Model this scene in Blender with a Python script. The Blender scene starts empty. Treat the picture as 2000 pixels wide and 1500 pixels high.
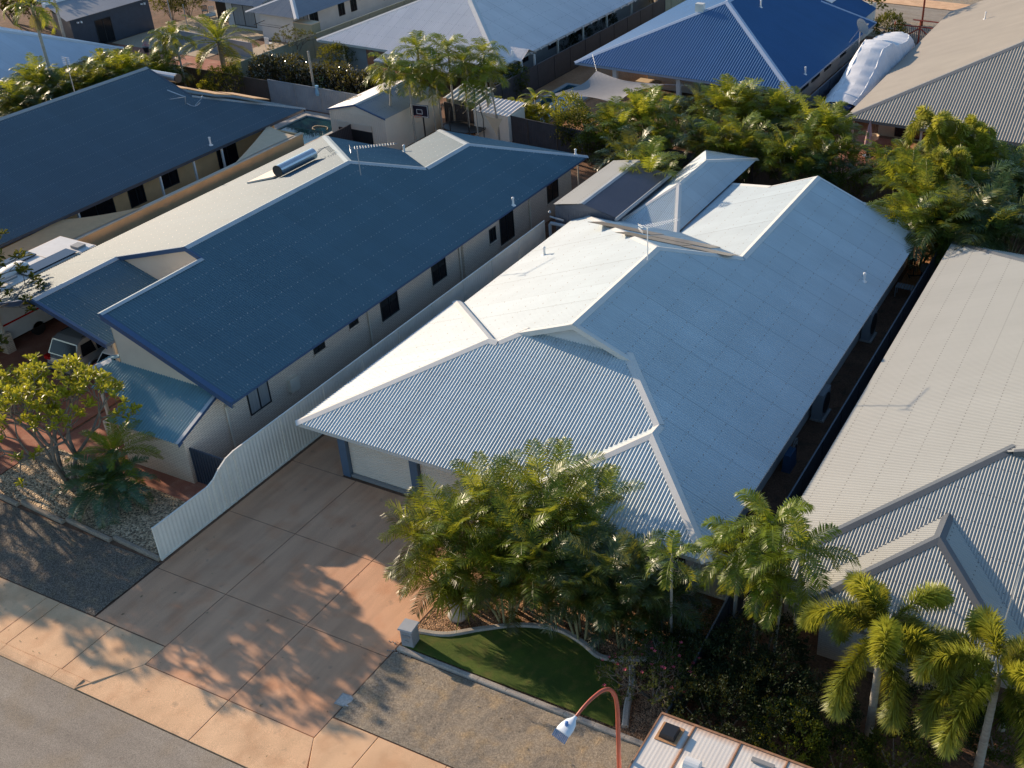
import bpy, math, random
from mathutils import Vector, Matrix
random.seed(7)
R = math.radians
scene = bpy.context.scene

# ---------------------------------------------------------------- camera, world, sun, exposure
cam_d = bpy.data.cameras.new('camera'); cam = bpy.data.objects.new('camera', cam_d)
scene.collection.objects.link(cam); scene.camera = cam
cam.location = (0, 0, 26.0)
cam.rotation_euler = (R(90 - 31.85), 0, R(25.38))
cam_d.sensor_width = 36; cam_d.lens = 2214 / 2000 * 36
cam_d.shift_x = -0.1435; cam_d.shift_y = -0.012
cam_d.clip_start = 0.5; cam_d.clip_end = 2000
scene.render.resolution_x = 1024; scene.render.resolution_y = 768
SUN_EL, SUN_AZ = 18.2, 101.0        # shadows run towards this compass bearing (clockwise from +Y)
world = bpy.data.worlds.new("World"); scene.world = world; world.use_nodes = True
wn = world.node_tree.nodes; wl = world.node_tree.links; wn.clear()
sky = wn.new('ShaderNodeTexSky'); sky.sky_type = 'NISHITA'; sky.sun_disc = False
sky.sun_elevation = R(SUN_EL); sky.sun_rotation = R(SUN_AZ + 180)
sky.air_density = 1.0; sky.dust_density = 0.3; sky.ozone_density = 2.5
bg = wn.new('ShaderNodeBackground'); bg.inputs[1].default_value = 0.13
wo = wn.new('ShaderNodeOutputWorld'); tint = wn.new('ShaderNodeMix'); tint.data_type = 'RGBA'; tint.blend_type = 'MULTIPLY'; tint.inputs[0].default_value = 1.0
tint.inputs[7].default_value = (0.94, 1.0, 1.0, 1); wl.new(sky.outputs[0], tint.inputs[6]); wl.new(tint.outputs[2], bg.inputs[0]); wl.new(bg.outputs[0], wo.inputs[0])
sd = bpy.data.lights.new('sun', 'SUN'); so = bpy.data.objects.new('sun', sd); scene.collection.objects.link(so)
sd.energy = 5.0; sd.angle = R(0.55); sd.color = (1.0, 0.80, 0.58)
ldir = Vector((math.sin(R(SUN_AZ)) * math.cos(R(SUN_EL)), math.cos(R(SUN_AZ)) * math.cos(R(SUN_EL)), -math.sin(R(SUN_EL))))
so.rotation_euler = ldir.to_track_quat('-Z', 'Y').to_euler(); so.location = (-60, 40, 50)
scene.view_settings.view_transform = 'Standard'; scene.view_settings.look = 'None'
scene.view_settings.exposure = 0.52; scene.view_settings.gamma = 1.0
scene.cycles.max_bounces = 6; scene.cycles.diffuse_bounces = 3; scene.cycles.transparent_max_bounces = 8

_cy, _sy, _cp, _sp = math.cos(R(-25.38)), math.sin(R(-25.38)), math.cos(R(31.85)), math.sin(R(31.85))
def G(px, py, z=0.0):
    """world point at height z seen at pixel (px,py) of the 2000x1500 photograph (used for surveying positions)"""
    x, y = (px - 1287) / 2214, (py - 726) / 2214
    f = Vector((_sy * _cp, _cy * _cp, -_sp)); r = Vector((_cy, -_sy, 0)); u = r.cross(f)
    d = f + r * x - u * y
    t = (z - 26.0) / d.z
    return Vector((d.x * t, d.y * t, z))

# ---------------------------------------------------------------- helpers
COL = scene.collection
class MB:
    def __init__(s): s.v = []; s.f = []; s.uv = []; s.m = []; s.r = []
    def face(s, pts, uv=None, m=0, r=0.5):
        i = len(s.v); s.v.extend([tuple(p) for p in pts]); s.f.append(tuple(range(i, i + len(pts))))
        s.uv.append(uv); s.m.append(m); s.r.append(r)
    def quadidx(s, idx, uv=None, m=0, r=0.5):
        s.f.append(tuple(idx)); s.uv.append(uv); s.m.append(m); s.r.append(r)
    def box(s, a, b, m=0, mat=None, r=0.5, taper=0.0):
        x0, y0, z0 = a; x1, y1, z1 = b; t = taper
        P = [(x0, y0, z0), (x1, y0, z0), (x1, y1, z0), (x0, y1, z0), (x0 + t, y0 + t, z1), (x1 - t, y0 + t, z1), (x1 - t, y1 - t, z1), (x0 + t, y1 - t, z1)]
        if mat is not None: P = [tuple(mat @ Vector(p)) for p in P]
        i = len(s.v); s.v.extend(P)
        for q in ((3, 2, 1, 0), (4, 5, 6, 7), (0, 1, 5, 4), (1, 2, 6, 5), (2, 3, 7, 6), (3, 0, 4, 7)):
            p = [P[k] for k in q]
            if q in ((0, 1, 5, 4), (2, 3, 7, 6)): uv = [(k[0], k[2]) for k in p]
            elif q in ((1, 2, 6, 5), (3, 0, 4, 7)): uv = [(k[1], k[2]) for k in p]
            else: uv = [(k[0], k[1]) for k in p]
            s.f.append(tuple(i + k for k in q)); s.uv.append(uv); s.m.append(m); s.r.append(r)
    def prism(s, poly, z0, z1, m=0, bottom=True):
        a = sum(poly[i][0] * poly[(i + 1) % len(poly)][1] - poly[(i + 1) % len(poly)][0] * poly[i][1] for i in range(len(poly)))
        if a < 0: poly = poly[::-1]
        n = len(poly)
        s.face([(p[0], p[1], z1) for p in poly], [(p[0], p[1]) for p in poly], m)
        if bottom: s.face([(p[0], p[1], z0) for p in poly[::-1]], [(p[0], p[1]) for p in poly[::-1]], m)
        for i in range(n):
            a_, b_ = poly[i], poly[(i + 1) % n]
            if abs(a_[0] - b_[0]) > abs(a_[1] - b_[1]): ua, ub = a_[0], b_[0]
            else: ua, ub = a_[1], b_[1]
            s.face([(a_[0], a_[1], z0), (b_[0], b_[1], z0), (b_[0], b_[1], z1), (a_[0], a_[1], z1)], [(ua, z0), (ub, z0), (ub, z1), (ua, z1)], m)
    def tube(s, pts, rad, n=8, m=0, r=0.5, cap=True):
        pts = [Vector(p) for p in pts]
        if not hasattr(rad, '__len__'): rad = [rad] * len(pts)
        rings = []
        up = Vector((0, 0, 1)); prev = None
        for k, p in enumerate(pts):
            d = (pts[min(k + 1, len(pts) - 1)] - pts[max(k - 1, 0)])
            if d.length < 1e-9: d = Vector((0, 0, 1))
            d.normalize()
            if prev is None:
                a = d.cross(up if abs(d.z) < 0.9 else Vector((1, 0, 0))).normalized()
            else:
                a = (prev - d * prev.dot(d)).normalized()
            prev = a; b = d.cross(a)
            i = len(s.v)
            for j in range(n):
                t = 2 * math.pi * j / n
                s.v.append(tuple(p + (a * math.cos(t) + b * math.sin(t)) * rad[k]))
            rings.append(i)
        for k in range(len(pts) - 1):
            for j in range(n):
                s.quadidx((rings[k] + j, rings[k] + (j + 1) % n, rings[k + 1] + (j + 1) % n, rings[k + 1] + j), None, m, r)
        if cap:
            s.quadidx([rings[0] + j for j in range(n)][::-1], None, m, r); s.quadidx([rings[-1] + j for j in range(n)], None, m, r)
    def lathe(s, c, prof, n=16, m=0):
        c = Vector(c); rings = []
        for (rr, z) in prof:
            i = len(s.v); rings.append(i)
            for j in range(n):
                t = 2 * math.pi * j / n
                s.v.append((c.x + rr * math.cos(t), c.y + rr * math.sin(t), c.z + z))
        for k in range(len(prof) - 1):
            for j in range(n):
                s.quadidx((rings[k] + j, rings[k] + (j + 1) % n, rings[k + 1] + (j + 1) % n, rings[k + 1] + j), None, m)
        s.quadidx([rings[0] + j for j in range(n)][::-1], None, m); s.quadidx([rings[-1] + j for j in range(n)], None, m)
    def loft(s, secs, m=0, cap=True, closed=True):
        """secs: equal-length point lists"""
        idx = []
        for sec in secs:
            i = len(s.v); s.v.extend([tuple(p) for p in sec]); idx.append(i)
        n = len(secs[0])
        for k in range(len(secs) - 1):
            for j in range(n if closed else n - 1):
                s.quadidx((idx[k] + j, idx[k] + (j + 1) % n, idx[k + 1] + (j + 1) % n, idx[k + 1] + j), None, m)
        if cap and closed:
            s.quadidx([idx[0] + j for j in range(n)][::-1], None, m); s.quadidx([idx[-1] + j for j in range(n)], None, m)
    def mesh(s, name, mats, smooth=False):
        me = bpy.data.meshes.new(name); me.from_pydata(s.v, [], s.f)
        if not isinstance(mats, (list, tuple)): mats = [mats]
        for m_ in mats: me.materials.append(m_)
        if any(s.m): me.polygons.foreach_set('material_index', s.m)
        if any(u is not None for u in s.uv):
            uvl = me.uv_layers.new(name='uv'); flat = []
            for fi, f in enumerate(s.f):
                u = s.uv[fi]
                if u is None: flat.extend([0.0, 0.0] * len(f))
                else:
                    for q in u: flat.extend((q[0], q[1]))
            uvl.data.foreach_set('uv', flat)
        a = me.attributes.new('rnd', 'FLOAT', 'FACE'); a.data.foreach_set('value', s.r)
        if smooth: me.polygons.foreach_set('use_smooth', [True] * len(s.f))
        me.update(); return me
    def build(s, name, mats, parent=None, smooth=False):
        o = bpy.data.objects.new(name, s.mesh(name, mats, smooth)); COL.objects.link(o)
        if parent is not None:
            o.parent = parent
            o.location = -Vector(parent['_o']) if '_o' in parent else (0, 0, 0)
        return o

def tag(o, label=None, cat=None, group=None, kind=None):
    if label: o['label'] = label
    if cat: o['category'] = cat
    if group: o['group'] = group
    if kind: o['kind'] = kind
    return o
def thing(name, label, cat, loc=(0, 0, 0), group=None, rz=0.0, local=False):
    """Empty at the base. Parts are authored in world coordinates unless local=True."""
    o = bpy.data.objects.new(name, None); COL.objects.link(o); o.empty_display_size = 0.3
    o.location = loc; o.rotation_euler = (0, 0, rz)
    if not local: o['_o'] = tuple(loc)
    return tag(o, label, cat, group)
def struct(name, mb, m):
    return tag(mb.build(name, m), kind='structure')
def copy_tree(root, loc, rz=0.0, sc=1.0, label=None, group=None, cat=None):
    r = root.copy(); COL.objects.link(r); r.location = loc; r.rotation_euler = (0, 0, rz)
    r.scale = (sc, sc, sc) if not hasattr(sc, '__len__') else sc
    if label: r['label'] = label
    if group: r['group'] = group
    if cat: r['category'] = cat
    for ch in list(root.children):
        c = ch.copy(); COL.objects.link(c); c.parent = r
        for g in ch.children:
            d = g.copy(); COL.objects.link(d); d.parent = c
    return r

# ---------------------------------------------------------------- materials
def nm(name):
    m = bpy.data.materials.new(name); m.use_nodes = True
    nt = m.node_tree; b = nt.nodes['Principled BSDF']
    return m, nt, nt.nodes, nt.links, b
def mat(name, col, rough=0.6, metal=0.0, var=0.0, scale=3.0, bump=0.0, bscale=None, spec=0.5, col2=None, detail=6, trans=0.0, stretch=None):
    m, nt, n, l, b = nm(name)
    b.inputs['Base Color'].default_value = (*col, 1); b.inputs['Roughness'].default_value = rough
    b.inputs['Metallic'].default_value = metal; b.inputs['Specular IOR Level'].default_value = spec
    if trans: b.inputs['Transmission Weight'].default_value = trans
    if var or bump or col2:
        tc = n.new('ShaderNodeTexCoord'); mp = n.new('ShaderNodeMapping'); l.new(tc.outputs['Object'], mp.inputs[0])
        if stretch: mp.inputs['Scale'].default_value = stretch
        nz = n.new('ShaderNodeTexNoise'); nz.inputs['Scale'].default_value = scale; nz.inputs['Detail'].default_value = detail
        nz.inputs['Roughness'].default_value = 0.62
        l.new(mp.outputs[0], nz.inputs[0])
        if var or col2:
            rp = n.new('ShaderNodeValToRGB'); rp.color_ramp.elements[0].position = 0.32; rp.color_ramp.elements[1].position = 0.68
            c2 = col2 or tuple(min(1, c * (1 + var)) for c in col); c1 = col if col2 else tuple(c * (1 - var) for c in col)
            rp.color_ramp.elements[0].color = (*c1, 1); rp.color_ramp.elements[1].color = (*c2, 1)
            l.new(nz.outputs[0], rp.inputs[0]); l.new(rp.outputs[0], b.inputs['Base Color'])
        if bump:
            n2 = n.new('ShaderNodeTexNoise'); n2.inputs['Scale'].default_value = bscale or scale * 4; n2.inputs['Detail'].default_value = 4
            l.new(mp.outputs[0], n2.inputs[0])
            bp = n.new('ShaderNodeBump'); bp.inputs['Strength'].default_value = bump; bp.inputs['Distance'].default_value = 0.05
            l.new(n2.outputs[0], bp.inputs['Height']); l.new(bp.outputs[0], b.inputs['Normal'])
    return m
def math_n(n, l, op, a, b=None, c=None):
    x = n.new('ShaderNodeMath'); x.operation = op
    for i, q in enumerate((a, b, c)):
        if q is None: continue
        if isinstance(q, (int, float)): x.inputs[i].default_value = q
        else: l.new(q, x.inputs[i])
    return x.outputs[0]
def mixc(n, l, fac, a, b, mode='MIX'):
    x = n.new('ShaderNodeMix'); x.data_type = 'RGBA'; x.blend_type = mode
    if isinstance(fac, (int, float)): x.inputs[0].default_value = fac
    else: l.new(fac, x.inputs[0])
    for k, q in ((6, a), (7, b)):
        if isinstance(q, tuple): x.inputs[k].default_value = (*q, 1)
        else: l.new(q, x.inputs[k])
    return x.outputs[2]
def roofmat(name, col, rough=0.45, spec=0.5, dots=0.9, screw=(0.18, 0.15, 0.13), lap=0.80, var=0.10, lapw=0.012, lapd=0.9, metal=0.0, coat=0.0):
    m, nt, n, l, b = nm(name)
    b.inputs['Roughness'].default_value = rough; b.inputs['Specular IOR Level'].default_value = spec; b.inputs['Metallic'].default_value = metal
    b.inputs['Coat Weight'].default_value = coat; b.inputs['Coat Roughness'].default_value = 0.25
    uv = n.new('ShaderNodeUVMap'); uv.uv_map = 'uv'; sp = n.new('ShaderNodeSeparateXYZ'); l.new(uv.outputs[0], sp.inputs[0])
    U, V = sp.outputs[0], sp.outputs[1]
    tc = n.new('ShaderNodeTexCoord'); nz = n.new('ShaderNodeTexNoise'); nz.inputs['Scale'].default_value = 0.7; nz.inputs['Detail'].default_value = 7
    l.new(tc.outputs['Object'], nz.inputs[0])
    n2 = n.new('ShaderNodeTexNoise'); n2.inputs['Scale'].default_value = 1.0; n2.inputs['Detail'].default_value = 3
    cb = n.new('ShaderNodeCombineXYZ'); l.new(math_n(n, l, 'MULTIPLY', U, 6.0), cb.inputs[0]); l.new(math_n(n, l, 'MULTIPLY', V, 0.35), cb.inputs[1]); l.new(cb.outputs[0], n2.inputs[0])
    # whole sheets differ a little from their neighbours
    fl = math_n(n, l, 'FLOOR', math_n(n, l, 'DIVIDE', U, lap)); wn_ = n.new('ShaderNodeTexWhiteNoise'); wn_.noise_dimensions = '1D'; l.new(fl, wn_.inputs['W'])
    f = math_n(n, l, 'ADD', math_n(n, l, 'MULTIPLY', nz.outputs[0], 0.8), math_n(n, l, 'MULTIPLY', n2.outputs[0], 0.5))
    f = math_n(n, l, 'ADD', f, math_n(n, l, 'MULTIPLY', wn_.outputs[0], 0.25))
    f = math_n(n, l, 'SUBTRACT', f, 0.30)
    base = mixc(n, l, f, tuple(c * (1 - 1.6 * var) for c in col), tuple(min(1, c * (1 + var)) for c in col))
    # lap line along each sheet edge
    fu = math_n(n, l, 'FRACT', math_n(n, l, 'DIVIDE', U, lap)); lapm = math_n(n, l, 'LESS_THAN', fu, lapw / lap)
    base = mixc(n, l, math_n(n, l, 'MULTIPLY', lapm, lapd), base, tuple(c * 0.45 for c in col))
    if dots:
        fv = math_n(n, l, 'ABSOLUTE', math_n(n, l, 'SUBTRACT', math_n(n, l, 'FRACT', math_n(n, l, 'DIVIDE', V, dots)), 0.5))
        vm = math_n(n, l, 'LESS_THAN', fv, 0.022 / dots)
        fq = math_n(n, l, 'ABSOLUTE', math_n(n, l, 'SUBTRACT', math_n(n, l, 'FRACT', math_n(n, l, 'DIVIDE', U, 0.20)), 0.5))
        um = math_n(n, l, 'LESS_THAN', fq, 0.022 / 0.20)
        base = mixc(n, l, math_n(n, l, 'MULTIPLY', math_n(n, l, 'MULTIPLY', vm, um), 0.85), base, screw)
    l.new(base, b.inputs['Base Color'])
    return m
def leafmat(name, c1, c2, trans=0.35, rough=0.42, c3=None, spec=0.5):
    m, nt, n, l, b = nm(name)
    at = n.new('ShaderNodeAttribute'); at.attribute_name = 'rnd'
    oi = n.new('ShaderNodeObjectInfo')
    f = math_n(n, l, 'ADD', math_n(n, l, 'MULTIPLY', at.outputs['Fac'], 0.8), math_n(n, l, 'MULTIPLY', oi.outputs['Random'], 0.2))
    rp = n.new('ShaderNodeValToRGB'); l.new(f, rp.inputs[0])
    e = rp.color_ramp.elements; e[0].position = 0.1; e[0].color = (*c1, 1); e[1].position = 0.8; e[1].color = (*c2, 1)
    if c3: x = e.new(0.97); x.color = (*c3, 1)
    b.inputs['Roughness'].default_value = rough; b.inputs['Specular IOR Level'].default_value = spec
    l.new(rp.outputs[0], b.inputs['Base Color'])
    tr = n.new('ShaderNodeBsdfTranslucent'); 
    tcol = mixc(n, l, 0.55, rp.outputs[0], (0.55, 0.50, 0.04), 'MIX'); 
    l.new(tcol, tr.inputs[0])
    mx = n.new('ShaderNodeMixShader'); mx.inputs[0].default_value = trans
    out = n['Material Output'] if 'Material Output' in n else n.get('Material Output')
    l.new(b.outputs[0], mx.inputs[1]); l.new(tr.outputs[0], mx.inputs[2]); l.new(mx.outputs[0], out.inputs[0])
    return m
def brickmat(name, c1, c2, mortar, scale=1.0):
    m, nt, n, l, b = nm(name)
    uv = n.new('ShaderNodeUVMap'); uv.uv_map = 'uv'
    br = n.new('ShaderNodeTexBrick'); l.new(uv.outputs[0], br.inputs[0])
    br.inputs['Scale'].default_value = 1.0; br.inputs['Brick Width'].default_value = 0.30 * scale; br.inputs['Row Height'].default_value = 0.086 * scale
    br.inputs['Mortar Size'].default_value = 0.010 * scale; br.inputs['Mortar Smooth'].default_value = 0.2; br.inputs['Bias'].default_value = 0.0
    br.inputs['Color1'].default_value = (*c1, 1); br.inputs['Color2'].default_value = (*c2, 1); br.inputs['Mortar'].default_value = (*mortar, 1)
    tc = n.new('ShaderNodeTexCoord'); nz = n.new('ShaderNodeTexNoise'); nz.inputs['Scale'].default_value = 1.2; nz.inputs['Detail'].default_value = 8; l.new(tc.outputs['Object'], nz.inputs[0])
    # splash of red dust near the ground
    sp = n.new('ShaderNodeSeparateXYZ'); l.new(uv.outputs[0], sp.inputs[0])
    dust = n.new('ShaderNodeMapRange'); dust.inputs[1].default_value = 0.0; dust.inputs[2].default_value = 0.8; dust.inputs[3].default_value = 0.55; dust.inputs[4].default_value = 0.0
    l.new(math_n(n, l, 'ADD', sp.outputs[1], math_n(n, l, 'MULTIPLY', nz.outputs[0], 0.35)), dust.inputs[0])
    c = mixc(n, l, math_n(n, l, 'MULTIPLY', nz.outputs[0], 0.35), br.outputs[0], tuple(x * 0.6 for x in c1))
    c = mixc(n, l, dust.outputs[0], c, (0.42, 0.20, 0.10))
    l.new(c, b.inputs['Base Color']); b.inputs['Roughness'].default_value = 0.85
    bp = n.new('ShaderNodeBump'); bp.inputs['Strength'].default_value = 0.6; bp.inputs['Distance'].default_value = 0.01; bp.invert = True
    l.new(br.outputs['Fac'], bp.inputs['Height']); l.new(bp.outputs[0], b.inputs['Normal'])
    return m
def groundmat(name, c1, c2, c3=None, s1=0.35, s2=40.0, bump=0.4, speck=None, rough=0.9, bs=30.0, streak=None, bd=0.03):
    """large stains + fine grain + optional pebbles"""
    m, nt, n, l, b = nm(name); b.inputs['Roughness'].default_value = rough; b.inputs['Specular IOR Level'].default_value = 0.3
    tc = n.new('ShaderNodeTexCoord')
    a = n.new('ShaderNodeTexNoise'); a.inputs['Scale'].default_value = s1; a.inputs['Detail'].default_value = 9; a.inputs['Roughness'].default_value = 0.6; l.new(tc.outputs['Object'], a.inputs[0])
    f = n.new('ShaderNodeTexNoise'); f.inputs['Scale'].default_value = s2; f.inputs['Detail'].default_value = 4; f.inputs['Roughness'].default_value = 0.75; l.new(tc.outputs['Object'], f.inputs[0])
    mr = n.new('ShaderNodeMapRange'); mr.inputs[1].default_value = 0.35; mr.inputs[2].default_value = 0.65; l.new(a.outputs[0], mr.inputs[0])
    c = mixc(n, l, mr.outputs[0], c1, c2)
    if c3:
        g = n.new('ShaderNodeTexNoise'); g.inputs['Scale'].default_value = s1 * 3.7; g.inputs['Detail'].default_value = 6; l.new(tc.outputs['Object'], g.inputs[0])
        m3 = n.new('ShaderNodeMapRange'); m3.inputs[1].default_value = 0.5; m3.inputs[2].default_value = 0.72; l.new(g.outputs[0], m3.inputs[0])
        c = mixc(n, l, m3.outputs[0], c, c3)
    mf = n.new('ShaderNodeMapRange'); mf.inputs[1].default_value = 0.3; mf.inputs[2].default_value = 0.7; mf.inputs[3].default_value = 0.62; mf.inputs[4].default_value = 1.38; l.new(f.outputs[0], mf.inputs[0])
    hs = n.new('ShaderNodeHueSaturation'); l.new(mf.outputs[0], hs.inputs['Value']); l.new(c, hs.inputs['Color']); c = hs.outputs[0]
    h = f.outputs[0]
    if speck:
        v = n.new('ShaderNodeTexVoronoi'); v.inputs['Scale'].default_value = speck[0]; l.new(tc.outputs['Object'], v.inputs[0])
        vb = n.new('ShaderNodeRGBToBW'); l.new(v.outputs['Color'], vb.inputs[0])
        ms = n.new('ShaderNodeMapRange'); ms.inputs[1].default_value = 0.15; ms.inputs[2].default_value = 0.85; ms.inputs[3].default_value = speck[1]; ms.inputs[4].default_value = speck[2]
        l.new(vb.outputs[0], ms.inputs[0]); h2 = n.new('ShaderNodeHueSaturation'); l.new(ms.outputs[0], h2.inputs['Value']); l.new(c, h2.inputs['Color']); c = h2.outputs[0]
        h = math_n(n, l, 'SUBTRACT', 1.0, v.outputs['Distance'])
    if streak:
        mp = n.new('ShaderNodeMapping'); mp.inputs['Scale'].default_value = streak; l.new(tc.outputs['Object'], mp.inputs[0]); sn = n.new('ShaderNodeTexNoise'); sn.inputs['Scale'].default_value = 1.0; sn.inputs['Detail'].default_value = 5; l.new(mp.outputs[0], sn.inputs[0])
        ms = n.new('ShaderNodeMapRange'); ms.inputs[1].default_value = 0.40; ms.inputs[2].default_value = 0.66; ms.inputs[3].default_value = 1.05; ms.inputs[4].default_value = 0.88; l.new(sn.outputs[0], ms.inputs[0])
        h3 = n.new('ShaderNodeHueSaturation'); l.new(ms.outputs[0], h3.inputs['Value']); l.new(c, h3.inputs['Color']); c = h3.outputs[0]
        v2 = n.new('ShaderNodeTexNoise'); v2.inputs['Scale'].default_value = 2.3; v2.inputs['Detail'].default_value = 8; l.new(tc.outputs['Object'], v2.inputs[0])
        m4 = n.new('ShaderNodeMapRange'); m4.inputs[1].default_value = 0.66; m4.inputs[2].default_value = 0.74; m4.inputs[3].default_value = 0; m4.inputs[4].default_value = 0.35; l.new(v2.outputs[0], m4.inputs[0])
        c = mixc(n, l, m4.outputs[0], c, (0.22, 0.15, 0.11))
    l.new(c, b.inputs['Base Color'])
    bp = n.new('ShaderNodeBump'); bp.inputs['Strength'].default_value = bump; bp.inputs['Distance'].default_value = bd
    l.new(h, bp.inputs['Height']); l.new(bp.outputs[0], b.inputs['Normal'])
    return m

M = {}
M['roof_cream'] = roofmat('roof_cream', (0.525, 0.60, 0.63), rough=0.55, dots=0.9, screw=(0.30, 0.27, 0.25), lapd=0.8)
M['cap_cream'] = mat('cap_cream', (0.66, 0.64, 0.60), 0.5, var=0.05, scale=1.5)
M['roof_blue'] = roofmat('roof_blue', (0.095, 0.172, 0.220), rough=0.58, spec=0.3, dots=0.9, screw=(0.4, 0.4, 0.4), lapd=0.35, coat=0.0)
M['roof_blue_lit'] = roofmat('roof_blue_lit', (0.17, 0.31, 0.36), rough=0.6, spec=0.3, dots=0.9, screw=(0.4, 0.4, 0.4), lapd=0.2)  # blue roof paint lightened: sun on the porch ribs is put into the colour
M['cap_blue'] = mat('cap_blue', (0.42, 0.45, 0.47), 0.35, var=0.08, scale=1.5, spec=0.8)
M['fascia_blue'] = mat('fascia_blue', (0.05, 0.10, 0.20), 0.45, var=0.05)
M['roof_slate'] = roofmat('roof_slate', (0.085, 0.13, 0.165), rough=0.5, spec=0.5, dots=0.9, screw=(0.3, 0.3, 0.3), lapd=0.3)
M['cap_slate'] = mat('cap_slate', (0.36, 0.35, 0.33), 0.4, var=0.08)
M['roof_dune'] = roofmat('roof_dune', (0.43, 0.43, 0.40), rough=0.55, dots=1.05, screw=(0.12, 0.11, 0.10), lapd=0.03, var=0.05)
M['cap_dune'] = mat('cap_dune', (0.34, 0.34, 0.32), 0.45, var=0.06)
M['cap_grey'] = mat('cap_grey', (0.13, 0.135, 0.14), 0.4, var=0.06)
M['roof_pale'] = roofmat('roof_pale', (0.80, 0.74, 0.72), rough=0.45, spec=0.8, dots=1.2, screw=(0.3, 0.25, 0.24))
M['cap_pale'] = mat('cap_pale', (0.6, 0.58, 0.56), 0.45, var=0.05)
M['roof_cobalt'] = roofmat('roof_cobalt', (0.03, 0.115, 0.27), rough=0.36, spec=0.8, dots=0, lapd=0.15, coat=0.1)
M['cap_cobalt'] = mat('cap_cobalt', (0.35, 0.42, 0.55), 0.35, spec=0.8)
M['roof_taupe'] = roofmat('roof_taupe', (0.40, 0.355, 0.295), rough=0.5, dots=0, lapd=0.1)
M['cap_taupe'] = mat('cap_taupe', (0.22, 0.21, 0.20), 0.45)
M['roof_zinc'] = roofmat('roof_zinc', (0.30, 0.31, 0.33), rough=0.4, metal=0.3, dots=1.0, screw=(0.12, 0.12, 0.12))
M['roof_sky'] = roofmat('roof_sky', (0.60, 0.64, 0.70), rough=0.4, spec=0.8, dots=0)
M['cap_zinc'] = mat('cap_zinc', (0.42, 0.42, 0.42), 0.4, metal=0.2)
M['brick'] = brickmat('brick', (0.82, 0.68, 0.55), (0.88, 0.75, 0.61), (0.46, 0.35, 0.28))
M['brick_white'] = brickmat('brick_white', (0.52, 0.49, 0.44), (0.58, 0.55, 0.50), (0.38, 0.35, 0.32))
M['render_cream'] = mat('render_cream', (0.56, 0.47, 0.36), 0.85, var=0.10, scale=0.8, bump=0.1)
M['render_tan'] = mat('render_tan', (0.80, 0.49, 0.24), 0.85, var=0.14, scale=0.7, bump=0.1)
M['render_white'] = mat('render_white', (0.66, 0.64, 0.61), 0.8, var=0.08, scale=0.8)
M['render_grey'] = mat('render_grey', (0.34, 0.34, 0.34), 0.8, var=0.08, scale=0.8)
M['clad_cream'] = mat('clad_cream', (0.72, 0.64, 0.53), 0.6, var=0.06, scale=0.8)
M['white_paint'] = mat('white_paint', (0.78, 0.77, 0.75), 0.5, var=0.04)
M['door_beige'] = mat('door_beige', (0.78, 0.66, 0.54), 0.55, var=0.06, scale=0.8)
M['steel_blue'] = mat('steel_blue', (0.10, 0.15, 0.22), 0.5, var=0.05)
M['glass'] = mat('glass', (0.015, 0.018, 0.022), 0.06, spec=0.8)
M['glass_dark'] = mat('glass_dark', (0.008, 0.010, 0.014), 0.12, spec=0.35)
M['curtain'] = mat('curtain', (0.30, 0.31, 0.31), 0.6, var=0.15, scale=2, stretch=(8, 8, 0.3))
M['frame_dark'] = mat('frame_dark', (0.02, 0.022, 0.025), 0.4)
M['frame_grey'] = mat('frame_grey', (0.30, 0.29, 0.28), 0.5)
M['fence_cream'] = mat('fence_cream', (0.84, 0.78, 0.68), 0.55, var=0.10, scale=0.7)
M['fence_grey'] = mat('fence_grey', (0.30, 0.33, 0.36), 0.5, var=0.12, scale=0.9)
M['fence_green'] = mat('fence_green', (0.27, 0.29, 0.22), 0.55, var=0.08)
M['fence_dark'] = mat('fence_dark', (0.045, 0.043, 0.05), 0.55, var=0.12)
M['fence_navy'] = mat('fence_navy', (0.045, 0.06, 0.085), 0.45, var=0.12)
M['fence_brown'] = mat('fence_brown', (0.10, 0.075, 0.06), 0.6, var=0.12)
M['timber_dark'] = mat('timber_dark', (0.06, 0.055, 0.06), 0.8, var=0.2, scale=2)
M['concrete_peach'] = groundmat('concrete_peach', (0.62, 0.335, 0.195), (0.70, 0.395, 0.235), (0.62, 0.30, 0.16), s1=0.28, s2=55, bump=0.12, bs=40, bd=0.006, streak=(2.2, 0.28, 1))
M['concrete_apron'] = groundmat('concrete_apron', (0.72, 0.44, 0.25), (0.80, 0.51, 0.30), (0.66, 0.38, 0.21), s1=0.4, s2=60, bump=0.12, bd=0.006, streak=(1.1, 0.7, 1))
M['concrete_red'] = groundmat('concrete_red', (0.36, 0.135, 0.085), (0.42, 0.18, 0.12), (0.48, 0.25, 0.17), s1=0.4, s2=40, bump=0.15, bd=0.01)
M['concrete_grey'] = groundmat('concrete_grey', (0.36, 0.34, 0.31), (0.44, 0.41, 0.38), None, s1=0.8, s2=40, bump=0.15, bd=0.01)
M['asphalt'] = groundmat('asphalt', (0.29, 0.245, 0.20), (0.345, 0.295, 0.24), (0.31, 0.25, 0.185), s1=0.22, s2=38, bump=0.5, speck=(95, 0.72, 1.3), bd=0.012, streak=(0.12, 1.6, 1))
M['gravel_grey'] = groundmat('gravel_grey', (0.33, 0.275, 0.215), (0.40, 0.33, 0.25), (0.46, 0.34, 0.21), s1=0.5, s2=16, bump=0.9, speck=(60, 0.72, 1.28), bd=0.04)
M['gravel_dark'] = groundmat('gravel_dark', (0.19, 0.155, 0.125), (0.25, 0.205, 0.16), (0.30, 0.22, 0.145), s1=0.5, s2=16, bump=1.0, speck=(40, 0.5, 1.6), bd=0.05)
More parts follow.
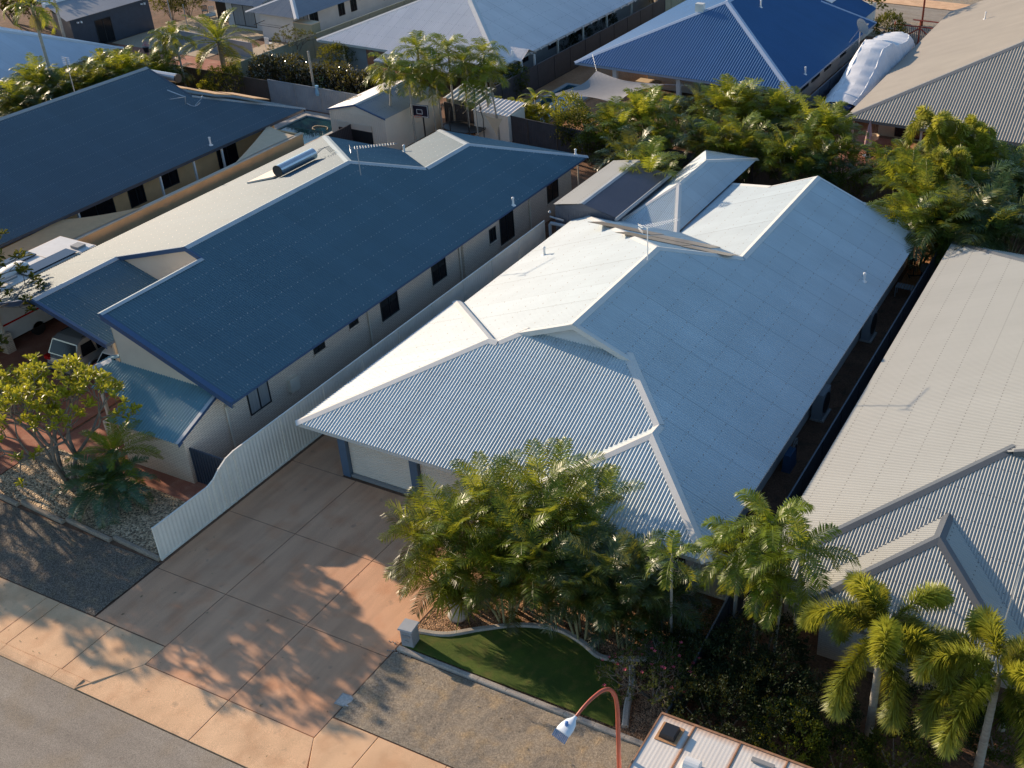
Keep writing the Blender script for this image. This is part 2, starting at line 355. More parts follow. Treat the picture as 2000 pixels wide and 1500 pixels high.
M['pebble'] = groundmat('pebble', (0.50, 0.36, 0.225), (0.62, 0.46, 0.30), None, s1=0.6, s2=20, bump=1.0, speck=(15, 0.3, 1.5), bd=0.07)
M['mulch'] = groundmat('mulch', (0.20, 0.105, 0.055), (0.36, 0.22, 0.13), None, s1=2.0, s2=18, bump=1.0, speck=(24, 0.35, 1.8), bd=0.06)
M['soil'] = groundmat('soil', (0.16, 0.085, 0.052), (0.24, 0.13, 0.08), (0.11, 0.07, 0.045), s1=0.5, s2=12, bump=0.8, bd=0.05)
M['soil_red'] = groundmat('soil_red', (0.42, 0.20, 0.095), (0.52, 0.27, 0.14), None, s1=0.5, s2=12, bump=0.8, bd=0.04)
M['sand'] = groundmat('sand', (0.46, 0.36, 0.25), (0.52, 0.41, 0.29), None, s1=0.4, s2=20, bump=0.5, bd=0.03)
M['turf'] = groundmat('turf', (0.05, 0.085, 0.010), (0.095, 0.14, 0.016), (0.13, 0.13, 0.025), s1=0.8, s2=60, bump=1.0, bd=0.04)
M['grass'] = groundmat('grass', (0.10, 0.16, 0.03), (0.15, 0.20, 0.05), None, s1=0.8, s2=30, bump=1.0, bd=0.05)
M['kerb_stone'] = groundmat('kerb_stone', (0.34, 0.30, 0.26), (0.42, 0.38, 0.33), None, s1=2, s2=30, bump=0.3, bd=0.01)
M['sleeper'] = groundmat('sleeper', (0.30, 0.235, 0.18), (0.38, 0.30, 0.23), None, s1=3, s2=22, bump=0.6, bd=0.02)
M['bark'] = mat('bark', (0.20, 0.17, 0.14), 0.85, var=0.35, scale=5, bump=0.6)
M['bark_pale'] = mat('bark_pale', (0.36, 0.33, 0.28), 0.8, var=0.2, scale=4, bump=0.4, stretch=(1, 1, 5))
M['cane_stem'] = mat('cane_stem', (0.28, 0.26, 0.14), 0.6, var=0.3, scale=4, stretch=(1, 1, 6))
M['leaf_palm'] = leafmat('leaf_palm', (0.010, 0.030, 0.007), (0.22, 0.30, 0.018), 0.44, 0.38, (0.36, 0.32, 0.03), spec=0.45)
M['leaf_cycad'] = leafmat('leaf_cycad', (0.016, 0.055, 0.026), (0.06, 0.14, 0.05), 0.15, 0.28, (0.16, 0.16, 0.04), spec=0.8)
M['leaf_shade'] = leafmat('leaf_shade', (0.006, 0.014, 0.005), (0.018, 0.034, 0.008), 0.04, 0.6, spec=0.2)  # shade over the right-hand undergrowth is put into this dark leaf colour
M['leaf_lime'] = leafmat('leaf_lime', (0.07, 0.115, 0.012), (0.22, 0.25, 0.02), 0.40, 0.4, (0.30, 0.24, 0.03))
M['leaf_fox'] = leafmat('leaf_fox', (0.05, 0.085, 0.014), (0.38, 0.40, 0.05), 0.42, 0.45, (0.60, 0.50, 0.24))
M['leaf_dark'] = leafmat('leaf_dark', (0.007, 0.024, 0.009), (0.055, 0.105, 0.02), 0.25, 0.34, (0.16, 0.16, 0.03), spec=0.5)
M['leaf_bush'] = leafmat('leaf_bush', (0.018, 0.038, 0.010), (0.045, 0.07, 0.012), 0.25, 0.7, spec=0.12)
M['leaf_yellow'] = leafmat('leaf_yellow', (0.14, 0.17, 0.014), (0.46, 0.44, 0.022), 0.46, 0.4, (0.38, 0.28, 0.03))
M['leaf_purple'] = leafmat('leaf_purple', (0.018, 0.020, 0.014), (0.055, 0.040, 0.026), 0.12, 0.20, (0.22, 0.06, 0.03), spec=0.9)
M['leaf_dry'] = leafmat('leaf_dry', (0.12, 0.085, 0.045), (0.26, 0.20, 0.11), 0.2, 0.7)
M['flower'] = mat('flower', (0.75, 0.10, 0.16), 0.6)
M['flower_red'] = mat('flower_red', (0.6, 0.08, 0.03), 0.6)
M['van_white'] = mat('van_white', (0.72, 0.70, 0.67), 0.45, var=0.05)
M['rubber'] = mat('rubber', (0.02, 0.02, 0.02), 0.8)
M['alloy'] = mat('alloy', (0.45, 0.46, 0.48), 0.3, metal=0.8)
M['black_plastic'] = mat('black_plastic', (0.02, 0.02, 0.022), 0.4)
M['galv'] = mat('galv', (0.45, 0.47, 0.5), 0.35, metal=0.6, var=0.1)
M['stainless'] = mat('stainless', (0.62, 0.63, 0.65), 0.25, metal=0.9, var=0.05)
M['solar'] = mat('solar', (0.03, 0.035, 0.055), 0.15, spec=0.8)
M['solar_dusty'] = mat('solar_dusty', (0.28, 0.22, 0.16), 0.3, var=0.2, scale=2)
M['red_pole'] = mat('red_pole', (0.42, 0.085, 0.05), 0.45, var=0.08)
M['sail_grey'] = mat('sail_grey', (0.30, 0.285, 0.28), 0.8, var=0.04)
M['sail_tan'] = mat('sail_tan', (0.60, 0.36, 0.18), 0.8, var=0.06)
M['sail_white'] = mat('sail_white', (0.66, 0.50, 0.33), 0.8, var=0.05)
M['tarp'] = mat('tarp', (0.72, 0.73, 0.76), 0.55, var=0.05, scale=2)
M['pool_water'] = mat('pool_water', (0.01, 0.045, 0.055), 0.06, var=0.2, scale=0.8, bump=0.1, bscale=2)
M['pool_blue'] = mat('pool_blue', (0.10, 0.22, 0.32), 0.4)
M['tail_red'] = mat('tail_red', (0.45, 0.01, 0.01), 0.15)
M['car_silver'] = mat('car_silver', (0.50, 0.48, 0.46), 0.25, metal=0.5, spec=0.8)
M['car_white'] = mat('car_white', (0.70, 0.70, 0.69), 0.2, spec=0.8)
M['boat_hull'] = mat('boat_hull', (0.03, 0.10, 0.32), 0.2)
M['pink'] = mat('pink', (0.62, 0.42, 0.42), 0.8, var=0.1)
# ---------------------------------------------------------------- roof builders
def pz(pl, x, y):
    ax, s, e, z0, t = pl
    return z0 + t * s * ((x if ax == 0 else y) - e)
def pn(pl):
    ax, s, e, z0, t = pl
    n = Vector((0, 0, 1)); n[ax] = -t * s
    return n.normalized()
def corr_face(mb, poly, pl, pitch=0.10, amp=0.015, ns=6, m=0):
    ax, s, e, z0, t = pl; ua = 1 - ax; k = math.sqrt(1 + t * t)
    us = [p[ua] for p in poly]; u0, u1 = min(us), max(us)
    n = max(1, int((u1 - u0) / (pitch / ns))); base = math.floor(u0 / (pitch / ns))
    grid = [u0 + 1e-6] + [g * pitch / ns for g in range(int(base) + 1, int(math.floor(u1 / (pitch / ns))) + 1)] + [u1 - 1e-6]
    for q in us:
        if u0 < q < u1: grid += [q - 1e-5, q + 1e-5]
    grid = sorted(g for g in grid if u0 < g < u1)
    prev = None
    for u in grid:
        vs = []
        for i in range(len(poly)):
            a, b = poly[i], poly[(i + 1) % len(poly)]
            if (a[ua] - u) * (b[ua] - u) < 0:
                w = (u - a[ua]) / (b[ua] - a[ua]); vs.append(a[ax] + w * (b[ax] - a[ax]))
        if len(vs) < 2: prev = None; continue
        v0, v1 = min(vs), max(vs); dz = amp * math.cos(2 * math.pi * u / pitch)
        pts = []
        for v in (v0, v1):
            z = z0 + t * s * (v - e) + dz
            pts.append((v, u, z) if ax == 0 else (u, v, z))
        i = len(mb.v); mb.v.extend(pts)
        if prev is not None:
            pu, pv0, pv1, pi = prev
            order = (pi, pi + 1, i + 1, i); uvs = ((pu, pv0 * k), (pu, pv1 * k), (u, v1 * k), (u, v0 * k))
            if ax == 0: order = order[::-1]; uvs = uvs[::-1]
            order = order if ax == 0 else order[::-1]; uvs = uvs if ax == 0 else uvs[::-1]
            mb.f.append(order); mb.uv.append(uvs); mb.m.append(m); mb.r.append(0.5)
        prev = (u, v0, v1, i)
def make_roof(parent, faces, material, name='roof', **kw):
    mb = MB()
    for poly, pl in faces: corr_face(mb, poly, pl, **kw)
    return mb.build(name, material, parent, smooth=False)
def cap(mb, P, Q, pl1, pl2, w=0.17, lift=0.022, ext=0.0):
    a = Vector((P[0], P[1], pz(pl1, *P))); b = Vector((Q[0], Q[1], pz(pl1, *Q)))
    d = (b - a).normalized(); a = a - d * ext; b = b + d * ext
    up = Vector((0, 0, lift + 0.012))
    for pl in (pl1, pl2):
        if pl is None: continue
        n = pn(pl); s_ = n.cross(d).normalized()
        if s_.z > 0: s_ = -s_
        if abs(s_.z) < 1e-6: continue
        q = [a + up, b + up, b + s_ * w + n * lift, a + s_ * w + n * lift]
        nn = (q[1] - q[0]).cross(q[2] - q[0])
        if nn.z < 0: q = q[::-1]
        mb.face(q, [(p.x, p.y) for p in q])
        # down-turned edge
        e0, e1 = a + s_ * w + n * lift, b + s_ * w + n * lift
        mb.face([e0, e1, e1 - n * (lift + 0.004), e0 - n * (lift + 0.004)])
def barge(mb, P, Q, pl, depth=0.2, th=0.03, lift=0.02, w=0.12, side=None):
    """board under the edge P-Q of plane pl with a small flashing on top; side = outward xy"""
    a = Vector((P[0], P[1], pz(pl, *P))); b = Vector((Q[0], Q[1], pz(pl, *Q))); o = Vector((side[0], side[1], 0)).normalized()
    i0 = [a + Vector((0, 0, lift)), b + Vector((0, 0, lift))]
    A, B = i0; A2, B2 = A + o * th, B + o * th; D = Vector((0, 0, depth))
    mb.face([A - o * w, B - o * w, B2, A2] if ((B - A).cross(o)).z > 0 or True else [])
    mb.face([A2, B2, B2 - D, A2 - D]); mb.face([A, A - D, B - D, B]); mb.face([A - D, A2 - D, B2 - D, B - D])
    mb.face([A, A2, A2 - D, A - D]); mb.face([B, B - D, B2 - D, B2])
def window(parent, axis, c, a0, a1, z0, z1, out, fr=None, split=1, label=None, glass='glass', sill=True):
    fr = fr or M['frame_dark']
    def bx(mb, p0, p1, q0, q1, r0, r1):
        lo, hi = sorted((c + out * r0, c + out * r1))
        if axis == 'x': mb.box((lo, p0, q0), (hi, p1, q1))
        else: mb.box((p0, lo, q0), (p1, hi, q1))
    f = MB(); w = 0.055
    bx(f, a0, a1, z0, z0 + w, -0.02, 0.035); bx(f, a0, a1, z1 - w, z1, -0.02, 0.035)
    bx(f, a0, a0 + w, z0 + w, z1 - w, -0.02, 0.033); bx(f, a1 - w, a1, z0 + w, z1 - w, -0.02, 0.033)
    for k in range(split):
        m_ = a0 + (a1 - a0) * (k + 1) / (split + 1); bx(f, m_ - w / 2, m_ + w / 2, z0 + w, z1 - w, -0.02, 0.031)
    o = f.build('window', fr, parent)
    if label: o['label'] = label
    g = MB(); bx(g, a0 + w, a1 - w, z0 + w, z1 - w, -0.015, 0.012); g.build('pane', M[glass], o)
    if sill:
        s = MB(); bx(s, a0 - 0.05, a1 + 0.05, z0 - 0.09, z0 - 0.003, -0.02, 0.07); s.build('sill', M['brick'] if sill is True else M[sill], o)
    return o
def roller(parent, axis, c, a0, a1, z0, z1, out, m, name='garage_door', ribs=True):
    mb = MB(); n = 26
    pts = []
    for k in range(n * 2 + 1):
        z = z0 + (z1 - z0) * k / (n * 2); d = 0.018 * (k % 2)
        pts.append((z, d))
    for (za, da), (zb, db) in zip(pts, pts[1:]):
        q = [(a0, za, da), (a1, za, da), (a1, zb, db), (a0, zb, db)]
        if axis == 'y': mb.face([(x, c + out * d, z) for x, z, d in q])
        else: mb.face([(c + out * d, x, z) for x, z, d in q])
    return mb.build(name, m, parent)
def pipe_vent(parent, x, y, pl, h=0.45, r=0.055, m='white_paint'):
    z = pz(pl, x, y); mb = MB(); mb.lathe((x, y, z - 0.05), [(r, 0), (r, h), (r * 1.35, h + 0.01), (r * 1.35, h + 0.06), (r * 0.6, h + 0.09)], 10)
    mb.lathe((x, y, z - 0.02), [(r * 2.6, 0), (r * 1.4, 0.07)], 10)
    return mb.build('vent_pipe', M[m], parent)
def antenna(parent, x, y, z, h=1.3, boom=1.5, ang=0.0, m='galv'):
    mb = MB(); mb.tube([(x, y, z - 0.05), (x, y, z + h)], 0.022, 6)
    d = Vector((math.cos(ang), math.sin(ang), 0)); s = Vector((-d.y, d.x, 0)); c = Vector((x, y, z + h - 0.05))
    mb.tube([c - d * 0.35, c + d * boom], 0.014, 5)
    for k in range(15):
        p = c + d * (-0.1 + k * (boom - 0.0) / 14.5); L = 0.20 - 0.006 * k
        mb.tube([p - s * L, p + s * L], 0.008, 4)
    q = c - d * 0.32
    for dz in (-0.16, -0.08, 0.08, 0.16): mb.tube([q - s * 0.2 + Vector((0, 0, dz)), q + s * 0.2 + Vector((0, 0, dz * 0.6))], 0.008, 4)
    mb.tube([q - Vector((0, 0, 0.18)), q + Vector((0, 0, 0.18))], 0.01, 4)
    return mb.build('tv_antenna', M[m], parent)
def walls(parent, polys, m, z0=0.0, z1=2.2, name='wall'):
    mb = MB()
    for p in polys: mb.prism(p, z0, z1)
    return mb.build(name, m, parent)
def rect(x0, y0, x1, y1): return [(x0, y0), (x1, y0), (x1, y1), (x0, y1)]
def fascia_line(mb, P, Q, z, depth=0.17, side=(0, -1), inset=0.05, th=0.03):
    """fascia + square gutter under an eave"""
    o = Vector((side[0], side[1], 0)); a = Vector((P[0], P[1], z - 0.02)) - o * inset; b = Vector((Q[0], Q[1], z - 0.02)) - o * inset
    D = Vector((0, 0, depth)); i = -o * th
    q = [a, b, b - D, a - D]; mb.face(q); mb.face([p + i for p in q[::-1]]); mb.face([a - D, b - D, b - D + i, a - D + i]); mb.face([a, a + i, b + i, b])

# ================================================================= HOUSE WITH THE CREAM ROOF (centre)
h = thing('house', 'house with the big cream metal roof and beige garage door, behind the wide peach driveway', 'house', (-18, 38, 0))
Rr = -10.15; T = 0.4
GL = (0, 1, -26.97, 2.3, T); FR = (1, 1, 25.5, 2.3, T); GB = (1, -1, 36.0, 2.3, T); ML = (0, 1, -26.55, 2.3, T); MR = (0, -1, Rr, 2.3, T)
WL = (0, 1, -17.51, 2.3, T); WF = (1, 1, 24.93, 2.3, T); BH = (1, -1, 46.7, 2.3, T); W2 = (0, 1, -21.05, 2.3, T); BS = (1, -1, 53.6, 2.3, 0.54)
roof = make_roof(h, [
    ([(-26.97, 25.5), (-21.72, 30.75), (-26.97, 36)], GL),
    ([(-26.97, 36), (-21.72, 30.75), (-21.3, 30.75), (-26.55, 36)], GB),
    ([(-26.97, 25.5), (-21.72, 30.75), (-21.3, 30.75), (-20.45, 31.6), (-16.25, 31.6), (-13.83, 29.18), (-17.51, 25.5)], FR),
    ([(-17.51, 24.93), (-13.83, 28.61), (-13.83, 29.18), (-17.51, 25.5)], WL),
    ([(-17.51, 24.93), (-10.15, 24.93), (-13.83, 28.61)], WF),
    ([(-10.15, 24.93), (-13.83, 28.61), (-13.83, 29.18), (-15.95, 31.3), (-18.35, 31.3), (-18.35, 38.5), (-15.6, 41.25), (-15.6, 51.35), (-13.2, 51.35), (-10.15, 53.6)], MR),
    ([(-26.55, 36), (-21.3, 30.75), (-20.75, 31.3), (-18.35, 31.3), (-18.35, 38.5), (-26.55, 46.7)], ML),
    ([(-18.35, 38.5), (-15.6, 41.25), (-21.05, 46.7), (-26.55, 46.7)], BH),
    ([(-15.6, 41.25), (-15.6, 51.35), (-18.0, 51.35), (-21.05, 53.6), (-21.05, 46.7)], W2),
    ([(-18.0, 51.35), (-13.2, 51.35), (-10.15, 53.6), (-21.05, 53.6)], BS)], M['roof_cream'], pitch=0.125, amp=0.021)
c = MB()
for P, Q, a, b in (((-26.97, 25.5), (-21.72, 30.75), GL, FR), ((-26.97, 36), (-21.72, 30.75), GL, GB), ((-21.3, 30.75), (-20.45, 31.6), ML, FR),
                   ((-21.72, 30.75), (-21.3, 30.75), FR, GB), ((-16.25, 31.6), (-13.83, 29.18), FR, MR), ((-13.83, 29.18), (-13.83, 28.61), MR, WL), ((-13.83, 28.61), (-10.15, 24.93), WF, MR),
                   ((-17.51, 24.93), (-13.83, 28.61), WF, WL), ((-18.35, 31.3), (-18.35, 38.5), ML, MR), ((-18.35, 38.5), (-26.55, 46.7), ML, BH),
                   ((-18.35, 38.5), (-15.6, 41.25), BH, MR), ((-15.6, 41.25), (-15.6, 51.35), W2, MR), ((-13.2, 51.35), (-10.15, 53.6), MR, BS), ((-18.0, 51.35), (-21.05, 53.6), W2, BS)):
    cap(c, P, Q, a, b, w=0.2)
c.build('ridge_capping', M['cap_cream'], roof)
b = MB()
barge(b, (-20.75, 31.3), (-18.35, 31.3), ML, 0.22, 0.03, side=(0, -1), w=0.16); barge(b, (-15.95, 31.3), (-18.35, 31.3), MR, 0.22, 0.03, side=(0, -1), w=0.16)
barge(b, (-13.2, 51.35), (-15.6, 51.35), MR, 0.2, side=(0, 1)); barge(b, (-18.0, 51.35), (-15.6, 51.35), W2, 0.2, side=(0, 1))
fascia_line(b, (-26.97, 25.5), (-17.51, 25.5), 2.3, side=(0, -1)); fascia_line(b, (-17.51, 24.93), (-10.15, 24.93), 2.3, side=(0, -1))
fascia_line(b, (-10.15, 24.93), (-10.15, 53.6), 2.3, side=(1, 0)); fascia_line(b, (-26.97, 25.5), (-26.97, 36), 2.3, side=(-1, 0)); fascia_line(b, (-26.55, 36), (-26.55, 46.7), 2.3, side=(-1, 0))
fascia_line(b, (-26.55, 46.7), (-21.05, 46.7), 2.3, side=(0, 1)); fascia_line(b, (-21.05, 46.7), (-21.05, 53.6), 2.3, side=(-1, 0))
b.build('fascia', M['cap_cream'], h)
g = MB()
for k in range(7):
    z0 = 4.70 + k * 0.11; z1 = z0 + 0.085; x0 = -18.35 - (5.50 - z0) / T * 0.98; x1 = -18.35 + (5.50 - z0) / T * 0.98
    if x1 - x0 < 0.3: continue
    x0b, x1b = x0 + 0.2, x1 - 0.2
    g.face([(x0, 31.5, z0), (x1, 31.5, z0), (x1b, 31.58, z1), (x0b, 31.58, z1)]); g.face([(x0, 31.5, z0), (x0, 31.6, z0), (x1, 31.6, z0), (x1, 31.5, z0)])
g.build('gable_louvre', M['white_paint'], h)
g = MB(); g.face([(-20.4, 31.62, 4.70), (-16.3, 31.62, 4.70), (-18.35, 31.62, 5.52)]); g.face([(-18.0, 51.3, 3.5), (-15.6, 51.3, 4.44), (-13.2, 51.3, 3.5)])
g.build('gable_wall', M['render_grey'], h)
walls(h, [rect(-25.4, 26.2, -10.9, 46.0), rect(-20.4, 46.0, -10.9, 52.8), rect(-16.6, 25.6, -10.9, 26.2)], M['render_white'], z1=2.28)
# garage front: posts, doors, sill rail
for x in (-25.38, -22.15, -18.95):
    p = MB(); p.box((x - 0.16, 25.98, 0), (x + 0.16, 26.26, 2.3)); p.box((x - 0.22, 26.02, 0.0), (x - 0.165, 26.22, 2.28)); p.build('door_post', M['steel_blue'], h)
for x0, x1 in ((-25.2, -22.33), (-21.97, -19.13)):
    d = roller(h, 'y', 26.15, x0, x1, 0.12, 2.28, -1, M['door_beige'])
    p = MB(); p.box((x0 + 0.005, 26.02, 0.0), (x1 - 0.005, 26.14, 0.12)); p.build('bottom_rail', M['frame_grey'], d)
window(h, 'y', 25.6, -15.9, -14.0, 0.9, 2.1, -1); window(h, 'y', 25.6, -12.6, -11.2, 0.1, 2.1, -1, split=1)
for y in (33.6, 41.0, 47.0): window(h, 'x', -10.9, y, y + 1.3, 0.9, 2.1, 1)
for (x, y, pl, hh) in ((G(1690, 525, 3.3).x, G(1690, 525, 3.3).y, MR, 0.4), (G(1063, 493, 3.0).x, G(1063, 493, 3.0).y, ML, 0.4)): pipe_vent(h, x, y, pl, hh)
antenna(h, -18.2, 37.3, 5.55, 1.55, 1.5, 0.95, 'white_paint')
# solar pool heater panels lying on the rear slope
for k, (x0, x1, y0, y1) in enumerate(((-23.9, -20.6, 42.6, 44.0), (-20.4, -17.4, 42.0, 43.4), (-21.4, -18.2, 40.6, 41.8), (-18.1, -15.9, 40.4, 41.5))):
    lo = max(y0, 0); P = MB()
    q = [(x0, y0), (x1, y0), (x1, y1), (x0, y1)]
    top = [Vector((a_, b_, pz(BH, a_, b_) + 0.045)) for a_, b_ in q]; bot = [t_ - Vector((0, 0, 0.02)) for t_ in top]
    P.loft([bot, top]); P.build('solar_panel', M['solar_dusty'], h)

# ================================================================= HOUSE WITH THE BLUE ROOF (left of it)
h = thing('house', 'long brick house with a blue corrugated roof and a carport holding two cars', 'house', (-38, 38, 0))
hB = h
BR = (0, -1, -29.420, 2.774, 0.4); BL = (0, 1, -44.825, 2.774, 0.316); BK = (1, -1, 49.000, 2.774, 0.337); BW = (0, 1, -39.367, 2.774, 0.316); BX = (1, -1, 52.724, 2.774, 0.341)
CR = (0, -1, -36.799, 2.941, 0.31); PP = (1, 1, 22.942, 1.914, 0.4); PL = (0, 1, -36.574, 2.562, 0.4)
roof = make_roof(h, [
    ([(-29.420, 24.990), (-35.349, 24.990), (-35.349, 30.233), (-36.221, 30.233), (-36.221, 40.915), (-33.810, 43.786), (-33.810, 47.579), (-29.420, 52.724)], BR),
    ([(-44.825, 25.921), (-40.572, 25.921), (-40.572, 30.233), (-36.221, 30.233), (-36.221, 40.915), (-44.825, 49.000)], BL),
    ([(-36.221, 40.915), (-33.810, 43.786), (-39.367, 49.000), (-44.825, 49.000)], BK),
    ([(-33.810, 43.786), (-33.810, 47.579), (-39.367, 52.724), (-39.367, 49.000)], BW),
    ([(-33.810, 47.579), (-29.420, 52.724), (-39.367, 52.724)], BX),
    ([(-40.572, 25.921), (-36.799, 25.921), (-36.799, 30.380), (-40.572, 30.380)], CR),
    ], M['roof_blue'], pitch=0.125, amp=0.021)
roofp = make_roof(h, [
    ([(-36.574, 24.571), (-35.724, 24.571), (-35.724, 23.954), (-33.902, 23.954), (-33.902, 22.942), (-30.309, 22.942), (-30.309, 25.275), (-35.87, 25.275)], PP),
    ([(-36.574, 24.571), (-35.87, 25.275), (-35.40, 25.275), (-35.40, 25.75), (-36.574, 25.75)], PL)], M['roof_blue_lit'], name='porch_roof', amp=0.028, pitch=0.135)
c = MB()
for P, Q, a, b_ in (((-36.221, 30.233), (-36.221, 40.915), BL, BR), ((-36.221, 40.915), (-44.825, 49.000), BL, BK), ((-36.221, 40.915), (-33.810, 43.786), BK, BR),
                    ((-33.810, 43.786), (-33.810, 47.579), BW, BR), ((-33.810, 47.579), (-29.420, 52.724), BX, BR), ((-33.810, 47.579), (-39.367, 52.724), BX, BW), ((-40.572, 25.921), (-40.572, 30.233), BL, CR),
                    ((-36.574, 24.571), (-35.87, 25.275), PL, PP)): cap(c, P, Q, a, b_, w=0.19)
c.face([(-35.349, 24.961, 5.185), (-35.476, 24.961, 5.146), (-35.476, 30.233, 5.146), (-35.349, 30.233, 5.185)][::-1]); c.face([(-35.349, 24.961, 5.185), (-35.211, 24.961, 5.126), (-35.211, 30.233, 5.126), (-35.349, 30.233, 5.185)])
c.build('ridge_capping', M['cap_blue'], roof); c = MB()
c.face([(-30.441, 22.932, 1.940), (-30.289, 22.932, 1.940), (-30.289, 25.604, 3.007), (-30.441, 25.604, 3.007)])
c.build('verge_flashing', M['cap_blue'], roofp)
b = MB()
barge(b, (-29.420, 24.961), (-35.349, 24.961), BR, 0.24, 0.03, side=(0, -1), w=0.2); barge(b, (-40.572, 25.892), (-44.825, 25.892), BL, 0.22, side=(0, -1), w=0.1); barge(b, (-36.799, 25.892), (-40.572, 25.892), CR, 0.22, side=(0, -1), w=0.1)
barge(b, (-36.221, 30.233), (-40.572, 30.233), BL, 0.2, side=(0, -1), w=0.06); barge(b, (-36.221, 30.233), (-35.349, 30.233), BR, 0.2, side=(0, -1), w=0.06)
barge(b, (-30.309, 22.942), (-30.309, 25.604), PP, 0.15, side=(1, 0), w=0.02)
fascia_line(b, (-29.420, 24.990), (-29.420, 52.724), 2.774, side=(1, 0), depth=0.12); fascia_line(b, (-44.825, 25.921), (-44.825, 49.000), 2.774, side=(-1, 0)); fascia_line(b, (-36.799, 25.921), (-36.799, 30.380), 2.94, side=(1, 0), depth=0.12)
b.build('fascia', M['fascia_blue'], h)
wb = walls(h, [rect(-36.6, 31.0, -30.25, 52.2), rect(-44.2, 32.2, -36.6, 48.4), rect(-35.3, 25.32, -30.25, 31.0), rect(-30.25, 41.2, -30.12, 44.2)], M['brick'], z1=2.6)
walls(h, [[(-33.6, 23.15), (-30.25, 23.15), (-30.25, 25.315), (-33.6, 25.315)]], M['brick'], z1=1.93, name='front_wall')
q = MB(); q.face([(-30.248, 23.15, 1.93), (-30.248, 25.3, 1.93), (-30.248, 25.3, 2.8), (-30.248, 23.15, 1.95)], [(23.15, 1.93), (25.3, 1.93), (25.3, 2.8), (23.15, 1.95)]); q.build('front_wall', M['brick'], h)
g = MB()
g.prism([(-35.280, 25.284), (-29.792, 25.284), (-29.792, 25.431), (-35.280, 25.431)], 2.265, 2.27)
g.face([(-35.329, 25.264, 2.676), (-29.498, 25.264, 2.676), (-29.498, 25.264, 2.725), (-35.329, 25.264, 5.028)])
g.face([(-35.358, 25.264, 0.520), (-35.358, 25.264, 5.028), (-35.358, 30.380, 5.028), (-35.358, 30.380, 0.520)])
g.face([(-40.670, 30.331, 2.774), (-35.339, 30.331, 2.774), (-35.339, 30.331, 5.028), (-36.221, 30.331, 5.420), (-40.670, 30.331, 4.009)])
g.build('gable_wall', M['clad_cream'], h)
for x, y in ((-44.9, 26.9), (-37.65, 26.8), (-35.2, 24.0), (-44.9, 31.5)):
    p = MB(); p.box((x - 0.2, y - 0.2, 0), (x + 0.2, y + 0.2, 0.95 if x != -37.65 else 0.02)); q = p.build('pier', M['brick'], h)
    p = MB(); p.box((x - 0.055, y - 0.055, 0.9 if x != -37.65 else 0.02), (x + 0.055, y + 0.055, 2.9 if x != -35.2 else 2.2)); p.build('post', M['clad_cream'], q)
for a0, a1, z0, z1, sp, gl in ((26.43, 27.6, 1.06, 2.22, 1, 'curtain'), (30.34, 31.04, 1.75, 2.22, 1, 'glass'), (32.65, 33.25, 1.8, 2.22, 1, 'glass'), (34.8, 36.05, 1.05, 2.22, 1, 'glass'),
                               (38.7, 39.85, 1.05, 2.22, 1, 'glass'), (46.9 - 3.4, 44.1, 1.2, 1.95, 1, 'glass'), (44.68, 46.0, 0.55, 2.1, 1, 'glass'), (49.5, 50.7, 1.0, 2.15, 1, 'glass')):
    window(h, 'x', -30.12 if 41.2 < a0 < 44.2 else -30.25, a0, a1, z0, z1, 1, split=sp, glass=gl)
window(h, 'y', 31.0, -40.2, -38.8, 0.9, 2.0, -1); 
d = MB(); d.box((-30.24, 23.3, 0), (-28.25, 23.36, 1.55)); 
for k in range(14): d.box((-30.2 + k * 0.14, 23.27, 0.03), (-30.15 + k * 0.14, 23.3, 1.53))
tag(d.build('side_gate', M['fence_navy']), 'dark slate side gate between the brick corner and the white fence', 'gate')
for y_ in (25.3, 33.9, 41.0, 47.6, 52.9): p = MB(); p.tube([(-30.19, y_, 2.2), (-30.19, y_, 0)], 0.045, 8); p.build('downpipe', M['clad_cream'], h)
p = MB(); p.box((-30.25, 28.6, 0.9), (-30.08, 29.1, 1.5)); p.build('meter_box', M['clad_cream'], h)
for (x, y, pl) in ((G(1001, 380, 3.4).x, G(1001, 380, 3.4).y, BR), (G(789, 290, 3.2).x, G(789, 290, 3.2).y, BK)): pipe_vent(h, x, y, pl, 0.4)
pipe_vent(h, -29.9, 52.2, BR, 0.3)
antenna(h, -35.2, 40.5, 5.06, 1.5, 1.9, 0.75)
# solar hot water heater
sw = MB(); P0 = Vector((-43.0, 40.0, 0)); 
def on(pl, x, y, dz): return Vector((x, y, pz(pl, x, y) + dz))
tk = sw; tk.tube([on(BL, -40.082, 40.082, 0.36), on(BL, -40.082, 42.728, 0.36)], 0.29, 20)
swo = tk.build('water_heater_tank', M['stainless'], h)
q = MB(); q.lathe((0, 0, 0), [(0.30, -0.02), (0.30, 0.02)], 20)
q.v = [tuple(on(BL, -40.082, 40.082, 0.36) + Vector((v[0], -0.03 + v[2], v[1]))) for v in q.v]; q.build('end_cap', M['frame_dark'], swo)
q = MB(); t4 = [on(BL, -42.238, 39.984, 0.10), on(BL, -40.376, 39.984, 0.14), on(BL, -40.376, 42.336, 0.14), on(BL, -42.238, 42.336, 0.10)]
q.loft([[p_ - Vector((0, 0, 0.08)) for p_ in t4], t4]); q.build('solar_collector', M['door_beige'], h)
q = MB()
for k in range(4): q.tube([on(BL, -40.082 + 0.1 * k, 42.826, 0.2 + 0.1 * k), on(BL, -39.886 + 0.1 * k, 43.414, 0.45), on(BL, -39.690, 43.610 + 0.1 * k, 0.05)], 0.014, 5)
q.build('pipework', M['frame_grey'], swo)

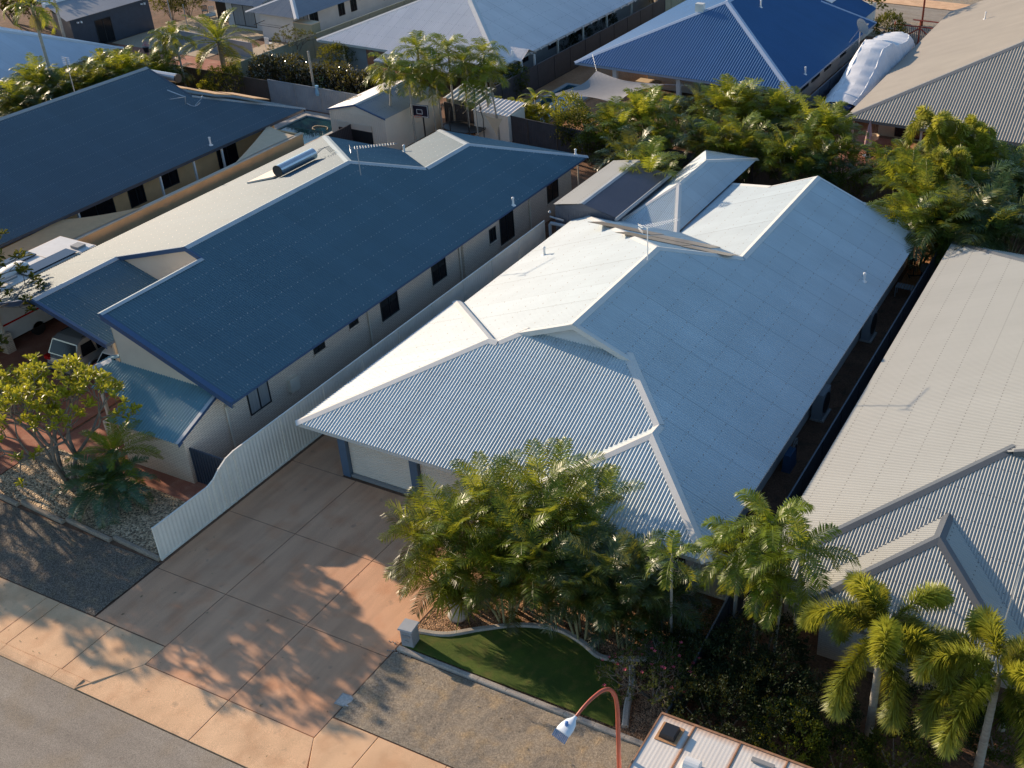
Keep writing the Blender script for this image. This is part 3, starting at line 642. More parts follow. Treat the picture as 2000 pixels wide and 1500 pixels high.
# ================================================================= HOUSE ON THE FAR LEFT (slate roof, tan walls)
h = thing('house', 'large slate blue roofed house with tan rendered walls at the left edge', 'house', (-57, 38, 0))
AR = (0, -1, -50.1, 2.3, 0.4); AL = (0, 1, -65.1, 2.3, 0.4); AK = (1, -1, 53.4, 2.3, 0.343)
roof = make_roof(h, [([(-50.1, 20.0), (-57.6, 20.0), (-57.6, 48.5), (-54.3, 48.5), (-50.1, 53.4)], AR), ([(-65.1, 20), (-57.6, 20), (-57.6, 48.5), (-60.9, 48.5), (-65.1, 53.4)], AL),
                     ([(-54.3, 48.5), (-50.1, 53.4), (-65.1, 53.4), (-60.9, 48.5)], AK)], M['roof_slate'])
c = MB(); cap(c, (-57.6, 20), (-57.6, 48.5), AR, AL, w=0.2); cap(c, (-54.3, 48.5), (-50.1, 53.4), AR, AK, w=0.16); cap(c, (-60.9, 48.5), (-65.1, 53.4), AL, AK); c.build('ridge_capping', M['cap_slate'], roof)
b = MB(); barge(b, (-54.3, 48.5), (-57.6, 48.5), AR, 0.2, side=(0, 1)); fascia_line(b, (-50.1, 20), (-50.1, 53.4), 2.3, side=(1, 0)); fascia_line(b, (-65.1, 53.4), (-50.1, 53.4), 2.3, side=(0, 1))
b.face([(-57.6, 48.4, 5.2), (-60.9, 48.4, 3.9), (-54.3, 48.4, 3.9)]); b.build('fascia', M['fence_navy'], h)
walls(h, [rect(-64.3, 22, -51.2, 51.6)], M['render_tan'], z1=2.26)
for a0, a1, z0, z1 in ((33.6, 35.4, 0.6, 2.15), (36.6, 38.9, 0.6, 2.15), (39.9, 41.0, 0.6, 2.15), (42.2, 43.5, 0.8, 2.15), (46.6, 48.2, 0.2, 2.15)): window(h, 'x', -51.2, a0, a1, z0, z1, 1, glass='glass_dark', sill='render_tan')
for y in (30.0, 36.0, 41.5, 44.0, 46.2): p = MB(); p.box((-50.35, y - 0.05, 0), (-50.25, y + 0.05, 2.2)); p.build('post', M['white_paint'], h)
for (px, py, z) in ((407, 262, 3.1),): P_ = G(px, py, z); pipe_vent(h, P_.x, P_.y, AR, 0.45)
# rooftop dish arm and aerial
q = MB(); b0 = G(363, 205, 3.75); q.tube([b0, b0 + Vector((0.1, 0, 0.55))], 0.03, 6); q.tube([b0 + Vector((0.1, 0, 0.5)), b0 + Vector((-0.7, -0.5, 0.95))], 0.035, 6)
q.tube([b0 + Vector((0.1, 0, 0.5)), b0 + Vector((-1.6, -0.9, 0.25))], 0.02, 5)
pr_ = [b0 + Vector((0.1 + 0.85 * k / 8, 0.25 * k / 8, 0.12 - 0.24 * math.sin(k / 8 * math.pi * 0.9) + 0.16 * (k / 8))) for k in range(9)]; q.tube(pr_, 0.025, 5)
q.tube([b0 + Vector((0.55, 0.2, 0.0)), b0 + Vector((0.95, 0.5, 0.45))], 0.02, 5); q.lathe(b0 + Vector((0.95, 0.5, 0.42)), [(0.06, 0), (0.07, 0.06), (0.03, 0.12)], 8); q.build('aerial_arm', M['galv'], h)
q = MB(); b0 = G(146, 180, 5.3); q.tube([b0, b0 + Vector((0, 0, 2.0))], 0.025, 5)
for k in range(5): q.tube([b0 + Vector((-0.3, 0, 2.0 - 0.1 * k)), b0 + Vector((0.3, 0, 2.0 - 0.1 * k))], 0.01, 4)
q.build('aerial_mast', M['galv'], h)
q = MB()
for k, (x0, x1, y0, y1) in enumerate(((-58.5, -55.6, 48.9, 50.2), (-55.4, -53.2, 49.2, 50.6), (-54.8, -51.8, 50.9, 52.2))):
    t4 = [on(AK, x_, y_, 0.32) for x_, y_ in ((x0, y0), (x1, y0), (x1, y1), (x0, y1))]; q = MB(); q.loft([[p_ - Vector((0, 0, 0.06)) for p_ in t4], t4]); q.build('solar_panel', M['sail_tan'], h)
q = MB(); q.tube([on(AK, -58.0, 49.0, 0.9), on(AK, -56.0, 49.2, 0.9)], 0.26, 16); o = q.build('water_heater_tank', M['galv'], h)
q = MB(); q.tube([on(AK, -55.99, 49.2, 0.9), on(AK, -55.9, 49.2, 0.9)], 0.27, 16); q.build('end_cap', M['frame_dark'], o)

# ================================================================= HOUSE ON THE RIGHT (dune roof)
h = thing('house', 'house with the wide greige metal roof at the right edge, behind the two foxtail palms', 'house', (0, 38, 0))
DL = (0, 1, -8.6, 2.3, T); DR = (0, -1, 7.9, 2.3, T); DF = (1, 1, 25.4, 2.3, T); DB = (1, -1, 51.4, 2.3, T)
VL = (0, 1, -7.08, 2.3, T); VR = (0, -1, -0.28, 2.3, T); VF = (1, 1, 24.15, 2.3, T)
roof = make_roof(h, [([(-8.6, 25.4), (-2.36, 31.64), (-0.35, 31.3), (-0.35, 43.15), (-8.6, 51.4)], DL), ([(7.9, 25.4), (1.66, 31.64), (-0.35, 31.3), (-0.35, 43.15), (7.9, 51.4)], DR),
                     ([(-8.6, 25.4), (-2.36, 31.64), (1.66, 31.64), (7.9, 25.4), (-0.28, 25.4), (-3.68, 28.8), (-7.08, 25.4)], DF), ([(-0.35, 43.15), (7.9, 51.4), (-8.6, 51.4)], DB),
                     ([(-7.08, 24.15), (-3.68, 27.55), (-3.68, 28.8), (-7.08, 25.4)], VL), ([(-0.28, 24.15), (-3.68, 27.55), (-3.68, 28.8), (-0.28, 25.4)], VR), ([(-7.08, 24.15), (-0.28, 24.15), (-3.68, 27.55)], VF)], M['roof_dune'], amp=0.020)
c = MB()
for P, Q, a, b_ in (((-8.6, 25.4), (-2.36, 31.64), DL, DF), ((7.9, 25.4), (1.66, 31.64), DR, DF), ((-0.35, 31.3), (-0.35, 43.15), DL, DR), ((-0.35, 43.15), (-8.6, 51.4), DL, DB), ((-0.35, 43.15), (7.9, 51.4), DR, DB),
                    ((-7.08, 24.15), (-3.68, 27.55), VL, VF), ((-0.28, 24.15), (-3.68, 27.55), VR, VF), ((-3.68, 27.55), (-3.68, 28.8), VL, VR)): cap(c, P, Q, a, b_, w=0.19)
c.build('ridge_capping', M['cap_grey'], roof)
b = MB(); barge(b, (-2.36, 31.3), (-0.35, 31.3), DL, 0.2, side=(0, -1)); barge(b, (1.66, 31.3), (-0.35, 31.3), DR, 0.2, side=(0, -1)); fascia_line(b, (-8.6, 25.4), (-8.6, 51.4), 2.3, side=(-1, 0)); fascia_line(b, (-7.08, 24.15), (-0.28, 24.15), 2.3, side=(0, -1)); fascia_line(b, (-8.6, 25.4), (-7.08, 25.4), 2.3, side=(0, -1))
b.face([(-2.3, 31.6, 4.78), (1.6, 31.6, 4.78), (-0.35, 31.6, 5.5)]); b.build('fascia', M['cap_grey'], h)
walls(h, [rect(-7.9, 26.0, 7.2, 50.8), rect(-6.4, 24.9, -1.0, 26.0)], M['brick_white'], z1=2.28)
window(h, 'y', 24.9, -3.6, -1.7, 0.8, 2.1, -1); window(h, 'y', 26.0, 0.6, 2.8, 0.8, 2.1, -1)

# ================================================================= HOUSE WITH PALE ROOF (top centre)
h = thing('house', 'long house with a pale grey hipped roof and side verandah, behind the tall slender palms', 'house', (-51, 78, 0))
EF = (1, 1, 66.1, 2.3, T); EL = (0, 1, -59.8, 2.3, T); ER = (0, -1, -43.6, 2.3, T); E2 = (1, 1, 64.4, 2.28, 0.05)
EG = (1, 1, 0, 0, 0)
roof = make_roof(h, [([(-59.8, 66.1), (-43.6, 66.1), (-51.7, 74.2)], EF), ([(-59.8, 66.1), (-51.7, 74.2), (-51.7, 96), (-59.8, 96)], EL), ([(-43.6, 66.1), (-51.7, 74.2), (-51.7, 96), (-43.6, 96)], ER),
                     ([(-53.2, 64.3), (-46.5, 64.3), (-46.5, 66.25), (-53.2, 66.25)], (1, 1, 64.3, 2.05, 0.15))], M['roof_pale'], pitch=0.15, amp=0.02)
c = MB(); cap(c, (-59.8, 66.1), (-51.7, 74.2), EL, EF, w=0.22); cap(c, (-43.6, 66.1), (-51.7, 74.2), ER, EF, w=0.28); cap(c, (-51.7, 74.2), (-51.7, 96), EL, ER, w=0.22); c.build('ridge_capping', M['cap_pale'], roof)
b = MB(); fascia_line(b, (-59.8, 66.1), (-43.6, 66.1), 2.3, side=(0, -1)); fascia_line(b, (-43.6, 66.1), (-43.6, 96), 2.3, side=(1, 0)); fascia_line(b, (-53.2, 64.3), (-46.5, 64.3), 2.05, side=(0, -1), depth=0.1)
for k in range(22): b.box((-43.7, 67.5 + k * 1.3, 2.16), (-43.45, 67.6 + k * 1.3, 2.24))
b.build('fascia', M['cap_pale'], h)
# small gabled entry porch on the side
gx0, gy = -45.4, 69.0; pr1 = (1, -1, 70.1, 2.32, 0.5); pr2 = (1, 1, 67.9, 2.32, 0.5)
pr_roof = make_roof(h, [([(-46.3, 69.0), (-43.0, 69.0), (-43.0, 70.1), (-44.2, 70.1)], pr1), ([(-46.3, 69.0), (-43.0, 69.0), (-43.0, 67.9), (-44.2, 67.9)], pr2)], M['roof_pale'], name='porch_roof')
for y in (68.1, 69.9): p = MB(); p.box((-43.2, y - 0.06, 0), (-43.08, y + 0.06, 2.3)); p.build('post', M['white_paint'], h)
walls(h, [rect(-57.0, 69.0, -45.6, 95)], M['render_grey'], z1=2.28)
for x in (-57.5, -53.1, -49.8, -46.6): p = MB(); p.box((x - 0.06, 66.25, 0), (x + 0.06, 66.37, 2.25)); p.build('post', M['clad_cream'], h)
for y in (74.5, 78.5, 82.5, 87): p = MB(); p.box((-43.9, y - 0.06, 0), (-43.78, y + 0.06, 2.25)); p.build('post', M['clad_cream'], h)
p = MB(); p.box((-58.9, 66.5, 0.1), (-55.6, 66.56, 2.2)); p.build('blind', M['fence_grey'], h)
for (px, py, z) in ((999, 85, 3.4),): P_ = G(px, py, z); pipe_vent(h, P_.x, P_.y, ER, 0.45)
for y in (71.5, 76, 80.5, 85): window(h, 'x', -45.6, y, y + 1.5, 0.7, 2.1, 1, sill=False)

# ================================================================= HOUSE WITH COBALT ROOF (top right of centre)
h = thing('house', 'house with a deep blue hipped roof carrying a grey satellite dish', 'house', (-31, 79, 0)); hF = h
FF = (1, 1, 69.4, 2.3, T); FL = (0, 1, -39.55, 2.3, T); FRt = (0, -1, -23.2, 2.3, T); FB = (1, -1, 88.8, 2.3, 0.85)
roof = make_roof(h, [([(-39.55, 69.4), (-23.2, 69.4), (-31.37, 77.57)], FF), ([(-39.55, 69.4), (-31.37, 77.57), (-31.37, 87), (-39.55, 88.8)], FL), ([(-23.2, 69.4), (-31.37, 77.57), (-31.37, 87.0), (-27.3, 87.0), (-23.2, 88.8)], FRt),
                     ([(-27.3, 87.0), (-23.2, 88.8), (-39.55, 88.8), (-35.4, 87.0)], FB), ([(-24.4, 88.9), (-32, 88.9), (-32, 95.5), (-24.4, 93.0)], (0, -1, -24.4, 2.3, 0.3))], M['roof_cobalt'], amp=0.026, pitch=0.19)
c = MB()
for P, Q, a, b_ in (((-39.55, 69.4), (-31.37, 77.57), FL, FF), ((-23.2, 69.4), (-31.37, 77.57), FRt, FF), ((-31.37, 77.57), (-31.37, 87), FL, FRt), ((-27.3, 87.0), (-23.2, 88.8), FRt, FB)): cap(c, P, Q, a, b_, w=0.24)
c.build('ridge_capping', M['cap_cobalt'], roof)
b = MB(); fascia_line(b, (-39.55, 69.4), (-23.2, 69.4), 2.3, side=(0, -1)); fascia_line(b, (-23.2, 69.4), (-23.2, 88.8), 2.3, side=(1, 0)); b.face([(-32, 88.85, 2.2), (-24.4, 88.85, 2.2), (-24.4, 88.85, 2.3), (-32, 88.85, 4.5)]); b.build('fascia', M['cap_cobalt'], h)
walls(h, [rect(-35.5, 73.0, -24.3, 88), rect(-26.9, 70.2, -24.3, 73.0), rect(-32.5, 89, -25, 95)], M['render_white'], z1=2.28)
for y, w in ((70.8, 0.7), (74.3, 1.6), (76.6, 1.8), (79.5, 1.5), (83.3, 1.4)): window(h, 'x', -24.3, y, y + w, 0.8, 2.1, 1, sill=False)
window(h, 'y', 73.0, -30.5, -28.0, 0.1, 2.1, -1, sill=False); window(h, 'y', 70.2, -26.4, -24.9, 0.7, 2.0, -1, sill=False)
for x in (-36.5, -31.6, -27.4): p = MB(); p.box((x - 0.15, 69.65, 0), (x + 0.15, 69.95, 2.25)); p.build('post', M['render_white'], h)
for (px, py, z) in ((1574, 125, 3.2), (1486, 10, 5.0)): P_ = G(px, py, z); pipe_vent(h, P_.x, P_.y, FRt, 0.5)
P_ = G(1366, 21, 5.05); q = MB(); q.box((P_.x - 0.3, P_.y - 0.1, P_.z - 0.1), (P_.x + 0.3, P_.y + 0.35, P_.z + 0.5)); q.build('roof_vent', M['cap_cream'], h)
for x0, x1 in ((-30.6, -29.0), (-28.6, -27.2)):
    pl_ = (0, -1, -24.4, 2.3, 0.3); q = MB(); t4 = [on(pl_, x_, y_, 0.08) for x_, y_ in ((x0, 89.6), (x1, 89.6), (x1, 92.3), (x0, 92.3))]; q.loft([[p_ - Vector((0, 0, 0.05)) for p_ in t4], t4]); q.build('skylight', M['white_paint'], h)
# satellite dish on a mast at the eave
P_ = G(1679, 72, 3.0); D = MB(); D.tube([(P_.x, P_.y, 2.2), (P_.x, P_.y, 3.4)], 0.035, 6)
cen = Vector((P_.x, P_.y, 3.65)); nx = Vector((0.70, -0.30, 0.60)).normalized(); ta = nx.cross(Vector((0, 0, 1))).normalized(); tb = nx.cross(ta)
rings = []
for k in range(6):
    rr = 0.62 * k / 5 + 0.001; rings.append([cen + ta * (rr * 0.85 * math.cos(2 * math.pi * j / 20)) + tb * (rr * math.sin(2 * math.pi * j / 20)) + nx * (0.25 * (rr / 0.62) ** 2) for j in range(20)])
D.loft(rings, cap=False); D.loft([[p_ - nx * 0.02 for p_ in r_] for r_ in rings], cap=False)
D.tube([cen - tb * 0.55, cen + nx * 0.75 + tb * 0.1], 0.018, 5); D.lathe(cen + nx * 0.75 + tb * 0.1, [(0.05, -0.05), (0.06, 0.05)], 8); D.tube([cen, cen + Vector((-0.2, -1.9, -0.6))], 0.012, 4)
D.build('satellite_dish', M['render_grey'], h)

# ================================================================= HOUSE WITH TAUPE ROOF (top right)
h = thing('house', 'house with a big taupe roof at the top right behind the palm thicket', 'house', (-10, 80, 0))
HL = (0, 1, -18.75, 2.3, T); HF = (1, 1, 66.5, 2.3, T); HR = (0, -1, -1.2, 2.3, T); HB = (1, -1, 96.5, 2.3, T)
roof = make_roof(h, [([(-18.75, 66.5), (-9.97, 75.28), (-9.97, 90), (-14.4, 96.0), (-16.5, 95.5), (-17.9, 94.3), (-18.75, 94.6)], HL), ([(-18.75, 66.5), (-9.97, 75.28), (-1.2, 66.5)], HF), ([(-1.2, 66.5), (-9.97, 75.28), (-9.97, 90), (-1.2, 96)], HR)], M['roof_taupe'], amp=0.024, pitch=0.17)
c = MB(); cap(c, (-18.75, 66.5), (-9.97, 75.28), HL, HF, w=0.24); cap(c, (-1.2, 66.5), (-9.97, 75.28), HR, HF, w=0.24); cap(c, (-9.97, 75.28), (-9.97, 90), HL, HR, w=0.24); c.build('ridge_capping', M['cap_taupe'], roof)
b = MB(); fascia_line(b, (-18.75, 66.5), (-1.2, 66.5), 2.3, side=(0, -1)); fascia_line(b, (-18.75, 66.5), (-18.75, 94.6), 2.3, side=(-1, 0)); b.build('fascia', M['cap_taupe'], h)
walls(h, [rect(-17.6, 70.5, -2.0, 94)], M['render_cream'], z1=2.28)
for x in (-18.3, -14.0, -9.5, -5.0): p = MB(); p.box((x - 0.06, 66.8, 0), (x + 0.06, 66.92, 2.25)); p.build('post', M['clad_cream'], h)
window(h, 'y', 70.5, -16.5, -13.5, 0.1, 2.1, -1, sill=False)
for (px, py, z) in ((1925, 28, 4.3),): P_ = G(px, py, z); pipe_vent(h, P_.x, P_.y, HL, 0.5)

# ================================================================= smaller roofs at the top left
h = thing('house', 'pale blue-grey roofed house behind the left palm hedge, at the left edge', 'house', (-80, 52, 0))
IF = (1, 1, 44.0, 2.3, 0.36); IR = (0, -1, -71.2, 2.3, 0.36)
roof = make_roof(h, [([(-71.2, 40.0), (-79.6, 40.0), (-79.6, 50.0), (-71.2, 58.4)], IR), ([(-79.6, 40), (-88, 40), (-88, 58.4), (-79.6, 50)], (0, 1, -88, 2.3, 0.36)), ([(-79.6, 50.0), (-71.2, 58.4), (-88, 58.4)], (1, -1, 58.4, 2.3, 0.36))], M['roof_sky'])
c = MB(); cap(c, (-71.2, 58.4), (-79.6, 50.0), IR, (1, -1, 58.4, 2.3, 0.36), w=0.25); cap(c, (-79.6, 40), (-79.6, 50), IR, (0, 1, -88, 2.3, 0.36), w=0.25); c.build('ridge_capping', M['cap_pale'], roof)
walls(h, [rect(-87, 40, -72, 57.4)], M['render_grey'], z1=2.25)

h = thing('shed', 'navy clad shed house with a mauve low roof and two glass doors, top left', 'shed', (-82, 65, 0))
jf = (1, 1, 63.0, 2.5, 0.2)
JR = (0, -1, -79.9, 2.6, 0.12)
roof = make_roof(h, [([(-79.9, 60.9), (-83.8, 62.4), (-83.8, 69.5), (-79.9, 69.5)], JR)], M['roof_zinc'])
q = MB(); q.box((-84.1, 62.3, 2.9), (-83.8, 69.5, 3.25)); q.build('fascia', M['white_paint'], h)
walls(h, [[(-83.6, 62.6), (-80.2, 61.4), (-80.2, 69.3), (-83.6, 69.3)]], M['fence_navy'], z1=2.5)
window(h, 'x', -80.2, 63.6, 65.2, 0.05, 2.0, 1, sill=False, glass='glass_dark')
q = MB()
for y in (61.8, 68.2):
    q.box((-79.95, y, 2.25), (-79.8, y + 0.12, 2.35)); q.box((-79.95, y + 0.3, 2.2), (-79.8, y + 0.42, 2.35))
q.build('floodlight', M['white_paint'], h)
q = MB(); q.face([(-83.9, 62.3, 3.2), (-83.9, 69.5, 3.2), (-89, 69.5, 4.6), (-89, 62.3, 4.6)][::-1]); q.build('rear_roof', M['roof_sky'], h)

h = thing('house', 'white rendered house with mauve hipped porch roof and small dark windows, top left of centre', 'house', (-68, 78, 0))
KF = (1, 1, 70.1, 2.3, T); KR = (0, -1, -65.1, 2.3, T); KL = (0, 1, -70.4, 2.3, T); KM = (1, 1, 71.6, 2.3, 0.3)
roof = make_roof(h, [([(-70.4, 70.1), (-65.1, 70.1), (-67.75, 72.75)], KF), ([(-65.1, 70.1), (-67.75, 72.75), (-67.75, 90), (-65.1, 90)], KR), ([(-70.4, 70.1), (-67.75, 72.75), (-67.75, 74), (-70.4, 74)], KL), ([(-78.5, 71.6), (-70.4, 71.6), (-70.4, 78), (-78.5, 78)], KM)], M['roof_zinc'])
c = MB(); cap(c, (-70.4, 70.1), (-67.75, 72.75), KL, KF, w=0.2); cap(c, (-65.1, 70.1), (-67.75, 72.75), KR, KF, w=0.2); c.build('ridge_capping', M['cap_pale'], roof)
walls(h, [rect(-69.6, 70.8, -66.2, 90), rect(-75.0, 72.6, -69.6, 80)], M['render_white'], z1=2.26)
window(h, 'x', -66.2, 71.6, 72.6, 0.1, 2.0, 1, sill=False, glass='curtain'); window(h, 'x', -66.2, 72.8, 73.8, 0.1, 2.0, 1, sill=False)
for y in (76.4, 78.0, 82.5): window(h, 'x', -66.2, y, y + 0.8, 0.9, 2.0, 1, sill=False)
window(h, 'y', 72.6, -74.3, -71.9, 0.2, 2.0, -1, sill=False, glass='curtain'); window(h, 'y', 72.6, -70.8, -70.0, 0.1, 2.0, -1, sill=False)
q = MB()
for x in (-69.2, -66.6): q.tube([(x, 70.8, 1.55), (x, 69.6, 1.5)], 0.025, 5)
q.tube([(-69.2, 69.7, 1.5), (-66.6, 69.7, 1.5)], 0.02, 5); q.tube([(-69.2, 70.1, 1.52), (-66.6, 70.1, 1.52)], 0.012, 4); q.build('clothes_airer', M['frame_dark'], h)
q = MB(); q.box((-77.6, 74, 0), (-75.1, 80, 0.0001 + 2.2)); q.build('patio_wall', M['frame_dark'], h)

# ================================================================= sheds between the gardens
h = thing('shed', 'large cream garden shed with a half open roller door beside the basketball hoop', 'shed', (-46.3, 56.5, 0))
SL = (0, 1, -48.6, 2.4, 0.26); SR = (0, -1, -44.1, 2.4, 0.26)
roof = make_roof(h, [([(-48.6, 53.7), (-46.35, 53.7), (-46.35, 59.5), (-48.6, 59.5)], SL)], M['roof_pale'])
r2 = make_roof(h, [([(-44.1, 53.7), (-46.35, 53.7), (-46.35, 59.5), (-44.1, 59.5)], SR)], M['roof_zinc'])
c = MB(); cap(c, (-46.35, 53.7), (-46.35, 59.5), SL, SR, w=0.15); c.build('ridge_capping', M['cap_zinc'], roof)
c = MB(); barge(c, (-48.6, 53.68), (-46.35, 53.68), SL, 0.1, side=(0, -1), w=0.05); barge(c, (-44.1, 53.68), (-46.35, 53.68), SR, 0.1, side=(0, -1), w=0.05); c.build('barge_trim', M['fascia_blue'], h)
w_ = MB(); w_.prism([(-48.5, 53.75), (-44.2, 53.75), (-44.2, 59.4), (-48.5, 59.4)], 0, 2.38); w_.face([(-48.5, 53.74, 2.36), (-44.2, 53.74, 2.36), (-46.35, 53.74, 2.95)])
for k in range(30): w_.box((-48.45 + k * 0.145, 53.735, 0.0), (-48.42 + k * 0.145, 53.75, 2.38))
w_.build('wall', M['clad_cream'], h)
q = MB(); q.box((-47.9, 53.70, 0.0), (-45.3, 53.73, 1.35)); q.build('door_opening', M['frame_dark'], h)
q = roller(h, 'y', 53.71, -47.9, -45.3, 1.35, 1.75, -1, M['door_beige'], 'roller_door')
h = thing('shed', 'dark grey metal shed with a low gabled roof behind the end of the cream fence', 'shed', (-25.8, 49, 0))
SL = (0, 1, -27.55, 3.0, 0.2); SR = (0, -1, -24.0, 2.95, 0.2)
roof = make_roof(h, [([(-27.55, 45.6), (-25.9, 45.6), (-25.9, 52.2), (-27.55, 52.2)], SL)], M['roof_dune'], name='roof')
roof2 = make_roof(h, [([(-24.0, 45.6), (-25.9, 45.6), (-25.9, 51.8), (-24.0, 51.8)], (0, -1, -24.0, 2.95, 0.2))], roofmat('roof_dark', (0.16, 0.15, 0.17), 0.4, lapd=0.2), name='roof')
c = MB(); cap(c, (-25.9, 45.6), (-25.9, 52), SL, SR, w=0.14); c.tube([(-23.92, 45.5, 2.9), (-23.92, 51.9, 2.9)], 0.09, 8); c.build('ridge_capping', M['fence_grey'], roof)
w_ = MB(); w_.prism([(-27.5, 45.7), (-24.08, 45.7), (-24.08, 51.8), (-27.5, 51.8)], 0, 2.95); w_.face([(-27.5, 45.69, 2.9), (-24.08, 45.69, 2.9), (-25.9, 45.69, 3.3)])
for k in range(24): w_.box((-27.48 + k * 0.145, 45.68, 0.0), (-27.45 + k * 0.145, 45.7, 2.95))
w_.build('wall', mat('shed_slate', (0.13, 0.135, 0.16), 0.5, var=0.08), h)
q = MB(); q.tube([(-27.6, 45.3, 0.0), (-27.6, 45.3, 2.0), (-27.55, 45.3, 2.1), (-26.2, 45.3, 2.1)], 0.09, 10); q.tube([(-27.7, 45.5, 2.35), (-26.9, 45.45, 2.3)], 0.05, 8); q.lathe((-27.7, 45.5, 2.6), [(0.02, -.08), (0.09, 0), (0.02, .1)], 10); q.build('pipe', M['fence_grey'], h)

h = thing('pavilion', 'small garden pavilion with a cream hipped roof at the rear of the cream roofed house', 'pavilion', (-22.6, 51, 0))
PR = (0, -1, -21.0, 2.42, 0.58); PLl = (0, 1, -24.2, 2.42, 0.58); PF = (1, 1, 46.3, 2.42, 0.245); PB_ = (1, -1, 57.3, 2.42, 0.25)
roof = make_roof(h, [([(-21.0, 46.3), (-22.6, 50.1), (-22.6, 53.6), (-21.0, 57.3)], PR), ([(-24.2, 46.3), (-22.6, 50.1), (-22.6, 53.6), (-24.2, 57.3)], PLl), ([(-24.2, 46.3), (-21.0, 46.3), (-22.6, 50.1)], PF), ([(-24.2, 57.3), (-21.0, 57.3), (-22.6, 53.6)], PB_)], M['roof_cream'])
c = MB()
for P, Q, a, b_ in (((-21.0, 46.3), (-22.6, 50.1), PR, PF), ((-24.2, 46.3), (-22.6, 50.1), PLl, PF), ((-22.6, 50.1), (-22.6, 53.6), PR, PLl), ((-22.6, 53.6), (-21, 57.3), PR, PB_)): cap(c, P, Q, a, b_, w=0.15)
c.build('ridge_capping', M['cap_cream'], roof)
for x in (-24.0, -21.2):
    for y in (47.2, 57.0): p = MB(); p.box((x - 0.06, y - 0.06, 0), (x + 0.06, y + 0.06, 2.4)); p.build('post', M['frame_dark'], h)
h = thing('shed', 'small pale green garden shed with a striped skillion roof, among the slender palm trunks', 'shed', (-40, 61, 0))
p0 = G(862, 172, 2.0); p1 = G(975, 200, 2.0)
roof = make_roof(h, [([(-44.2, 59.9), (-41.6, 59.9), (-41.6, 62.3), (-44.2, 62.3)], (1, 1, 59.9, 1.9, 0.12))], M['roof_dune'], pitch=0.4, amp=0.03)
walls(h, [rect(-44.0, 60.0, -41.7, 62.2)], M['fence_green'], z1=1.88)
h = thing('shed', 'low garden shed with a cream ribbed roof, right of the pale green shed', 'shed', (-39, 61, 0))
roof = make_roof(h, [([(-41.2, 58.7), (-38.4, 58.7), (-38.4, 60.9), (-41.2, 60.9)], (1, 1, 58.7, 1.85, 0.1))], M['roof_pale'], pitch=0.3, amp=0.03)
walls(h, [rect(-41.1, 58.8, -38.5, 60.8)], M['fence_cream'], z1=1.82)
# ================================================================= GROUND, ROADS, SURFACES (structure)
def sheet(name, poly, z, m, th=None):
    mb = MB()
    if th: mb.prism(poly, z - th, z)
    else: mb.face([(p[0], p[1], z) for p in poly], [(p[0], p[1]) for p in poly])
    return struct(name, mb, m)
sheet('ground', rect(-900, -700, 900, 900), -0.16, M['sand'])
sheet('road', rect(-200, -2, 200, 14.04), -0.07, M['asphalt'])
sheet('rear_road', rect(-120, 98.9, 120, 104.3), -0.05, M['asphalt'])
sheet('rear_pavement', rect(-60, 104.35, 40, 107), 0.0, M['concrete_apron'], 0.15)
sheet('rear_verge', rect(-60, 107, 40, 118), -0.02, M['gravel_grey'], 0.1)
sheet('rear_pavement', rect(-60, 93.0, 40, 98.85), -0.01, M['gravel_grey'], 0.12)
sheet('terrain', rect(-110, 16.45, 30, 92.9), -0.012, M['soil'], 0.14)
# kerb (mountable) with joints
kb = MB()
x = -60.0
while x < 12:
    x1 = x + 2.35
    if x < -26.1 or x > -19.0:
        a, b = x + 0.008, x1 - 0.008
        if x < -26.1 < x1: b = -26.1
        if x < -17.44 < x1: a = -17.44
        pr = [(14.05, -0.13), (14.05, -0.045), (14.12, -0.015), (14.3, 0.012), (14.42, 0.012), (14.42, -0.13)]
        kb.loft([[(a, y, z) for y, z in pr], [(b, y, z) for y, z in pr]])
    x = x1
struct('kerb', kb, M['concrete_apron'])
# front driveway: real slabs with open joints
J = 0.022
dv = MB()
def slab(mb, poly, z=0.0, th=0.12, gap=J, tilt=None):
    cx = sum(p[0] for p in poly) / len(poly); cy = sum(p[1] for p in poly) / len(poly)
    a = sum(poly[i][0] * poly[(i + 1) % len(poly)][1] - poly[(i + 1) % len(poly)][0] * poly[i][1] for i in range(len(poly)))
    if a < 0: poly = poly[::-1]
    n = len(poly); out = []
    for i in range(n):
        p0, p1, p2 = Vector(poly[i - 1]), Vector(poly[i]), Vector(poly[(i + 1) % n])
        d1 = (p1 - p0).normalized(); d2 = (p2 - p1).normalized(); n1 = Vector((-d1.y, d1.x)); n2 = Vector((-d2.y, d2.x))
        bis = (n1 + n2); k = gap / 2 / max(0.3, bis.length / 2 * bis.normalized().dot(n1)) / 1.0
        out.append(p1 + bis.normalized() * (gap / 2) / max(0.4, bis.normalized().dot(n1)))
    zf = tilt or (lambda x, y: z)
    i0 = len(mb.v); e = 0.012
    inner = []
    for i in range(n):
        q = out[i]; c_ = Vector((cx, cy)); d = (c_ - q).normalized()
        inner.append(q + d * e * 1.4)
    mb.face([(q.x, q.y, zf(q.x, q.y)) for q in inner])
    for i in range(n):
        a_, b_ = out[i], out[(i + 1) % n]; ai, bi = inner[i], inner[(i + 1) % n]
        mb.face([(a_.x, a_.y, zf(a_.x, a_.y) - e * 0.7), (b_.x, b_.y, zf(b_.x, b_.y) - e * 0.7), (bi.x, bi.y, zf(bi.x, bi.y)), (ai.x, ai.y, zf(ai.x, ai.y))])
        mb.face([(a_.x, a_.y, zf(a_.x, a_.y) - th), (b_.x, b_.y, zf(b_.x, b_.y) - th), (b_.x, b_.y, zf(b_.x, b_.y) - e * 0.7), (a_.x, a_.y, zf(a_.x, a_.y) - e * 0.7)])
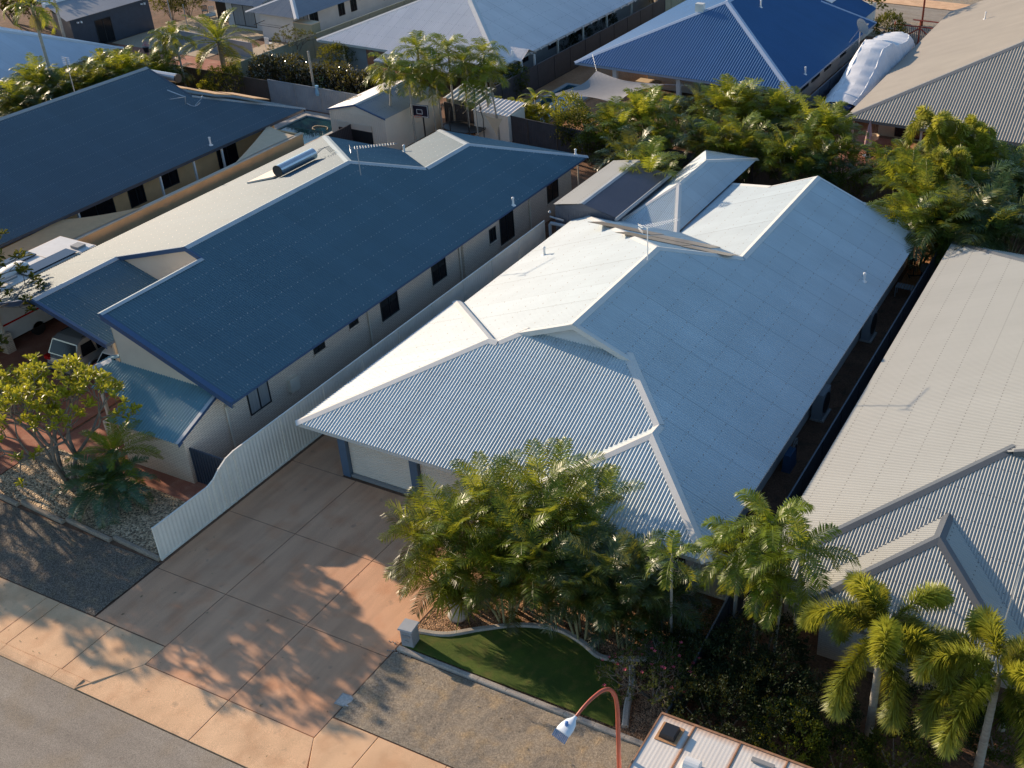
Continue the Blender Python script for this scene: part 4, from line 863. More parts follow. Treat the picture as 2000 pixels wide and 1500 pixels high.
X0, X1, X2, X3 = -27.95, -24.9, -21.55, -18.35
for (xa, xb) in ((X0, X1), (X1, X2), (X2, X3)):
    for (ya, yb) in ((19.1, 22.5), (22.5, 25.9)): slab(dv, rect(xa, ya, xb, yb))
slab(dv, rect(X0, 16.5, X1, 19.1)); slab(dv, rect(X1, 15.67, X2, 19.1)); slab(dv, rect(X2, 15.67, X3, 19.1))
slab(dv, rect(X0, 25.9, -25.55, 31.0)); slab(dv, rect(X0, 31.0, -25.55, 36.0))
slab(dv, [(X3, 22.3), (-15.9, 24.0), (-15.9, 25.55), (X3, 25.55)])
struct('driveway', dv, M['concrete_peach'])
ap = MB(); tl = lambda x, y: -0.10 * max(0.0, min(1.0, (15.0 - y) / 0.95)) - 0.0
slab(ap, [(X1, 15.67), (X2, 15.67), (X2, 14.06), (-26.1, 14.06)], tilt=lambda x, y: -0.045 * max(0, (15.67 - y) / 1.61))
slab(ap, [(X2, 15.67), (X3, 15.67), (-17.44, 14.06), (X2, 14.06)], tilt=lambda x, y: -0.045 * max(0, (15.67 - y) / 1.61))
xs = [-60 + 2.3 * k for k in range(14)]; xs = [x for x in xs if x < -30] + [-29.5, -27.05]
for a, b in zip(xs, xs[1:]): slab(ap, rect(a, 14.42, b, 16.48))
slab(ap, [(-27.05, 14.42), (-25.80, 14.42), (X1, 15.64), (X1, 16.48), (-27.05, 16.48)])
slab(ap, [(-17.6, 14.42), (-16.7, 14.42), (-16.7, 16.48), (X3, 16.48), (X3, 15.64)])
for k in range(8): slab(ap, rect(-16.7 + 2.35 * k, 14.42, -14.35 + 2.35 * k, 16.48))
slab(ap, [(-26.1, 14.06), (-26.1, 14.44), (-25.80, 14.44)], gap=0.004, tilt=lambda x, y: -0.02)
slab(ap, [(-17.44, 14.06), (-17.44, 14.44), (-17.62, 14.44)], gap=0.004, tilt=lambda x, y: -0.02)
struct('pavement', ap, M['concrete_apron'])
# verges and garden beds
def bumpy(name, poly, z, m, step=0.16, amp=0.02, seed=1):
    """uneven sheet clipped to an x-monotone polygon"""
    rnd = random.Random(seed); mb = MB(); xs_ = [p[0] for p in poly]; x0, x1 = min(xs_), max(xs_)
    nx_ = max(1, int((x1 - x0) / step)); cols = []
    for i in range(nx_ + 1):
        u = min(max(x0 + (x1 - x0) * i / nx_, x0 + 1e-4), x1 - 1e-4); ys = []
        for k in range(len(poly)):
            a, b = poly[k], poly[(k + 1) % len(poly)]
            if (a[0] - u) * (b[0] - u) < 0: ys.append(a[1] + (u - a[0]) / (b[0] - a[0]) * (b[1] - a[1]))
        cols.append((u, min(ys), max(ys)))
    ny = max(1, int(max(c_[2] - c_[1] for c_ in cols) / step))
    for (u, a, b) in cols:
        for j in range(ny + 1):
            y = a + (b - a) * j / ny; e = 0 if j in (0, ny) else 1
            mb.v.append((u, y, z + e * amp * (rnd.random() + 0.7 * math.sin(u * 2.1 + y) * math.sin(y * 1.7 - u))))
    for i in range(nx_):
        for j in range(ny):
            k = i * (ny + 1) + j; mb.quadidx((k, k + ny + 1, k + ny + 2, k + 1))
    me = mb.mesh(name, m, smooth=True); o = bpy.data.objects.new(name, me); COL.objects.link(o); return tag(o, kind='structure')
bumpy('verge', [(X3 + 0.05, 16.5), (-3, 16.5), (-3, 19.38), (X3 + 0.05, 19.38)], 0.012, M['gravel_grey'], 0.12, 0.035, 3)
bumpy('verge', [(-60, 16.5), (X0 - 0.04, 16.5), (X0 - 0.04, 19.3), (-60, 19.3)], 0.010, M['gravel_dark'], 0.16, 0.03, 4)
bumpy('garden_bed', [(-37.25, 19.6), (-28.25, 19.6), (-28.25, 22.1), (-37.25, 22.6)], 0.02, M['pebble'], 0.14, 0.03, 5)
sheet('path', [(-37.2, 22.6), (-28.2, 22.1), (-28.2, 23.3), (-30.2, 23.3), (-33.4, 23.3), (-33.4, 26), (-37.2, 26)], 0.01, M['concrete_red'], 0.1)
sheet('neighbour_driveway', rect(-45.6, 14.5, -37.35, 36), 0.018, M['concrete_red'], 0.1)
def strip(name, pts, w, hh, m):
    """raised edging along a polyline"""
    mb = MB(); secs = []
    pts = [Vector((p[0], p[1], 0)) for p in pts]
    for i, p in enumerate(pts):
        d = (pts[min(i + 1, len(pts) - 1)] - pts[max(i - 1, 0)]).normalized(); n_ = Vector((-d.y, d.x, 0)) * w / 2
        secs.append([tuple(p - n_ + Vector((0, 0, -0.05))), tuple(p - n_ + Vector((0, 0, hh * 0.8))), tuple(p - n_ * 0.6 + Vector((0, 0, hh))), tuple(p + n_ * 0.6 + Vector((0, 0, hh))), tuple(p + n_ + Vector((0, 0, hh * 0.8))), tuple(p + n_ + Vector((0, 0, -0.05)))])
    mb.loft(secs)
    o = mb.build(name, m); return o
es = [Vector((X3 + 0.1, 19.52)), Vector((-9.3, 19.44))]
for k in range(9):
    a = es[0].lerp(es[1], k / 9); b = es[0].lerp(es[1], (k + 1) / 9)
    tag(strip('garden_edging', [(a.x, a.y), (b.x - 0.012, b.y)], 0.17, 0.11, M['kerb_stone']), ['first', 'second', 'third', 'fourth', 'fifth', 'sixth', 'seventh', 'eighth', 'ninth'][k] + ' concrete edging block along the gravel verge, counted from the letterbox pillar', 'edging', 'concrete edging blocks along the verge')
for k in range(4):
    x0 = -37.4 + k * 2.32; tag(strip('sleeper', [(x0, 19.58), (x0 + 2.3, 19.42)], 0.16, 0.13, M['sleeper']), ['timber sleeper edging the pebbles, cut by the left edge', 'timber sleeper edging the pebbles, second from the left edge', 'timber sleeper edging the pebbles below the cycad', 'timber sleeper edging the pebbles, touching the cream fence end'][k], 'sleeper', 'timber sleepers along the pebble garden')
# mulch, turf, curved edging
def smooth_curve(P, n=10):
    out = []
    for i in range(len(P) - 1):
        p0, p1, p2, p3 = P[max(i - 1, 0)], P[i], P[i + 1], P[min(i + 2, len(P) - 1)]
        for k in range(n):
            t = k / n
            out.append(tuple(0.5 * ((2 * p1[c_]) + (-p0[c_] + p2[c_]) * t + (2 * p0[c_] - 5 * p1[c_] + 4 * p2[c_] - p3[c_]) * t * t + (-p0[c_] + 3 * p1[c_] - 3 * p2[c_] + p3[c_]) * t ** 3) for c_ in (0, 1)))
    out.append(tuple(P[-1])); return out
cv = smooth_curve([(-18.05, 20.35), (-17.2, 20.6), (-16.3, 21.3), (-15.2, 22.0), (-14.1, 22.3), (-13.2, 22.15), (-12.3, 21.85), (-11.4, 22.2), (-10.6, 22.6)])
lawn = [(p[0], p[1]) for p in cv if p[0] < -12.0]
bumpy('mulch_bed', [(X3 + 0.06, 19.65), (-9.35, 19.55), (-9.35, 25.6), (-15.9, 25.6), (X3 + 0.06, 22.25)], 0.015, M['mulch'], 0.12, 0.05, 6)
ly = lambda x: 20.3
lp = [(X3 + 0.15, 19.62)] + [(-17.9, 20.35)] + lawn[3:] + [(-11.6, 21.4), (-11.0, 20.6), (-10.75, 19.62)]
bumpy('turf', lp, 0.10, M['turf'], 0.12, 0.012, 8)
tag(strip('curved_edging', cv, 0.2, 0.17, M['kerb_stone']), 'curved grey concrete edging snaking between the turf and the mulch', 'edging')
tag(strip('curved_edging', smooth_curve([(-11.3, 21.9), (-10.95, 21.2), (-10.75, 20.5), (-10.45, 19.75)]), 0.2, 0.17, M['kerb_stone']), 'short curved grey edging at the right end of the turf, beside the pink flowering shrub', 'edging')
# back yards
sheet('side_path', rect(-10.8, 24.0, -9.35, 50.0), 0.004, M['soil'], 0.1)
sheet('back_yard', rect(-10.7, 50.0, -9.35, 56.5), 0.012, M['soil_red'], 0.1)
sheet('back_yard', rect(-33, 53.4, -21.5, 58), 0.012, M['soil'], 0.1)
sheet('patio', rect(-80.0, 64.6, -70, 82), 0.012, M['sand'], 0.1)
sheet('patio', rect(-79, 60.2, -59.5, 64.5), 0.02, M['concrete_red'], 0.1)
sheet('patio', rect(-68.5, 64.7, -60.5, 70.5), 0.022, M['sand'], 0.1)
sheet('lawn', rect(-60.3, 61.2, -52.0, 65.5), 0.012, M['grass'], 0.1)
sheet('pool_deck', rect(-55.6, 51.9, -48.8, 58.2), 0.02, M['concrete_grey'], 0.1)
sheet('pool_deck', rect(-42.5, 59, -35, 76), 0.02, M['soil_red'], 0.1)
sheet('neighbour_path', rect(-24.2, 69.5, -20.5, 92), 0.012, M['concrete_grey'], 0.1)
sheet('neighbour_yard', rect(-20.4, 60, -8, 70), 0.012, M['concrete_red'], 0.1)
sheet('neighbour_garden', rect(-9.0, 16.45, 8, 24.8), 0.012, M['soil'], 0.1)
def pool(loc, w, l, label, rz=0):
    t = thing('swimming_pool', label, 'pool', loc, local=True, rz=rz)
    mb = MB()
    for a, b in (((-w / 2 - .3, -l / 2 - .3), (w / 2 + .3, -l / 2)), ((-w / 2 - .3, l / 2), (w / 2 + .3, l / 2 + .3)), ((-w / 2 - .3, -l / 2), (-w / 2, l / 2)), ((w / 2, -l / 2), (w / 2 + .3, l / 2))):
        mb.box((a[0], a[1], 0), (b[0], b[1], 0.16))
    mb.build('coping', M['concrete_grey'], t)
    mb = MB()
    for a, b in (((-w / 2, -l / 2), (w / 2, -l / 2 + .04)), ((-w / 2, l / 2 - .04), (w / 2, l / 2)), ((-w / 2, -l / 2 + .04), (-w / 2 + .04, l / 2 - .04)), ((w / 2 - .04, -l / 2 + .04), (w / 2, l / 2 - .04))):
        mb.box((a[0], a[1], 0.0), (b[0], b[1], 0.155))
    mb.build('pool_wall', M['pool_blue'], t)
    mb = MB(); mb.face([(-w / 2 + .04, -l / 2 + .04, 0.07), (w / 2 - .04, -l / 2 + .04, 0.07), (w / 2 - .04, l / 2 - .04, 0.07), (-w / 2 + .04, l / 2 - .04, 0.07)]); mb.build('water', M['pool_water'], t); return t
pool((-51.8, 54.8, 0.02), 3.6, 4.6, 'dark green swimming pool behind the slate roofed house')
q = MB(); cp = G(625, 250, 0.15); q.tube([cp + Vector((0.55 * math.cos(a_ * .35), 0.4 * math.sin(a_ * .35), 0.02 * math.sin(a_))) for a_ in range(14)], 0.03, 6); tag(q.build('pool_hose', M['sail_white']), 'pale curled hose floating on the dark green pool', 'hose')
pool((-39.6, 66.6, 0.02), 2.4, 8.0, 'long narrow pool by the dark fence under the shade sail of the cobalt roofed house')

# ================================================================= FENCES
def fence(name, label, pts, m, hts, post_m=None, panel=2.37, rib=0.16, amp=0.006, cat='fence', z0=0.0, posts=True, rails=True):
    """pts: xy polyline, hts: top heights at each pt"""
    t = thing(name, label, cat, (pts[0][0], pts[0][1], 0))
    for si, (a, b, ha, hb) in enumerate(zip(pts, pts[1:], hts, hts[1:])):
        a, b = Vector(a), Vector(b); L = (b - a).length; n = max(1, round(L / panel)); d = (b - a) / L; s_ = Vector((-d.y, d.x))
        for k in range(n):
            u0, u1 = L * k / n + 0.03, L * (k + 1) / n - 0.03; mb = MB()
            ns = max(2, int((u1 - u0) / (rib / 6)))
            prev = None
            for i in range(ns + 1):
                u = u0 + (u1 - u0) * i / ns; ph = (u / rib) % 1.0
                off = amp * (1 if ph < 0.35 else (1 - (ph - 0.35) / 0.15 * 2 if ph < 0.5 else (-1 if ph < 0.85 else -1 + (ph - 0.85) / 0.15 * 2)))
                p = a + d * u + s_ * off; top = ha + (hb - ha) * u / L
                i0 = len(mb.v); mb.v += [(p.x, p.y, z0 + 0.02), (p.x, p.y, z0 + top)]
                if prev is not None: mb.quadidx((prev, i0, i0 + 1, prev + 1))
                prev = i0
            if rails:
                for hz in (0.0, 1.0):
                    q = []
                    for u in (u0, u1):
                        top = (ha + (hb - ha) * u / L) if hz else 0.05
                        for so_ in (-1, 1):
                            for dz in (-0.045, 0.012): p = a + d * u + s_ * (0.028 * so_); q.append((p.x, p.y, z0 + top + dz))
                    i0 = len(mb.v); mb.v += q
                    for f_ in ((0, 1, 5, 4), (2, 6, 7, 3), (1, 3, 7, 5), (0, 4, 6, 2), (0, 2, 3, 1), (4, 5, 7, 6)): mb.quadidx([i0 + w for w in f_])
            mb.build('fence_panel', m, t)
        if posts:
            for k in range(1 if si else 0, n + 1):
                u = L * k / n; p = a + d * u; top = ha + (hb - ha) * u / L; mb = MB()
                Mx = Matrix.Translation((p.x, p.y, 0)) @ Matrix.Rotation(math.atan2(d.y, d.x), 4, 'Z')
                mb.box((-0.028, -0.035, z0), (0.028, 0.035, z0 + top + 0.015), mat=Mx); mb.build('post', post_m or m, t)
    return t
fence('fence', 'cream metal fence along the driveway, curving down to the front', [(-28.08, 19.45), (-28.08, 21.95), (-28.08, 22.25), (-28.08, 22.6), (-28.08, 23.0), (-28.08, 23.4), (-28.08, 45.5)], M['fence_cream'], [1.41, 1.41, 1.5, 1.76, 1.96, 2.03, 2.04])
fence('fence', 'dark blue metal fence between the cream roofed house and the right house', [(-9.25, 21.0), (-9.22, 24.5), (-9.22, 56.5)], M['fence_navy'], [1.1, 1.7, 1.75])
fence('fence', 'low slate blue fence sloping down beside the pink flowering shrub, right of the turf', [(-9.2, 16.9), (-9.25, 21.0)], M['fence_navy'], [0.9, 1.1])
fence('fence', 'beige side fence panel at the right front corner of the cream roofed house', [(-10.85, 25.9), (-9.3, 25.9)], M['fence_cream'], [1.9, 1.9])
fence('fence', 'dark purple metal fence between the tan walled house and the blue roofed house', [(-46.9, 24), (-46.9, 54.0)], M['fence_dark'], [1.65, 1.65])
fence('fence', 'pale grey rear fence with posts in front of the purple hedge', [(-57.8, 58.45), (-48.8, 58.45)], M['fence_grey'], [1.7, 1.7], post_m=M['fence_grey'])
fence('fence', 'shaded grey-green rear fence behind the slate roofed house', [(-72, 58.5), (-57.9, 58.45)], M['fence_brown'], [1.6, 1.6])
fence('fence', 'black rear fence behind the blue roofed house, below the yellow-green plants', [(-43.9, 59.6), (-30.5, 58.4), (-24.3, 58.0)], M['timber_dark'], [1.75, 1.75, 1.75], post_m=M['fence_brown'])
fence('fence', 'brown rear fence behind the cream roofed house, under the palm hedge', [(-24.3, 58.0), (-9.2, 58.6)], M['fence_brown'], [1.7, 1.7])
fence('fence', 'pale ribbed rear fence below the large palm thicket at the right', [(-9.2, 58.6), (4, 58.6)], M['fence_cream'], [1.7, 1.7])
fence('fence', 'tall dark grey fence between the pale roofed house and the narrow pool', [(-42.6, 59.8), (-42.6, 91)], M['fence_dark'], [1.75, 1.75])
fence('fence', 'long green metal fence between the white rendered house and the pale roofed house', [(-62.2, 59), (-62.2, 92)], M['fence_green'], [1.8, 1.8])
fence('fence', 'olive green fence behind the pale roofed house at the top edge', [(-43.2, 91), (-43.2, 104)], M['fence_green'], [1.8, 1.8])
fence('fence', 'navy fence between the cobalt roofed house and the covered boat', [(-22.55, 68.5), (-22.55, 89)], M['fence_navy'], [1.7, 1.7])
fence('fence', 'slate coloured fence at the rear of the navy shed', [(-80, 59.4), (-71, 59.4)], M['fence_brown'], [1.3, 1.3])
fence('fence', 'pale grey mesh pool fence in front of the white rendered house', [(-74.5, 66.5), (-66.5, 66.2)], M['fence_grey'], [1.2, 1.2])
# tan boundary wall beside the slate roofed house
t = thing('wall', 'tan rendered boundary wall beside the dark fence, left of the blue roofed house', 'wall', (-48.4, 40, 0))
mb = MB(); mb.box((-48.2, 26, 0), (-48.05, 50.6, 1.85)); mb.box((-51.2, 50.45, 0), (-48.2, 50.6, 1.85)); mb.build('wall_panel', M['render_tan'], t)
mb = MB(); mb.box((-48.26, 26, 1.853), (-47.99, 50.66, 1.92)); mb.build('coping', M['render_cream'], t)
# red framed gate at the rear road
t = thing('gate', 'dark ribbed gate with a rusty red frame at the rear road', 'gate', (-20.5, 91.4, 0))
mb = MB()
for k in range(26): mb.box((-22.2 + k * 0.15, 91.3, 0.1), (-22.12 + k * 0.15, 91.34, 1.65))
mb.build('gate_sheet', M['fence_grey'], t)
mb = MB()
for a, b in (((-22.3, 91.25, 0), (-22.3, 91.25, 1.9)), ((-18.3, 91.25, 0), (-18.3, 91.25, 1.9)), ((-22.3, 91.25, 1.7), (-18.3, 91.25, 1.7)), ((-20.3, 91.25, 0.1), (-20.3, 91.25, 2.2)), ((-22.3, 91.25, 0.2), (-20.3, 91.25, 1.6)), ((-20.3, 91.25, 1.6), (-18.3, 91.25, 0.2)), ((-20.9, 91.25, 2.2), (-18.3, 91.25, 2.2))): mb.tube([a, b], 0.05, 4)
mb.build('gate_frame', M['red_pole'], t)

# ================================================================= SHADE SAILS
def sail(label, corners, m, sag=0.3, bow=0.16, n=14, posts=()):
    t = thing('shade_sail', label, 'shade sail', tuple(corners[0]))
    c_ = [Vector(p) for p in corners]; tri = len(c_) == 3
    cen = sum(c_, Vector()) / len(c_); mb = MB()
    if tri: c_ = [c_[0], c_[1], c_[2], c_[2]]
    rows = []
    for i in range(n + 1):
        u = i / n; row = []
        for j in range(n + 1):
            v = j / n
            p = (c_[0] * (1 - u) + c_[1] * u) * (1 - v) + (c_[3] * (1 - u) + c_[2] * u) * v
            eb = 4 * u * (1 - u) * abs(2 * v - 1) ** 2 + 4 * v * (1 - v) * abs(2 * u - 1) ** 2
            p = p + (cen - p) * bow * eb; p.z -= sag * 16 * u * (1 - u) * v * (1 - v) * 0.5
            row.append(p)
        rows.append(row)
    for i in range(n):
        for j in range(n):
            mb.face([rows[i][j], rows[i + 1][j], rows[i + 1][j + 1], rows[i][j + 1]])
    mb.build('fabric', m, t, smooth=False)
    for a, b in posts:
        p = MB(); p.tube([a, b], 0.045 if (Vector(a) - Vector(b)).z ** 2 > 0.6 else 0.012, 6); p.build('post' if (Vector(a) - Vector(b)).z ** 2 > 0.6 else 'cable', M['galv'], t)
    return t
a, b, c2, d2 = G(1165, 138, 2.5), G(1298, 165, 2.4), G(1205, 203, 1.8), G(1070, 187, 1.9)
sail('large grey four cornered shade sail over the pool of the cobalt roofed house', [a, b, c2, d2], M['sail_grey'], 0.45, 0.26, posts=((tuple(a), tuple(G(1157, 106, 3.2))), (tuple(b), tuple(b + Vector((1.5, 0.3, 0.05)))), (tuple(d2), tuple(d2 + Vector((-1.8, 0, -0.1)))), (tuple(c2), tuple(Vector((c2.x, c2.y, 0))))))
sail('tan shade sail strung over the tan wall at the far left', [(-50.2, 34.9, 2.15), (-50.0, 29.0, 2.1), (-48.1, 27.5, 1.95), (-48.1, 38.2, 1.95)], M['sail_tan'], 0.2, 0.08)
sail('small cream shade sail at the rear end of the tan wall', [(-50.3, 50.2, 2.2), (-48.15, 50.0, 1.95), (-48.15, 45.0, 1.95)], M['sail_white'], 0.15, 0.08)
0 and sail('large tan shade sail by the tan wall, behind the left caravan', [(-50.2, 36.5, 2.2), (-48.15, 41.5, 1.95), (-48.15, 35.5, 1.95)], M['sail_tan'], 0.15, 0.05)
a = G(945, 224, 2.1); sail('small torn white sail hanging by the black rear fence', [a, a + Vector((1.3, 0.1, -0.1)), a + Vector((0.9, -0.05, -1.3))], M['sail_white'], 0.25, 0.2)
# ================================================================= VEGETATION
rnd = random.Random(11)
UP = Vector((0, 0, 1))
def leaflet(mb, p, d, side, L, w, droop, r):
    w2 = side * (w / 2); mid = p + d * (L * 0.5) - UP * (L * droop * 0.25); tip = p + d * (L * 0.95) - UP * (L * droop)
    i = len(mb.v); mb.v += [tuple(p - w2 * 0.5), tuple(p + w2 * 0.5), tuple(mid + w2), tuple(mid - w2), tuple(tip)]
    mb.f += [(i, i + 1, i + 2, i + 3), (i + 3, i + 2, i + 4)]; mb.uv += [None, None]; mb.m += [0, 0]; mb.r += [r, r]
def frond(mb, o, az, el, L, W, n, curve, lw, mode='flat', droop=0.3, bare=0.16, base_r=0.5, vee=0.35, fwd=0.5, rach=0.02):
    p = Vector(o); seg = 14; pts = [p.copy()]; e = el; tw = rnd.uniform(-0.25, 0.25)
    for k in range(seg):
        a2 = az + tw * (k / seg) ** 1.5
        d = Vector((math.cos(a2) * math.cos(e), math.sin(a2) * math.cos(e), math.sin(e))); p = p + d * (L / seg); pts.append(p.copy()); e -= curve / seg * (0.4 + 1.2 * k / seg)
    i0 = len(mb.f); mb.tube(pts, [rach * (1 - 0.8 * k / seg) for k in range(seg + 1)], 3, cap=False, r=min(1, base_r + 0.25))
    for k in range(n):
        t = bare + (1 - bare) * (k + 0.5) / n; f = t * seg; i = min(seg - 1, int(f)); q = pts[i].lerp(pts[i + 1], f - i); d = (pts[i + 1] - pts[i]).normalized()
        s = d.cross(UP); s = s.normalized() if s.length > 1e-3 else Vector((1, 0, 0)); nn = s.cross(d).normalized()
        prof = max(0.12, math.sin(math.pi * (0.10 + 0.84 * (t - bare) / (1 - bare))) ** 0.7)
        if mode == 'flat':
            for sg in (-1, 1):
                ln = W * prof * rnd.uniform(0.85, 1.1)
                dd = (s * sg + d * (fwd + rnd.uniform(-0.1, 0.15)) + nn * (vee + rnd.uniform(-0.2, 0.2))).normalized()
                leaflet(mb, q, dd, d, ln, lw, droop * rnd.uniform(0.6, 1.4), min(1, max(0, base_r + rnd.uniform(-0.25, 0.3))))
        else:
            for j in range(9):
                th = rnd.uniform(0, 2 * math.pi); ln = W * prof ** 0.6 * rnd.uniform(0.75, 1.1)
                dd = (s * math.cos(th) + nn * math.sin(th) + d * 0.35).normalized(); sd_ = dd.cross(d)
                sd_ = sd_.normalized() if sd_.length > 1e-3 else s
                leaflet(mb, q, dd, sd_, ln, lw, droop * rnd.uniform(0.5, 1.3), min(1, max(0, base_r + rnd.uniform(-0.3, 0.35) + 0.2 * (t - 0.5))))
def ringed_stem(mb, pts, r0, r1, n=8):
    k = len(pts); out = []; rad = []
    for i in range(k - 1):
        for j in range(4):
            out.append(Vector(pts[i]).lerp(Vector(pts[i + 1]), j / 4)); t = (i + j / 4) / (k - 1); rad.append((r0 + (r1 - r0) * t) * (1.0 if j % 2 else 1.06))
    out.append(Vector(pts[-1])); rad.append(r1); mb.tube(out, rad, n)
def single_palm(name, hgt_, nf=11, L=1.8, W=0.5, n=34, curve=1.6, lw=0.05, trunk_r=(0.10, 0.07), mode='flat', droop=0.35, leaf='leaf_palm', bark='bark_pale', els=(1.35, -0.35), lean=0.0, shaft=True, dead=0, base_r=0.45, vee=0.35, label='palm', fwd=0.6):
    t = thing(name, label, 'palm', (0, 0, 0), local=True)
    ax = rnd.uniform(0, 6.28); pts = [Vector((lean * hgt_ * (k / 5) ** 1.6 * math.cos(ax), lean * hgt_ * (k / 5) ** 1.6 * math.sin(ax), hgt_ * k / 5)) for k in range(6)]
    tr = MB(); ringed_stem(tr, pts, *trunk_r); tr.build('trunk', M[bark], t, smooth=True)
    top = pts[-1]
    if shaft:
        sh = MB(); sh.tube([top, top + Vector((0, 0, 0.35)), top + Vector((0, 0, 0.6))], [trunk_r[1] * 1.15, trunk_r[1] * 1.0, trunk_r[1] * 0.4], 8); sh.build('crownshaft', M['cane_stem'], t, smooth=True); top = top + Vector((0, 0, 0.45))
    cr = MB()
    for k in range(nf):
        u = k / max(1, nf - 1); el = els[0] + (els[1] - els[0]) * u ** 0.9
        frond(cr, top + Vector((0, 0, rnd.uniform(-0.1, 0.06))), k * 2.399 + rnd.uniform(-.25, .25), el + rnd.uniform(-.1, .1), L * (0.8 + 0.25 * min(1, u * 2)) * rnd.uniform(0.9, 1.08), W, n, curve * rnd.uniform(0.8, 1.15), lw, mode, droop, fwd=fwd, base_r=base_r + 0.4 * (0.5 - u), vee=vee)
    cr.build('crown', M[leaf], t)
    if dead:
        dd = MB()
        for k in range(dead): frond(dd, top - Vector((0, 0, 0.3)), rnd.uniform(0, 6.28), -0.9, L * 0.55, W * 0.6, 12, 0.7, lw, 'flat', 0.8, base_r=0.5)
        dd.build('dead_fronds', M['leaf_dry'], t)
    return t
def clump_palm(name, hgt_, stems=7, nf=6, L=1.5, W=0.45, n=26, leaf='leaf_palm', spread=0.9, label='clumping palm', lw=0.05, low=0.45, base_r=0.45, upr=1.4, cur=(1.3, 2.1)):
    t = thing(name, label, 'palm', (0, 0, 0), local=True)
    for s_ in range(stems):
        a = s_ * 2.4 + rnd.uniform(-.4, .4); h_ = hgt_ * rnd.uniform(low, 1.0) if s_ else hgt_; rr = spread * (0.35 + 0.65 * (s_ / max(1, stems - 1)))
        b0 = Vector((0.25 * math.cos(a), 0.25 * math.sin(a), 0)); b1 = Vector((rr * math.cos(a), rr * math.sin(a), h_ * 0.72))
        pts = [b0, b0.lerp(b1, 0.35) + Vector((0, 0, 0.12)), b0.lerp(b1, 0.7) + Vector((0, 0, 0.08)), b1]
        st = MB(); ringed_stem(st, pts, 0.055, 0.035, 6); st.build('stem', M['cane_stem'], t, smooth=True)
        cr = MB()
        for k in range(nf):
            u = k / max(1, nf - 1); el = 1.48 - upr * u
            frond(cr, b1 + Vector((0, 0, rnd.uniform(-.15, .1))), k * 2.399 + a + rnd.uniform(-.3, .3), el, L * rnd.uniform(0.75, 1.1), W * rnd.uniform(.85, 1.1), n, rnd.uniform(*cur), lw, 'flat', rnd.uniform(.15, .42), fwd=0.7, vee=0.22, base_r=base_r + 0.5 * (0.5 - u) + rnd.uniform(-.15, .15), bare=0.2)
        cr.build('crown', M[leaf], t)
    return t
def bush(name, rx, ry, rz, n=1500, size=0.09, leaf='leaf_bush', label='shrub', cl=14, stems=5, aspect=0.5, base_r=0.5, lift=0.15, cat='shrub', hollow=0.55):
    t = thing(name, label, cat, (0, 0, 0), local=True)
    st = MB()
    for k in range(stems):
        a = k * 2.4; st.tube([(0.06 * math.cos(a), 0.06 * math.sin(a), 0), (rx * .35 * math.cos(a), ry * .35 * math.sin(a), rz * .7), (rx * .6 * math.cos(a), ry * .6 * math.sin(a), rz * 1.35)], [0.035, 0.025, 0.01], 5)
    st.build('stem', M['bark'], t)
    mb = MB(); nc = n // cl
    lob = [(rnd.uniform(0, 6.28), rnd.uniform(-0.2, 1.2), rnd.uniform(0.1, 0.28)) for _ in range(7)]
    for c_ in range(nc):
        az = rnd.uniform(0, 6.28); el = math.asin(rnd.uniform(-0.55, 1.0)); k = rnd.uniform(hollow, 1.0) ** 0.6
        for (la, le, lm) in lob:
            dd = math.cos(az - la) * math.cos(el) * math.cos(le) + math.sin(el) * math.sin(le); k += lm * max(0, dd) ** 6
        k *= rnd.uniform(0.9, 1.04); c0 = Vector((rx * k * math.cos(az) * math.cos(el), ry * k * math.sin(az) * math.cos(el), rz + lift + rz * k * math.sin(el)))
        if c0.z < 0.05: c0.z = 0.05 + rnd.random() * 0.1
        out = Vector((math.cos(az) * math.cos(el), math.sin(az) * math.cos(el), math.sin(el) + 0.4)).normalized(); br = rnd.uniform(-.2, .2)
        for j in range(cl):
            d = (out + Vector((rnd.uniform(-1, 1), rnd.uniform(-1, 1), rnd.uniform(-.8, 1)))).normalized(); s_ = d.cross(Vector((rnd.uniform(-1, 1), rnd.uniform(-1, 1), 1))).normalized()
            p = c0 + Vector((rnd.gauss(0, size), rnd.gauss(0, size), rnd.gauss(0, size))) * 0.9; L = size * rnd.uniform(1.0, 1.7); w = s_ * (L * aspect / 2)
            mb.face([p, p + d * L * .5 + w, p + d * L, p + d * L * .5 - w], None, 0, min(1, max(0, base_r + br + rnd.uniform(-.25, .25))))
    mb.build('foliage', M[leaf], t); return t
def spiky(name, hgt_, n=46, L=0.75, leaf='leaf_lime', heads=1, label='spiky plant', cat='plant', r=0.09):
    t = thing(name, label, cat, (0, 0, 0), local=True); tr = MB(); cr = MB()
    for hd in range(heads):
        a = hd * 2.2 + 0.4; top = Vector((0.35 * (hd > 0) * math.cos(a), 0.35 * (hd > 0) * math.sin(a), hgt_ * (1 - 0.2 * (hd % 3) * (heads > 1))))
        tr.tube([(0, 0, 0), (top.x * .3, top.y * .3, top.z * .5), top], [r * 1.6, r, r * .6], 8)
        for k in range(n):
            az = k * 2.399; el = 1.4 - 1.7 * (k / n) + rnd.uniform(-.15, .15); d = Vector((math.cos(az) * math.cos(el), math.sin(az) * math.cos(el), math.sin(el))); s_ = d.cross(UP).normalized()
            leaflet(cr, top, d, s_, L * rnd.uniform(.8, 1.1), 0.045, 0.35, rnd.uniform(.2, .9))
    tr.build('trunk', M['bark_pale'], t, smooth=True); cr.build('crown', M[leaf], t); return t
